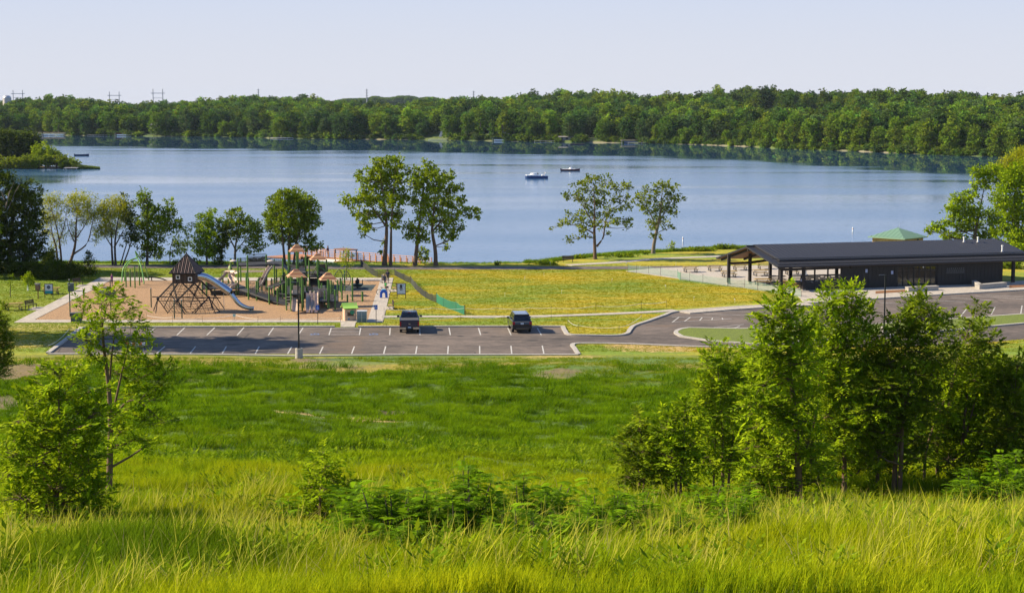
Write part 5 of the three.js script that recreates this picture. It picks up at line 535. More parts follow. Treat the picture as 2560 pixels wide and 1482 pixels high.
// ---------- pavilion ----------
const scaleAt = (p) => F / (-p.z * cp + (CAM_Y - p.y) * sp);                  // photo pixels per metre at a point
{
  const TH = 15.3 * Math.PI / 180, N = V(33.05, 0, -212.7), g = thing('picnic_pavilion', 'long black pavilion with low gabled metal roof and open picnic end', 'pavilion', N, TH);
  const roofM = mat(.024, .024, .031, .5, .1), roofM2 = mat(.02, .02, .026, .55, .1), wallM = mat(.008, .0065, .0065, .6, 0, { bumpMap: rep(TX.bump, 2), bumpScale: .003 }), soffit = new THREE.MeshStandardMaterial({ color: lin(.36, .16, .05), map: rep(TX.bark, .5), roughness: .7 }), beamM = mat(.016, .011, .010, .7);
  const L = (q) => { const p = gp(...q).sub(N); return V(p.x * Math.cos(TH) - p.z * Math.sin(TH), 0, p.x * Math.sin(TH) + p.z * Math.cos(TH)); };
  const hex = (a, m, name, parent = g) => { const p = []; for (const v of a) p.push(v.x, v.y, v.z); const geo = new THREE.BufferGeometry(); geo.setAttribute('position', new THREE.Float32BufferAttribute(p, 3)); geo.setIndex([0, 1, 2, 0, 2, 3, 4, 6, 5, 4, 7, 6, 0, 4, 5, 0, 5, 1, 1, 5, 6, 1, 6, 2, 2, 6, 7, 2, 7, 3, 3, 7, 4, 3, 4, 0]); const q = geo.toNonIndexed(); q.computeVertexNormals(); return part(parent, name, q, m); };
  const slope = (x0, x1, x2, x3, b0, b1, h0, h1, t, m, name, parent) => hex([V(x0, h0 + t, -b0), V(x1, h0 + t, -b0), V(x2, h1 + t, -b1), V(x3, h1 + t, -b1), V(x0, h0, -b0), V(x1, h0, -b0), V(x2, h1, -b1), V(x3, h1, -b1)], m, name, parent);
  const roof = part(g, 'roof', box(36, .12, .3, 16.6, 5.26, -6.75), roofM2);
  slope(0, 37, 35.2, -1.39, 0, 6.75, 3, 5, .2, roofM2, 'roof_slope', roof); slope(-1.39, 35.2, 33.4, -2.78, 6.75, 13.5, 5, 3, .2, roofM2, 'roof_slope', roof);
  slope(.95, 36.2, 34.4, -.35, 1.55, 6.75, 3.72, 5.27, .14, roofM, 'upper_roof_slope', roof); slope(-.35, 34.4, 33, -1.6, 6.75, 12, 5.27, 3.72, .14, roofM, 'upper_roof_slope', roof);
  slope(.12, 36.8, 35, -1.3, .12, 6.75, 2.97, 4.97, .028, soffit, 'soffit', roof); slope(-1.3, 35, 33.3, -2.66, 6.75, 13.4, 4.97, 2.97, .028, soffit, 'soffit', roof);
  for (let k = 0; k < 60; k++) { const x = .3 + k * .6, f = (b) => -1.39 / 6.75 * b; part(roof, 'seam', beam(V(x + f(.05), 3.225, -.05), V(x + f(1.5), 3.66, -1.5), .03, .05), roofM2); }
  for (let k = 0; k < 58; k++) { const x = 1.2 + k * .6, f = (b) => -1.3 / 5.2 * (b - 1.55); part(roof, 'seam', beam(V(x, 3.875, -1.58), V(x + f(6.7), 5.415, -6.7), .025, .035), roofM); }
  for (const [b, h] of [[.5, 3.42], [1.75, 4.02]]) { part(roof, 'snow_guard', box(35.6, .07, .07, 18.2 - b * .2, h, -b), M.black); }
  const roofH = (b) => 2.9 + 2 * (1 - Math.abs(b - 6.75) / 6.75);
  const posts = [[1822, 711], [1875, 709], [1926, 701], [1953, 729], [1977, 704], [2009, 727]].map(L); posts.push(V(9.3, 0, -1), V(31.9, 0, -1.1), V(33.6, 0, -.9), V(14, 0, -12.2), V(6, 0, -12.6));
  for (const p of posts) { const b = clamp(-p.z, .2, 13.2); part(g, 'post', box(.36, roofH(b), .36, p.x, roofH(b) / 2, p.z), beamM); part(g, 'footing', box(.5, .22, .5, p.x, .1, p.z), M.concrete); }
  const top = (a) => { const p = posts[a]; return V(p.x, 2.75, p.z); };
  for (const [a, b] of [[0, 1], [1, 2], [3, 4], [3, 5], [5, 6], [2, 9]]) { const A = top(a), B = top(b); part(g, 'beam', beam(A, B, .24, .3), beamM); }
  for (let k = 0; k < 4; k++) { const x = .6 + k * 3.2; part(g, 'rafter', beam(V(x, 2.86, -.2), V(x - 1.39, 4.84, -6.75), .2, .26), beamM); part(g, 'rafter', beam(V(x - 1.39, 4.84, -6.75), V(x - 2.7, 2.9, -13.2), .2, .26), beamM); }
  part(g, 'ridge_beam', box(12, .3, .24, 4.8, 4.72, -6.75), beamM);
  // enclosed rooms: dark board walls with an entrance of tall panes
  const wx0 = 9.1, wx1 = 31.7, wall = part(g, 'wall', merge([box(16.9 - wx0, 3.05, .2, (wx0 + 16.9) / 2, 1.52, -1), box(wx1 - 22.6, 3.05, .2, (wx1 + 22.6) / 2, 1.52, -1), box(5.7, .35, .2, 19.75, 2.88, -1), beam(V(wx0 + .1, 1.52, -1.1), V(14.4, 1.52, -11.6), .2, 3.05), box(.2, 3.05, 10.4, wx1 - .1, 1.52, -6.3), box(wx1 - 14.4, 3.05, .2, (14.4 + wx1) / 2, 1.52, -11.6), box(.16, 3, 5, 16.9, 1.5, -3.5), box(.16, 3, 5, 22.6, 1.5, -3.5), box(5.7, 3, .16, 19.75, 1.5, -6)]), wallM);
  for (let k = 0; k < 44; k++) { const x = wx0 + .25 + k * .515; if (x < 16.8 || x > 22.7) part(wall, 'board_batten', box(.05, 3.02, .03, x, 1.52, -.885), wallM); }
  const glass = new THREE.MeshPhysicalMaterial({ color: lin(.9, .95, .95), roughness: .03, transmission: 1, thickness: 0, ior: 1.5 });
  const ent = part(g, 'entrance', merge([box(5.5, .1, .14, 19.75, 2.62, -1.02), box(5.5, .1, .14, 19.75, .12, -1.02), box(5.5, .07, .12, 19.75, 2.1, -1.02)]), M.black);
  for (let k = 0; k <= 7; k++) part(ent, 'mullion', box(.1, 2.6, .14, 17.02 + k * .78, 1.35, -1.025), M.black);
  for (let k = 0; k < 7; k++) part(ent, 'pane', box(.68, 2.36, .02, 17.41 + k * .78, 1.37, -1.04), glass);
  part(ent, 'floor', box(5.5, .06, 4.9, 19.75, .1, -3.5), mat(.2, .19, .18, .6));
  part(g, 'porch_light', new THREE.SphereGeometry(.1, 10, 8).translate(20.6, 2.5, -.9), M.white);
  { const R = rng(3); const sign = part(g, 'wall_lettering', box(2.6, .04, .02, 25.2, 1.8, -.86), mat(.05, .05, .055, .6)); for (const [y, n, s] of [[2.12, 9, .22], [1.86, 10, .26], [1.58, 12, .16]]) for (let k = 0; k < n; k++) part(sign, 'letter', box(.13 + R() * .05, s * (.7 + R() * .3), .03, 25.2 - 1.3 + (k + .5) * 2.6 / n, y + .1, -.86), mat(.06, .06, .065, .6)); }
  for (const [x, y] of [[16.2, 1.95], [12.6, 2.25]]) part(g, 'wall_sign', box(.3, .42, .03, x, y, -.87), mat(.35, .4, .6, .6));
  // slatted screens at the open end
  { const R = rng(8), x0 = 3.5, x1 = 9.1, scr = part(g, 'slat_screen', merge([box(x1 - x0, .9, .12, (x0 + x1) / 2, .5, -.75), box(.16, 1.9, .16, x0 + .08, .95, -.75), box(.16, 2.6, .16, 5.4, 1.3, -.75), box(.16, 2.6, .16, 7.2, 1.3, -.75), box(x1 - x0, .1, .14, (x0 + x1) / 2, 1.92, -.75)]), wallM);
    for (let r = 0; r < 9; r++) { let x = x0 + .1 + R() * .5; while (x < x1 - .3) { const w = .5 + R() * 1.3, e = Math.min(x1, x + w); part(scr, 'slat', box(e - x, .085, .05, (x + e) / 2, 1.0 + r * .102, -.75), wallM); x = e + (R() < .4 ? .18 + R() * .45 : .03); } }
    part(scr, 'notice', box(.22, .34, .03, 3.56, 1.35, -.63), mat(.5, .5, .65, .6)); part(scr, 'white_notice', box(.5, .62, .03, 4.0, 2.25, -.7), M.white); }
  for (const [x, b, h] of [[29.2, 5.9, .6], [31.2, 5.8, .6], [32.8, 2.4, .75]]) { const y = 3.72 + (b - 1.55) / 5.2 * 1.55 + .14, v = part(roof, 'vent_pipe', cyl(.09, .09, h, x, y + h / 2, -b, 10), M.white); part(v, 'vent_cap', cyl(.14, .14, .14, x, y + h, -b, 10), M.white); part(v, 'flashing', cyl(.1, .2, .12, x, y + .04, -b, 10), M.galv); }
  part(g, 'ceiling_fan', merge([cyl(.05, .05, .9, 2, 3.8, -6, 6), box(1.5, .03, .14, 2, 3.4, -6), box(.14, .03, 1.5, 2, 3.41, -6)]), M.galv);
}
function seatBlock(label, a, b, h, dpt, n) { const A = gp(...a), B = gp(...b), d = B.clone().sub(A), len = d.length(), g = thing('concrete_block_seat', label, 'seat wall', A, Math.atan2(-d.z, d.x)); for (let k = 0; k < n; k++) part(g, 'block', box(len / n - .02, h, dpt, (k + .5) * len / n, .1 + h / 2, -dpt / 2), M.kerb); part(g, 'cap', box(len + .06, .08, dpt + .06, len / 2, .12 + h, -dpt / 2), M.kerb); return g; }
seatBlock('low block seat wall left of the pavilion entrance', [2272, 731], [2348, 727.5], .5, .7, 5); seatBlock('longer block seat wall right of the pavilion entrance', [2450, 725], [2519, 719], .52, .7, 6); seatBlock('short block seat wall by the slatted screen', [2054, 743], [2112, 740], .5, .8, 4); seatBlock('angled end of the right block seat wall', [2431, 714], [2448, 724], .52, .5, 2);
{ // kiosk
  const p = V(atDepth(2246, 590, 267).x, atDepth(2246, 597.5, 263).y - 2.66, -267), g = thing('kiosk', 'small tan block building with green metal hip roof behind the pavilion', 'building', p, 45 * Math.PI / 180), W = 5.6, wallM = mat(.62, .43, .2, .85, 0, { map: rep(TX.grain, .6) }), rf = mat(.13, .235, .165, .55);
  part(g, 'wall', box(W, 3.6, W, 0, .9, 0), wallM); for (let k = 0; k < 5; k++) part(g, 'course', box(W + .03, .04, W + .03, 0, .4 + k * .5, 0), mat(.5, .34, .16, .9));
  const roof = part(g, 'roof', flat(new THREE.ConeGeometry(W * .72 * Math.SQRT2 * .82, 1.45, 4, 1).rotateY(Math.PI / 4).translate(0, 3.4, 0)), rf), e = W * .72 * .82 ; part(roof, 'fascia', box(e * 2, .16, e * 2, 0, 2.66, 0), mat(.17, .28, .19, .5));
  for (let s = 0; s < 4; s++) for (let k = -4; k <= 4; k++) { const x = k * e / 4.6, q = V(x, 2.71, e), r = V(x, 2.71 + 1.43 * (1 - Math.abs(x) / e), Math.abs(x)), b = bar(q, r, .028, 4).rotateY(s * Math.PI / 2); part(roof, 'seam', b, mat(.155, .27, .19, .55)); }
  part(g, 'wall_light', box(.25, .2, .15, 1.2, 2.35, W / 2 + .06), M.black); part(g, 'door', box(1, 2.1, .06, -1, 1.05, W / 2 + .02), M.brown); part(g, 'aerial', cyl(.02, .02, 1.2, .3, 4.2, 0, 5), M.galv);
}
// ---------- picnic tables and benches ----------
function picnic(label, p, turn, group) { const g = thing('picnic_table', label, 'table', p, turn, group); for (let k = 0; k < 4; k++) part(g, 'top_board', box(2.1, .06, .22, 0, .77, (k - 1.5) * .23), M.wood); for (const s of [-1, 1]) { for (let k = 0; k < 2; k++) part(g, 'seat_board', box(1.9, .05, .15, 0, .45, s * (.68 + k * .155)), M.wood); for (const x of [-.75, .75]) { part(g, 'leg', merge([box(.045, .72, .045, x, .36, s * .3), box(.045, .42, .045, x, .21, s * .68), box(.045, .42, .045, x, .21, s * .84)]), M.black); } } for (const x of [-.75, .75]) part(g, 'brace', box(.06, .06, 1.84, x, .06, 0), M.black); return g; }
{
  const T = [[1727, 681, 'leftmost picnic table at the far corner of the plaza'], [1788, 678, 'second picnic table of the back row on the plaza'], [1851, 676, 'third picnic table of the back row on the plaza'], [1912, 673, 'last picnic table of the back row near the roof'], [1823, 693, 'picnic table by the leftmost pavilion post'], [1902, 690, 'picnic table between the gable posts in open sun'], [1981, 687, 'picnic table behind the front row in line with the screen'], [1907, 713, 'picnic table under the gable nearest the green mesh'], [1963, 719, 'picnic table behind the young tree top beside the corner post'], [1945, 706, 'shaded picnic table between corner post and gable middle'], [1993, 706, 'shaded picnic table next to the slatted screen'], [1996, 724, 'front picnic table against the slatted screen']];
  for (const [x, y, l] of T) { const p = gp(x, y); p.y = .06; picnic(l, p, .05 + (x % 7) * .02, 'picnic tables on the pavilion plaza'); }
  picnic('picnic table on the left lawn near the picture edge', gp(33, 775), .5); picnic('picnic table on the grass behind the left easel sign', gp(127, 735), .4); picnic('picnic table in the shade of the left shore trees', gp(226, 682), .05);
}
function bench(label, p, turn, wood = M.wood) { const g = thing('park_bench', label, 'bench', p, turn); for (let k = 0; k < 3; k++) { part(g, 'seat_slat', box(1.7, .04, .13, 0, .45, -.12 + k * .15), wood); part(g, 'back_slat', box(1.7, .13, .035, 0, .6 + k * .15, -.25 - k * .04).rotateX(0), M.brown); } for (const x of [-.7, .7]) part(g, 'leg', merge([box(.06, .45, .06, x, .22, .15), box(.06, .95, .06, x, .47, -.28), box(.06, .05, .5, x, .42, -.05)]), M.black); return g; }
bench('bench on a concrete pad beside the left walk', gp(77, 771), 1.2); bench('bench by the grey bin at the upper left walk', gp(195, 714), 1.2); bench('bench left of the easel sign on the right walk', gp(986, 728), -1.4); bench('bench below the easel sign with things on it', gp(976, 772), -1.4); bench('dark bench facing the lake on the grassy point', gp(1420, 655), Math.PI, M.brown);
// ---------- signs, poles, bins ----------
function canvasTex(w, h, draw) { const c = document.createElement('canvas'); c.width = w; c.height = h; draw(c.getContext('2d'), w, h); const t = new THREE.CanvasTexture(c); t.colorSpace = THREE.SRGBColorSpace; return t; }
function easel(label, base, w, h, post, texture) { const p = gp(...base), g = thing('easel_sign', label, 'sign', p, 0); for (const s of [-1, 1]) part(g, 'leg', box(.07, post, .07, s * (w / 2 + .03), post / 2, 0), M.brown); for (const y of [post - .03, post - h - .07]) part(g, 'frame', box(w + .13, .07, .08, 0, y, 0), M.brown); part(g, 'panel', box(w, h, .03, 0, post - h / 2 - .05, .01), [M.white, M.white, M.white, M.white, new THREE.MeshStandardMaterial({ map: texture, roughness: .6 }), M.white]); return g; }
easel('easel sign with a dark round emblem over a teal band on the left lawn', [121, 745], .92, 1.15, 1.75, canvasTex(128, 160, (c, w, h) => { c.fillStyle = '#cfd2e6'; c.fillRect(0, 0, w, h); c.fillStyle = '#13889f'; c.fillRect(0, h * .7, w, h * .3); c.fillStyle = '#1d2a44'; c.beginPath(); c.arc(w / 2, h * .33, 30, 0, 7); c.fill(); c.fillStyle = '#7f8aa8'; for (let k = 0; k < 5; k++) c.fillRect(w * .36, h * .25 + k * 7, w * .28, 3); const R = rng(4); c.fillStyle = '#4b5470'; for (let k = 0; k < 60; k++) c.fillRect(R() * w, R() * h * .64, 3 + R() * 4, 3); }));
easel('framed easel sign with a black printed figure on the right lawn', [1003, 746], .96, 1.25, 1.85, canvasTex(128, 160, (c, w, h) => { c.fillStyle = '#c3c9dc'; c.fillRect(0, 0, w, h); const R = rng(6); for (let k = 0; k < 70; k++) { c.fillStyle = ['#6f8fc0', '#a08bb5', '#5fb0c0', '#888'][k % 4]; c.fillRect(R() * w, R() * h, 3 + R() * 5, 3 + R() * 4); } c.fillStyle = '#10131c'; c.fillRect(38, 30, 44, 14); c.beginPath(); c.arc(60, 34, 20, 0, 7); c.fill(); c.fillRect(42, 50, 36, 26); c.fillRect(34, 66, 54, 12); c.fillRect(42, 84, 14, 22); c.fillRect(66, 84, 14, 22); c.fillStyle = '#c3c9dc'; for (let k = 0; k < 4; k++) c.fillRect(46 + k * 8, 54 + (k % 2) * 6, 4, 5); c.fillStyle = '#3fb0b8'; c.beginPath(); c.arc(94, 30, 10, 0, 7); c.fill(); }));
const ada = canvasTex(96, 144, (c, w, h) => { c.fillStyle = '#0f4fb0'; c.fillRect(0, 0, w, h); c.strokeStyle = '#dfe8f5'; c.lineWidth = 7; c.beginPath(); c.arc(46, 92, 22, 0, 5.4); c.stroke(); c.beginPath(); c.moveTo(44, 40); c.lineTo(46, 80); c.lineTo(66, 80); c.lineTo(76, 108); c.stroke(); c.fillStyle = '#dfe8f5'; c.beginPath(); c.arc(43, 28, 8, 0, 7); c.fill(); });
for (const [x, y, l] of [[794, 812, 'blue accessible parking sign left of the play cottage'], [940, 811, 'blue accessible parking sign by the right walk'], [2219, 712, 'small blue sign at the pavilion front']]) { const p = gp(x, y), H = y === 712 ? 1.6 : 2.1, g = thing('accessible_sign', l, 'sign', p); part(g, 'post', cyl(.035, .035, H, 0, H / 2, 0, 8), M.black); part(g, 'plate', box(.34, .5, .02, 0, H - .24, .05), [M.bluePaint, M.bluePaint, M.bluePaint, M.bluePaint, new THREE.MeshStandardMaterial({ map: ada, roughness: .5 }), M.bluePaint]); }
function lamp(label, base, topPy, concrete) { const p = gp(...base), s = scaleAt(p), H = (base[1] - topPy) / s, g = thing('lamp_post', label, 'lamp post', p); if (concrete) part(g, 'concrete_base', new THREE.CylinderGeometry(.34, .35, 1.05, 20).translate(0, .5, 0), M.kerb); part(g, 'pole', box(.13, H - .8, .13, 0, (H + .8) / 2, 0), M.black); part(g, 'base_plate', box(.32, .05, .32, 0, 1.05, 0), M.black); part(g, 'lamp_head', merge([box(.55, .07, .3, -.36, H - .03, 0), box(.12, .06, .08, -.05, H - .02, 0)]), M.black); return g; }
lamp('black lamp post on a round concrete base at the near lot edge', [747, 898], 704, true); lamp('black lamp post rising behind the right thicket', [2211, 842], 686, true);
for (const [x, y, t, l] of [[174, 792, 697, 'dark green pole with two pale bands at the left walk'], [276, 778, 697, 'dark pole with pale band behind the left tree top'], [435, 797, 748, 'left of two dark green posts before the climbing tower'], [454, 797, 748, 'right of two dark green posts before the climbing tower'], [377, 769, 719, 'dark green post left of the climbing tower']]) { const p = gp(x, y), H = (y - t) / scaleAt(p), g = thing('steel_post', l, 'post', p); part(g, 'pole', cyl(.06, .07, H, 0, H / 2, 0, 8), M.darkGreen); part(g, 'cap', cyl(.08, .08, .1, 0, H - .05, 0, 8), M.galv); if (t < 700) part(g, 'band', cyl(.085, .085, .08, 0, H * .84, 0, 8), M.galv); }
{ let p = gp(94, 747), g = thing('book_box', 'small brown house shaped book box on a post', 'book box', p); part(g, 'post', box(.12, 1.1, .12, 0, .55, 0), M.wood); part(g, 'cabinet', box(.52, .62, .4, 0, 1.38, 0), mat(.12, .055, .05, .7)); part(g, 'roof', new THREE.CylinderGeometry(.42, .42, .5, 3).rotateX(Math.PI / 2).rotateZ(0).scale(1, .5, 1).translate(0, 1.76, 0), mat(.2, .17, .18, .7)); part(g, 'door', box(.4, .46, .03, 0, 1.38, .21), mat(.22, .12, .08, .4)); }
function bin(label, base, w, h, d, m) { const p = gp(...base), g = thing('storage_bin', label, 'bin', p, .25); part(g, 'body', box(w, h, d, 0, h / 2, 0), m); part(g, 'lid', box(w + .06, .07, d + .06, 0, h + .04, 0).rotateZ(.02), m); part(g, 'door', box(w * .8, h * .7, .03, 0, h * .45, d / 2 + .01), mat(.06, .08, .09, .5)); return g; }
bin('grey green bin beside the upper left walk', [176, 728], .75, .95, .6, mat(.09, .12, .13, .6)); bin('dark grey bin behind the tall slim left tree', [190, 806], 1.2, 1, .8, mat(.055, .06, .07, .6));
{ const p = gp(904, 806), g = thing('glazed_cabinet', 'grey cabinet with blue grey panels beside the play cottage', 'cabinet', p); for (let i = 0; i < 2; i++) for (let j = 0; j < 3; j++) part(g, 'panel', box(.49, .38, .9, -.25 + i * .5, .22 + j * .39, -.45), mat(.1 + j * .04, .15 + j * .05, .19 + j * .06, .3)); part(g, 'lid', box(1.06, .06, 1, 0, 1.2, -.45), mat(.45, .47, .5, .4)); for (const x of [-.52, 0, .52]) part(g, 'frame', box(.05, 1.2, .05, x, .62, .02), M.galv); }
{ const p = gp(585, 802), g = thing('notice_stake', 'small pale notice on two thin stakes below the slide', 'notice', p); for (const x of [-.09, .09]) part(g, 'stake', cyl(.015, .015, .75, x, .37, 0, 5), M.galv); part(g, 'plate', box(.3, .3, .02, 0, .6, .03), mat(.35, .5, .45, .6)); }
{ const p = gp(338, 878), g = thing('road_barrier', 'low orange and white barrier board on the lot behind the left tree', 'barrier', p, .2); for (let k = 0; k < 6; k++) part(g, 'stripe', box(.3, .28, .05, -.75 + k * .3, .7, 0), k % 2 ? M.white : mat(.7, .14, .02, .5)); for (const s of [-1, 1]) part(g, 'leg', merge([box(.05, .85, .05, s * .7, .42, 0), box(.06, .05, .7, s * .7, .03, 0)]), M.galv); }
// ---------- fences and ropes ----------
function meshFence(name, label, line, heights, m, gap) {
  const pts = line.map((q) => gp(...q)), c = pts[0], g = thing(name, label, 'fence', c), R = rng(line.length * 91);
  for (let i = 0; i < pts.length; i++) { part(g, 'stake', bar(pts[i].clone().sub(c).setY(-.1), pts[i].clone().sub(c).setY(heights[i] + .18).add(V((R() - .5) * .08, 0, (R() - .5) * .1)), .022, 5), M.black); if (!i) continue; const a = pts[i - 1].clone().sub(c), b = pts[i].clone().sub(c), n = 5, L = a.distanceTo(b), gb = []; const at = (u, v) => { const p = a.clone().lerp(b, u), h = lerp(heights[i - 1], heights[i], u) - .22 * Math.sin(u * 3.14) * (.4 + R() * .2); p.y = .02 + h * v; p.z += Math.sin(u * 9 + i) * .06 * v; return p; };
    for (let k = 0; k <= 7; k++) { const P = []; for (let j = 0; j <= n; j++) P.push(at(j / n, k / 7)); gb.push(tubeG(P, gap, n, 3)); } const q = Math.max(4, Math.round(L / .16)); for (let k = 1; k < q; k++) gb.push(bar(at(k / q, 0), at(k / q, 1), gap, 3)); part(g, 'netting', merge(gb), m).userData.kind = 'stuff'; }
  return g;
}
const netGrey = mat(.05, .055, .045, .8), netGreen = mat(.03, .22, .12, .7), netPale = mat(.22, .36, .27, .8);
meshFence('silt_fence', 'sagging grey mesh fence curving between walk and lawn', [[901, 664], [915, 675], [932, 688], [944, 693], [969, 687], [986, 688], [1010, 701], [1027, 708], [1038, 723], [1052, 736], [1065, 745], [1080, 752], [1091, 756]], [1, .85, .9, .9, .75, .8, .85, .85, .9, .8, .8, .8, .9], netGrey, .017);
meshFence('safety_fence', 'bright green mesh fence at the end of the grey one', [[1091, 756], [1108, 766], [1140, 778], [1161, 787]], [1.05, .95, 1, .95], netGreen, .026);
meshFence('plaza_fence', 'pale green mesh fence along the edge of the picnic plaza', [[1570, 680], [1592, 682], [1622, 685], [1652, 689], [1694, 695], [1702, 701], [1725, 703], [1758, 708], [1820, 716], [1862, 720], [1895, 726], [1975, 738], [2004, 744]], [1, 1, 1, 1, 1, 1.05, 1, 1, 1.05, 1, 1, 1, 1], netPale, .015);
function rope(label, line, stakes = true) { const P = line.map(([x, y, h]) => { const p = gp(x, y); p.y = h; return p; }), c = P[0].clone().setY(0), g = thing('rope_line', label, 'rope', c), pts = []; P.forEach((p, i) => { if (stakes) part(g, 'stake', bar(p.clone().sub(c).setY(-.1), p.clone().sub(c).setY(p.y + .25), .016, 5), M.black); if (i) { const a = P[i - 1]; for (let k = 0; k <= 6; k++) { const u = k / 6; const q = a.clone().lerp(p, u).sub(c); q.y -= .55 * Math.min(1, a.distanceTo(p) / 8) * u * (1 - u) * 2; pts.push(q); } } }); part(g, 'cord', tubeG(pts, .016, pts.length * 2, 4), M.white); return g; }
rope('white cord on stakes along the lawn above the footpath', [[960, 790, .75], [1036, 787, .7], [1080, 786, .7], [1163, 787, .75], [1240, 786, .7], [1325, 785, .7], [1378, 785, .72], [1490, 780, .7], [1604, 774, .7], [1666, 770, .75]]); rope('white cord along the verge above the parked vehicles', [[957, 807, .55], [1152, 803, .5], [1260, 803, .5], [1378, 803, .55], [1420, 800, .55]]); rope('slack white cord drooping across the yellow verge', [[1420, 812, .5], [1446, 827, .55], [1548, 830, .5], [1605, 802, .6]]); rope('white cord along the lower edge of the playground', [[366, 800, .5], [430, 806, .55], [505, 806, .45], [585, 800, .6], [644, 807, .45], [700, 805, .4], [794, 806, .5], [851, 806, .5]]); rope('white cord on stakes left of the lot', [[119, 882, .7], [172, 840, .75], [190, 835, .55]]);
{ const R = rng(21); [[1312, 700, 'upper left part of the yellow lawn'], [1360, 690, 'upper lawn below the shore path'], [1530, 706, 'middle of the yellow lawn'], [1404, 735, 'lower left lawn above the vehicles'], [1262, 742, 'lawn above the black vehicle'], [1665, 722, 'right lawn below the plaza fence'], [1838, 757, 'lawn corner beside the rising walk'], [1735, 752, 'lower right lawn above the road'], [1600, 672, 'grass at the far end of the plaza fence'], [1376, 664, 'grass between path and lake'], [1565, 665, 'grass between path and concrete walk'], [1690, 664, 'grass left of the picnic tables']].forEach(([x, y, l]) => thing1('survey_flag', 'small white marker flag in the ' + l, 'flag', merge([cyl(.008, .008, .5, 0, .25, 0, 4), box(.12, .1, .01, .06, .45, 0)]), M.white, gp(x, y), R() * 3, 'small white marker flags on the lawn')); }

// ---------- playground ----------
const Zp = (x, y) => [540 + x / 6.63, 590 + y / 6.63];                 // reading marks of an enlarged part of the photograph, to its pixels
const shingle = [mat(.40, .2, .09, .75), mat(.27, .11, .055, .75), mat(.48, .27, .14, .75)];
function sweepSlide(parent, name, pts, w, m) { // an open chute with raised sides along a path
  const c = new THREE.CatmullRomCurve3(pts), n = 26, P = [], idx = [], prof = [[-.5, .24], [-.52, .16], [-.42, .02], [0, -.03], [.42, .02], [.52, .16], [.5, .24], [.56, .24], [.58, .1], [.4, -.09], [-.4, -.09], [-.58, .1], [-.56, .24]];
  for (let i = 0; i <= n; i++) { const p = c.getPoint(i / n), t = c.getTangent(i / n), side = V(-t.z, 0, t.x).normalize(), up = side.clone().cross(t).normalize(); if (up.y < 0) up.negate(); for (const [a, b] of prof) { const q = p.clone().addScaledVector(side, a * w).addScaledVector(up, b); P.push(q.x, q.y, q.z); } }
  const k = prof.length; for (let i = 0; i < n; i++) for (let j = 0; j < k; j++) { const a = i * k + j, b = i * k + (j + 1) % k; idx.push(a, b, a + k, b, b + k, a + k); }
  const g = new THREE.BufferGeometry(); g.setAttribute('position', new THREE.Float32BufferAttribute(P, 3)); g.setIndex(idx); const q = g.toNonIndexed(); q.computeVertexNormals(); const m2 = m.clone(); m2.side = THREE.DoubleSide; return part(parent, name, q, m2);
}
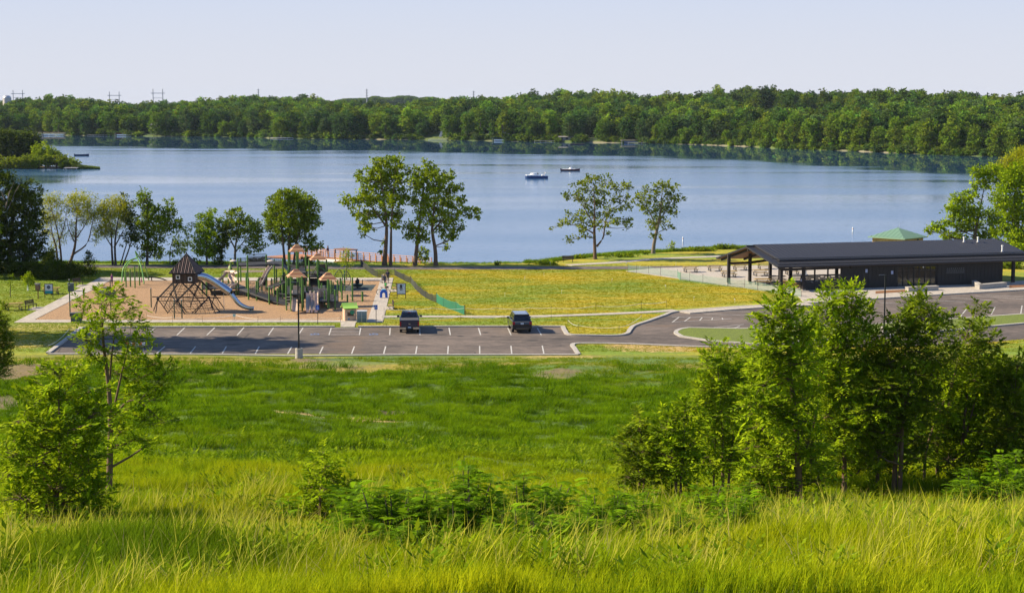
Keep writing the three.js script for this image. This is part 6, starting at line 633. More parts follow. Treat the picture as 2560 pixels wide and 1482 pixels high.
{
  const O = gp(700, 765), g = thing('play_structure', 'large green posted play structure with shingled roofs, bridges and slides', 'play structure', O), L = (p) => p.clone().sub(O);
  const posts = [[245, 372, 850], [365, 368, 980], [405, 362, 760], [525, 320, 1000], [500, 610, 990], [535, 700, 1060], [670, 750, 1075], [698, 715, 1030], [838, 310, 900], [826, 540, 880], [965, 385, 840], [1000, 545, 840], [880, 848, 1138], [1018, 868, 1145], [1070, 690, 1000], [1110, 372, 960], [1135, 600, 960], [200, 700, 840], [330, 740, 985], [1045, 840, 1010], [1207, 255, 985], [1228, 255, 930], [1342, 255, 1000], [1364, 255, 930], [1490, 255, 960], [1545, 385, 880], [1685, 385, 905], [1704, 385, 850], [1832, 385, 860], [1165, 670, 1232], [1242, 670, 1246], [1262, 690, 1160], [1365, 690, 1170], [1425, 670, 1245], [1442, 740, 1190], [1505, 845, 1095], [1610, 900, 1090], [1712, 722, 1110], [1855, 720, 1210], [1874, 735, 1200], [1908, 720, 1080], [2015, 720, 1090], [1972, 890, 1225], [2085, 740, 1060], [2130, 570, 920], [2260, 690, 1080], [2175, 975, 1090], [2060, 700, 930], [110, 640, 880], [-30, 700, 900], [-90, 690, 930], [-230, 750, 960], [-160, 760, 1000]];
  for (const [x, t, b] of posts) { const p = gp(...Zp(x, b)), H = (b - t) / 6.63 / scaleAt(p), q = L(p); const m = part(g, 'post', cyl(.1, .1, H, q.x, H / 2, q.z, 8), M.postGreen); part(m, 'post_cap', new THREE.SphereGeometry(.11, 8, 5).scale(1, .5, 1).translate(q.x, H, q.z), M.postGreen); }
  const at = (x, yb, h) => { const q = L(gp(...Zp(x, yb))); q.y = h; return q; };
  const hOf = (x, yb, y) => (yb - y) / 6.63 / scaleAt(gp(...Zp(x, yb)));
  const roofs = [[1348, 975, 252, 140, 308], [1688, 875, 385, 288, 315], [1335, 1215, 668, 550, 372], [1862, 1160, 716, 600, 336]];
  for (const [x, yb, ye, yt, w] of roofs) { const c = at(x, yb, 0), s = scaleAt(gp(...Zp(x, yb))), he = hOf(x, yb, ye), ht = hOf(x, yb, yt), W = w / 6.63 / s / 2, r = part(g, 'roof', flat(new THREE.CylinderGeometry(W * .2, W * 1.1, (ht - he) * .94, 4).rotateY(Math.PI / 4 + .2).translate(c.x, (he + ht) / 2 - .03, c.z)), shingle[1]); for (let k = 0; k < 6; k++) { const u = k / 6, rad = lerp(W * 1.06, W * .16, u), hh = (ht - he) / 6; part(r, 'shingle_tier', flat(new THREE.CylinderGeometry(rad * .95, rad * 1.17, hh * .95, 4).rotateY(Math.PI / 4 + .2).translate(c.x, he + hh * (k + .5), c.z)), shingle[(k * 2 + x) % 3]); } }
  const deckM = mat(.035, .034, .036, .7), barM = M.black;
  const deck = (name, pts, t = .14) => { const s = slab(pts.map((p) => p.clone()), 0, t); const hs = pts.map((p) => p.y), flat = Math.max(...hs) - Math.min(...hs) < .05; if (flat) return part(g, name, s.translate(0, hs[0], 0), deckM); const A = pts; const geo = new THREE.BufferGeometry(), P = []; for (const d of [t, 0]) for (const p of A) P.push(p.x, p.y + d, p.z); geo.setAttribute('position', new THREE.Float32BufferAttribute(P, 3)); geo.setIndex([0, 1, 2, 0, 2, 3, 4, 6, 5, 4, 7, 6, 0, 4, 5, 0, 5, 1, 1, 5, 6, 1, 6, 2, 2, 6, 7, 2, 7, 3, 3, 7, 4, 3, 4, 0]); const q = geo.toNonIndexed(); q.computeVertexNormals(); return part(g, name, q, deckM); };
  deck('deck', [at(1165, 1232, 1.75), at(1440, 1240, 1.75), at(1440, 1090, 1.75), at(1165, 1090, 1.75)]); deck('deck', [at(1712, 1200, .75), at(2015, 1205, .75), at(2015, 1085, .75), at(1712, 1085, .75)]); deck('deck', [at(1207, 990, 2.7), at(1490, 990, 2.7), at(1490, 890, 2.7), at(1207, 890, 2.7)]); deck('deck', [at(1545, 900, 1.6), at(1832, 895, 1.6), at(1832, 800, 1.6), at(1545, 800, 1.6)]); deck('deck', [at(1440, 1110, 1.1), at(1712, 1110, 1.1), at(1712, 1000, 1.1), at(1440, 1000, 1.1)]);
  deck('bridge_deck', [at(365, 960, 3.35), at(840, 930, 3.4), at(840, 870, 3.4), at(365, 900, 3.35)]); deck('bridge_deck', [at(840, 930, 3.4), at(1110, 945, 3.35), at(1110, 880, 3.35), at(840, 870, 3.4)]); deck('ramp', [at(1110, 960, 3.3), at(1215, 985, 2.75), at(1215, 920, 2.75), at(1110, 900, 3.3)]); deck('ramp', [at(-230, 985, .75), at(330, 985, .78), at(330, 900, .78), at(-230, 900, .75)]); deck('ramp', [at(330, 985, .78), at(560, 1060, .75), at(560, 990, .75), at(330, 900, .78)]); deck('ramp', [at(560, 1062, .75), at(870, 1130, .4), at(870, 1040, .4), at(560, 990, .75)]); deck('ramp', [at(870, 1135, .4), at(1160, 1160, .05), at(1160, 1070, .05), at(870, 1040, .4)]); deck('ramp', [at(860, 1020, .9), at(1170, 1010, 1.7), at(1170, 950, 1.7), at(860, 960, .9)]); deck('ramp', [at(1500, 860, 1.7), at(1690, 890, 2), at(1690, 850, 2), at(1500, 820, 1.7)]);
  const rail = (a, b, h, n) => { const r = part(g, 'railing', merge([bar(a.clone().setY(a.y + h), b.clone().setY(b.y + h), .028, 5), bar(a.clone().setY(a.y + .12), b.clone().setY(b.y + .12), .022, 5)]), barM); for (let k = 0; k <= n; k++) { const p = a.clone().lerp(b, k / n); part(r, 'baluster', bar(p.clone().setY(p.y + .1), p.clone().setY(p.y + h), .02, 4), barM); } };
  rail(at(370, 960, 3.4), at(525, 950, 3.4), 1, 11); rail(at(530, 945, 3.45), at(838, 930, 3.45), 1, 20); rail(at(845, 930, 3.45), at(1110, 945, 3.45), .95, 16); rail(at(545, 885, 3.45), at(838, 870, 3.45), 1, 18); rail(at(-230, 985, .85), at(330, 985, .85), .8, 26); rail(at(560, 1062, .8), at(870, 1130, .5), .8, 20); rail(at(560, 990, .8), at(870, 1040, .5), .8, 18); rail(at(700, 950, .9), at(840, 930, .9), 1.1, 10); rail(at(880, 1135, .45), at(1015, 1145, .2), .9, 9); rail(at(1210, 985, 2.8), at(1340, 1000, 2.8), .95, 9); rail(at(1365, 960, 2.8), at(1490, 960, 2.8), .95, 9); rail(at(1440, 1110, 1.2), at(1600, 1110, 1.2), .8, 10); rail(at(1715, 1110, .8), at(1855, 1205, .8), .8, 9); rail(at(1875, 1205, .8), at(2015, 1095, .8), .8, 9); rail(at(1550, 890, 1.7), at(1690, 905, 1.7), .9, 9); rail(at(1700, 860, 1.7), at(1832, 860, 1.7), .9, 9); rail(at(1090, 1000, 1.6), at(1165, 1000, 1.8), .9, 6);
  // infill of the towers: dark panels, cross nets, extra rails and posts
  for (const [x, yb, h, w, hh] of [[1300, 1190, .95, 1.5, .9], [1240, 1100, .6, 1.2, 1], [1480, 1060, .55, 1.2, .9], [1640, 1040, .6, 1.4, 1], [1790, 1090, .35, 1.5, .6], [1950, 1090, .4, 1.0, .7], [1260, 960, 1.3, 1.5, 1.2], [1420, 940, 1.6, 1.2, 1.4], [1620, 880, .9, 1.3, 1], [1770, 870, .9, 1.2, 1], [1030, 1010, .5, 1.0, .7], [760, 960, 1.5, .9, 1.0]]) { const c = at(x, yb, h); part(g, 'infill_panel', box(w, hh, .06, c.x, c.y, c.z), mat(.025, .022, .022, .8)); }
  rail(at(1170, 1225, 1.85), at(1245, 1240, 1.85), .9, 6); rail(at(1370, 1240, 1.85), at(1430, 1240, 1.85), .9, 5); rail(at(1170, 1110, 1.85), at(1430, 1110, 1.85), .9, 16); rail(at(1210, 900, 2.8), at(1490, 900, 2.8), .95, 16); rail(at(1500, 1080, 1.2), at(1712, 1085, 1.2), .8, 14); rail(at(1020, 1100, .2), at(1160, 1120, .2), .9, 10); rail(at(1545, 830, 1.7), at(1832, 830, 1.7), .9, 16); rail(at(1720, 1090, .8), at(1905, 1085, .8), .8, 12); rail(at(700, 1010, .85), at(870, 1050, .5), .9, 12); rail(at(900, 1000, 1), at(1165, 985, 1.8), .9, 16);
  for (const [x, t, b] of [[1190, 560, 1090], [1290, 720, 1090], [1330, 860, 1120], [1395, 700, 1100], [1470, 820, 1010], [1560, 820, 1010], [1650, 840, 1000], [1750, 780, 1010], [1940, 760, 1010], [1800, 900, 1180], [920, 700, 960], [960, 820, 1060], [760, 740, 940], [1100, 800, 1080]]) { const p = gp(...Zp(x, b)), H = (b - t) / 6.63 / scaleAt(p), q = L(p); part(g, 'post', cyl(.085, .085, H, q.x, H / 2, q.z, 8), M.postGreen); }
  // slides
  sweepSlide(g, 'curved_slide', [at(330, 960, 2.55), at(270, 955, 2.35), at(255, 960, 2), at(300, 990, 1.4), at(210, 1000, 1.05), at(160, 1010, .6)], .75, M.tan); sweepSlide(g, 'curved_slide', [at(270, 940, 2.55), at(190, 930, 2.45), at(120, 930, 1.9), at(40, 930, 1.25), at(-20, 935, .5)], .75, M.tan); sweepSlide(g, 'straight_slide', [at(915, 950, 3.3), at(870, 955, 2.9), at(760, 965, 1.5), at(680, 975, .9), at(600, 985, .6)], .6, M.tan); sweepSlide(g, 'front_slide', [at(1318, 1195, 1.85), at(1318, 1222, 1.6), at(1312, 1262, .75), at(1308, 1295, .35)], .72, M.tan);
  { const wide = []; for (const dx of [-62, 0, 62]) sweepSlide(g, 'wide_slide', [at(1590 + dx, 1130, 1.35), at(1590 + dx, 1165, 1.2), at(1588 + dx, 1235, .45), at(1585 + dx, 1285, .15)], .5, M.tan); }
  for (const [x, yb, y] of [[290, 950, 405], [905, 940, 405], [1595, 1105, 948]]) { const c = at(x, yb, hOf(x, yb, y)); part(g, 'slide_hood', new THREE.SphereGeometry(.38, 12, 6, 0, 6.3, 0, 1.5).scale(1.2, .5, .8).translate(c.x, c.y - .1, c.z), mat(.62, .5, .42, .6)); }
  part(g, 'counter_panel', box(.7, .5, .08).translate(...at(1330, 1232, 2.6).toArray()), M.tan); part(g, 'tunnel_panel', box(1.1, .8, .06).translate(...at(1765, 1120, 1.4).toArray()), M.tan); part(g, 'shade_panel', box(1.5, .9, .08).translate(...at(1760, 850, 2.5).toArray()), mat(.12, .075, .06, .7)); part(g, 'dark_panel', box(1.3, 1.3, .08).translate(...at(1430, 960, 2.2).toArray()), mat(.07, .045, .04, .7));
  { const q = at(1205, 1240, 0); for (let k = 0; k < 5; k++) part(g, 'ladder_rung', box(.5, .05, .3, q.x, .3 + k * .32, q.z), M.galv); }
  part(g, 'spring_beam', bar(at(1680, 905, 3.2), at(1590, 880, 1.9), .07), M.postGreen); part(g, 'arched_beam', tubeG([at(1700, 880, 2.9), at(1800, 880, 2.4), at(1890, 880, 1.6)], .07), M.postGreen);
  for (const [x, yb, t] of [[2030, 930, 560], [2160, 1000, 590]]) { const H = hOf(x, yb, t), s = new THREE.Shape(); s.moveTo(0, 0); s.quadraticCurveTo(-.75, H * .35, 0, H * .62); s.quadraticCurveTo(.75, H * .35, 0, 0); const c = at(x, yb, H * .38), leaf = part(g, 'leaf_climber', tubeG([V(0, 0, 0), V(-.5, H * .18, 0), V(-.45, H * .4, 0), V(.1, H * .62, 0), V(.5, H * .35, 0), V(.42, H * .15, 0), V(0, 0, 0)].map((v) => v.add(c)), .045, 30), M.darkGreen); for (let k = 1; k < 6; k++) part(leaf, 'rung', bar(c.clone().add(V(-.42, H * .1 * k, 0)), c.clone().add(V(.42, H * .1 * k, 0)), .025, 4), M.darkGreen); }
  for (let k = 0; k < 7; k++) { part(g, 'net_rope', bar(at(2085, 1060, .3 + k * .28), at(2260, 1080, .3 + k * .3), .022, 4), barM); part(g, 'net_rope', bar(at(2260, 1080, .3 + k * .26), at(2425, 1060, .2 + k * .2), .022, 4), barM); }
  { const p = at(2425, 1085, 0); part(g, 'post', cyl(.12, .12, 1.2, p.x, .6, p.z, 8), M.postGreen); }
  { const c = at(-120, 960, 0); part(g, 'brown_panel', box(.85, 1.0, .08, c.x, 1.0, c.z), mat(.1, .06, .05, .7)); }
  part(g, 'overhead_ladder', merge([bar(at(535, 1050, 1.9), at(698, 1030, 1.9), .03, 5), bar(at(535, 1010, 1.9), at(698, 1000, 1.9), .03, 5), bar(at(595, 1040, 0), at(595, 1040, 1.9), .03, 5), bar(at(698, 1030, 0), at(698, 1030, 1.9), .03, 5)]), M.darkGreen).userData.kind = 'stuff';
}
{ // climbing tower: plank cabin on a rope and rod pyramid, steel tube slide
  const O = gp(468, 778), S = scaleAt(O), g = thing('climbing_tower', 'dark plank cabin with steep striped roof on a rope climbing frame', 'climbing tower', O, -.12), darkW = [mat(.06, .036, .026, .8), mat(.045, .028, .021, .8), mat(.08, .05, .035, .8)], roofW = [mat(.27, .18, .155, .8), mat(.055, .04, .038, .8)];
  const W = 2.55, h0 = 3.35, h1 = 4.45, hr = 6.5, rope = M.rubber, node = [];
  const cab = part(g, 'cabin', box(W - .1, h1 - h0, W - .1, 0, (h0 + h1) / 2, 0), darkW[1]);
  for (let s = 0; s < 4; s++) for (let k = 0; k < 13; k++) part(cab, 'plank', box(W / 13 - .025, h1 - h0 + .1, .06, -W / 2 + (k + .5) * W / 13, (h0 + h1) / 2, W / 2).rotateY(s * Math.PI / 2), darkW[(k * 5 + s) % 3]);
  for (const [x, y] of [[-.62, 4.02], [.78, 3.82]]) { const w = part(cab, 'window', box(.3, .3, .03, x, y, W / 2 + .045), M.black); for (const [a, b, c, d] of [[.46, .08, 0, .19], [.46, .08, 0, -.19], [.08, .3, .19, 0], [.08, .3, -.19, 0]]) part(w, 'window_frame', box(a, b, .06, x + c, y + d, W / 2 + .06), M.white); }
  const roof = part(g, 'roof', flat(new THREE.ConeGeometry(W * .8, hr - h1 - .05, 4).rotateY(Math.PI / 4).translate(0, (hr + h1) / 2 - .02, 0)), roofW[1]);
  for (let s = 0; s < 4; s++) for (let k = 0; k < 15; k++) { const e = W * .6, x = -e + (k + .5) * 2 * e / 15, t = 1 - Math.abs(x) / e, a = V(x, h1 + .04, e + .03), b = V(x, h1 + .04 + (hr - h1) * t * .97, e * (1 - t * .97) + .03); part(roof, 'roof_plank', beam(a, b, .06, .05).rotateY(s * Math.PI / 2), roofW[k % 2 ? 1 : 0]); }
  for (let s = 0; s < 4; s++) { const e = W * .61; part(roof, 'hip_beam', bar(V(e, h1, e).applyAxisAngle(V(0, 1, 0), s * Math.PI / 2), V(0, hr + .06, 0), .07, 6), M.rubber); part(roof, 'eave_beam', box(2 * e, .12, .12, 0, h1, e).rotateY(s * Math.PI / 2), M.rubber); }
  part(roof, 'finial', cyl(.05, .1, .3, 0, hr + .1, 0, 6), M.rubber);
  const mids = [V(-3, 1.55, 1.4), V(2.85, 1.75, 1.2), V(-.4, 1.5, 2.4), V(-2.6, 1.7, -2), V(2.6, 1.7, -2), V(0, 1.6, -2.6)];
  const corners = [V(-1.25, h0, 1.25), V(1.25, h0, 1.25), V(-1.25, h0, -1.25), V(1.25, h0, -1.25)];
  for (const [i, c] of [[0, 0], [1, 1], [2, 0], [2, 1], [3, 2], [4, 3], [5, 2], [5, 3]]) for (const o of [-.09, .09]) part(g, 'rod', bar(corners[c].clone().add(V(o, 0, o)), mids[i].clone().add(V(o, 0, o)), .05, 6), rope);
  for (const m of mids) part(g, 'rope_node', new THREE.SphereGeometry(.17, 8, 6).translate(m.x, m.y, m.z), rope);
  const feet = [[0, -3.9, .3], [0, -1.9, 1.4], [0, -3, 2.2], [1, 3.9, .4], [1, 3.6, 1.2], [1, 1.4, 2], [1, 1.0, 1.6], [2, -1.6, 2.5], [2, .6, 2.9], [2, .2, 1], [3, -3.6, -2.4], [3, -1.8, -3], [4, 3.6, -2.4], [4, 1.8, -3], [5, -.8, -3.4], [5, .8, -3.4]];
  for (const [i, x, z] of feet) part(g, 'leg', bar(mids[i], V(x, 0, z), .055, 6), rope);
  const net = (a, b, c, d, n) => { const q = []; for (let k = 0; k <= n; k++) { q.push(bar(a.clone().lerp(b, k / n), d.clone().lerp(c, k / n), .024, 3)); q.push(bar(a.clone().lerp(d, k / n), b.clone().lerp(c, k / n), .024, 3)); } part(g, 'rope_net', merge(q), rope).userData.kind = 'stuff'; };
  net(mids[0], mids[2], corners[0].clone().lerp(corners[1], .5), corners[0], 6); net(mids[2], mids[1], corners[1], corners[0].clone().lerp(corners[1], .5), 6); net(V(-1.9, 0, 1.4), V(.6, 0, 2.6), mids[2], mids[0], 6); net(V(.9, 0, 2.2), V(3.4, 0, 1.2), mids[1], mids[2], 6); net(mids[3], mids[4], corners[3], corners[2], 6); net(V(-3, 0, -2.6), V(3, 0, -2.6), mids[4], mids[3], 7);
  part(g, 'cross_rail', bar(V(-4, 1.62, .3), V(4, 1.62, .3), .06, 6), rope); part(g, 'cross_rail', bar(V(-3, 1.3, 1.4), V(2.85, 1.35, 1.2), .035, 5), rope);
  const l3 = (px, py, dz) => { const p = atDepth(px, py, -O.z + dz).sub(O); return p.applyAxisAngle(V(0, 1, 0), .12); };
  const tp_ = [l3(490, 689, 0), l3(512, 693, .3), l3(545, 711, .6), l3(575, 731, .5)], tubeM = M.steel.clone(); tubeM.side = THREE.DoubleSide;
  const tube = part(g, 'tube_slide', new THREE.TubeGeometry(new THREE.CatmullRomCurve3(tp_), 24, .43, 18), tubeM); for (const u of [.03, .35, .66, .97]) { const c = new THREE.CatmullRomCurve3(tp_), p = c.getPoint(u), t = c.getTangent(u), k = new THREE.TorusGeometry(.44, .025, 6, 20); k.applyQuaternion(new THREE.Quaternion().setFromUnitVectors(V(0, 0, 1), t)); part(tube, 'flange', k.translate(p.x, p.y, p.z), M.steel); }
  const end = [l3(575, 736, .5), l3(598, 762, .2), l3(619, 783, 0), l3(633, 787, 0)]; end[2].y = Math.max(.3, end[2].y); end[3].y = .28; sweepSlide(g, 'open_chute', end, .62, M.steel); part(g, 'chute_support', box(.5, .2, .5, end[3].x - .25, .1, end[3].z), M.steel); part(g, 'chute_support', bar(l3(558, 720, .5), l3(558, 720, .5).setY(0), .03, 6), M.galv);
}
{ // green arched climber with hanging swings
  const O = gp(337, 709), g = thing('arched_climber', 'light green arched frame with posts, chains and swings', 'climber', O), D = -O.z, L = (px, py, dz = 0) => atDepth(px, py, D + dz).sub(O), gm = mat(.14, .34, .07, .4);
  for (const P of [[[303, 706, -2], [307, 672, -1.5], [322, 652, -.5], [341, 645, .4]], [[310, 702, 3], [313, 672, 2.5], [325, 654, 1.5], [343, 642, .5]], [[337, 628, 0], [341, 642, 0], [352, 668, -1], [359, 709, -2]], [[337, 628, 0], [345, 640, .5], [362, 668, 2], [371, 701, 4]]]) part(g, 'arch', tubeG(P.map(([x, y, z]) => { const v = L(x, y, z); v.y = Math.max(v.y, -.1); return v; }), .085, 24, 7), gm);
  for (const [x, t, b] of [[314, 678, 718], [325, 672, 717], [336.5, 666, 720], [348, 662, 714]]) { const p = gp(x, b).sub(O), H = (b - t) / scaleAt(gp(x, b)); part(g, 'post', cyl(.09, .09, H, p.x, H / 2, p.z, 8), M.postGreen); }
  for (let k = 0; k < 9; k++) { const u = k / 8; part(g, 'chain', bar(L(316 + 30 * u, 680 - 16 * u), L(316 + 30 * u, 704 - 8 * u), .012, 3), M.galv); }
  for (const x of [318, 333, 352]) part(g, 'swing_seat', box(.5, .08, .25).translate(...L(x, 711).toArray()), M.rubber);
  part(g, 'balance_beam', tubeG([L(362, 694, 3), L(385, 693, 3.4), L(405, 697, 3.6), L(424, 706, 3.2)], .08, 20, 6), M.rubber); part(g, 'beam_post', cyl(.07, .07, .6, ...L(378, 704, 3.3).setY(.3).toArray(), 6), M.brown);
}
{ const p = gp(266, 742), g = thing('boulder_climber', 'dark grey climbing boulder behind the left tree top', 'boulder', p); const s = new THREE.IcosahedronGeometry(1, 3), a = s.attributes.position; for (let k = 0; k < a.count; k++) { const n = 1 + .22 * n3(a.getX(k) * 1.4, a.getY(k) * 1.4, a.getZ(k) * 1.4); a.setXYZ(k, a.getX(k) * n * 1.05, Math.max(-.1, a.getY(k) * n * .8 + .4), a.getZ(k) * n); } s.computeVertexNormals(); part(g, 'stone', s, mat(.075, .075, .08, .85)); }
{ const p = gp(893 - 0, 720), g = thing('spinner', 'dark spinner seat on the grey rubber mat', 'spinner', p); part(g, 'column', cyl(.1, .12, 1.3, 0, .65, 0, 8), M.rubber); part(g, 'dish', new THREE.CylinderGeometry(.8, .5, .35, 14).translate(0, .35, 0), mat(.02, .05, .05, .5)); for (let k = 0; k < 4; k++) part(g, 'seat_back', box(.4, .55, .08, 0, .8, .65).rotateY(k * 1.57), k % 2 ? M.darkGreen : M.rubber); }
{ // play cottage
  const p = gp(873, 801), g = thing('play_cottage', 'tan toddler play cottage with curved lime green roof', 'play cottage', p, .32), wl = mat(.5, .34, .24, .7);
  part(g, 'wall', merge([box(1.2, .55, .08, 0, .275, .55), box(1.2, .3, .08, 0, 1.15, .55), box(.25, .6, .08, -.47, .8, .55), box(.2, .6, .08, .5, .8, .55)]), wl); part(g, 'side_wall', merge([box(.08, 1.3, .3, .6, .65, .35), box(.08, 1.3, .3, .6, .65, -.35), box(.08, .25, 1, .6, 1.3, 0)]), wl); part(g, 'side_wall', box(.08, 1.3, 1, -.6, .65, 0), wl); part(g, 'back_wall', box(1.2, 1.3, .08, 0, .65, -.55), wl);
  const rg = (s) => { const c = new THREE.CatmullRomCurve3([V(0, 1.95, 0), V(0, 1.62, s * .38), V(0, 1.42, s * .85)]).getPoints(8), P = [], I = []; for (const q of c) for (const x of [-.82, .82]) P.push(x, q.y, q.z); for (const q of c) for (const x of [-.82, .82]) P.push(x, q.y - .07, q.z); for (let k = 0; k < 8; k++) for (const o of [0, 18]) { const a = o + k * 2; I.push(a, a + 1, a + 2, a + 1, a + 3, a + 2); } for (let k = 0; k < 8; k++) for (const e of [0, 1]) { const a = k * 2 + e; I.push(a, a + 2, a + 18, a + 2, a + 20, a + 18); } const b = new THREE.BufferGeometry(); b.setAttribute('position', new THREE.Float32BufferAttribute(P, 3)); b.setIndex(I); b.computeVertexNormals(); return b; };
  const lime = mat(.30, .52, .09, .5, 0, { side: THREE.DoubleSide }); part(g, 'roof', rg(1), lime); part(g, 'roof', rg(-1), lime); part(g, 'gable', new THREE.ExtrudeGeometry(new THREE.Shape([new THREE.Vector2(-.6, 0), new THREE.Vector2(.6, 0), new THREE.Vector2(0, .55)]), { depth: .06, bevelEnabled: false }).rotateY(Math.PI / 2).translate(.56, 1.4, 0), wl); part(g, 'play_panel', new THREE.CylinderGeometry(.25, .25, .06, 14).rotateX(Math.PI / 2).translate(.18, .95, .62), mat(.02, .2, .1, .5)); part(g, 'badge', new THREE.CylinderGeometry(.1, .1, .05, 10).rotateX(Math.PI / 2).translate(-.2, .25, .61), mat(.05, .2, .35, .5)); part(g, 'counter', box(.5, .05, .35, .8, .5, 0), M.brown);
}
{ const p = gp(959, 745), g = thing('blue_bike_arch', 'bright blue inverted U shaped arch on the right walk', 'bike rack', p, 0), b = mat(.01, .1, .5, .35); const s = new THREE.Shape(); s.moveTo(-.45, 0); s.lineTo(-.42, .6); s.quadraticCurveTo(-.36, 1, 0, 1); s.quadraticCurveTo(.36, 1, .42, .6); s.lineTo(.45, 0); s.lineTo(.22, 0); s.lineTo(.2, .5); s.quadraticCurveTo(.15, .68, 0, .68); s.quadraticCurveTo(-.15, .68, -.2, .5); s.lineTo(-.22, 0); part(g, 'arch', new THREE.ExtrudeGeometry(s, { depth: .3, bevelEnabled: true, bevelSize: .03, bevelThickness: .03, bevelSegments: 2 }).translate(0, 0, -.15), b); part(g, 'top_panel', box(.5, .1, .26, 0, 1.06, 0), mat(.2, .6, .62, .5)); }
function bicycle(label, p, turn, col) { const g = thing('bicycle', label, 'bicycle', p, turn), r = .33; for (const x of [-.52, .52]) { const w = part(g, 'wheel', new THREE.TorusGeometry(r, .028, 6, 24).translate(x, r + .02, 0), M.rubber); part(w, 'rim', new THREE.TorusGeometry(r - .035, .012, 5, 24).translate(x, r + .02, 0), M.galv); for (let k = 0; k < 8; k++) part(w, 'spoke', bar(V(x, r + .02, 0), V(x + Math.cos(k * .785) * r, r + .02 + Math.sin(k * .785) * r, 0), .004, 3), M.galv); } const a = V(-.52, .35, 0), b = V(-.08, .32, 0), c = V(-.2, .85, 0), d = V(.36, .85, 0), e = V(.52, .35, 0), f = V(.32, 1, 0); part(g, 'frame', merge([[a, b], [b, c], [c, d], [b, d], [a, c], [d, e], [d, f]].map(([m, n]) => bar(m, n, .02, 6))), col); part(g, 'saddle', box(.26, .06, .13, -.22, .92, 0), M.black); part(g, 'handlebar', bar(V(.34, 1.02, -.28), V(.34, 1.02, .28), .018, 6), M.black); part(g, 'basket', box(.25, .22, .3, .52, .95, 0), M.black); return g; }
bicycle('bicycle parked across the right walk behind the blue arch', gp(958, 737), Math.PI * .0 + .03, mat(.3, .05, .06, .4)); bicycle('bicycle left on the grass behind the curved slides', gp(568, 690), .3, mat(.2, .2, .2, .4));
{ const p = gp(958, 708), g = thing('stroller', 'dark wheeled pushchair before the walking person', 'pushchair', p, .4); part(g, 'seat', box(.45, .5, .4, 0, .65, 0).rotateX(.15), mat(.03, .035, .045, .8)); part(g, 'hood', new THREE.SphereGeometry(.3, 10, 6, 0, 6.3, 0, 1.6).translate(0, .9, 0), mat(.03, .035, .045, .8)); for (const [x, z] of [[-.22, .3], [.22, .3], [-.22, -.3], [.22, -.3]]) part(g, 'wheel', new THREE.TorusGeometry(.11, .03, 5, 12).rotateY(Math.PI / 2).translate(x, .14, z), M.rubber); part(g, 'push_bar', tubeG([V(-.22, .3, .2), V(-.22, 1, .45), V(.22, 1, .45), V(.22, .3, .2)], .018, 16, 5), M.galv); }
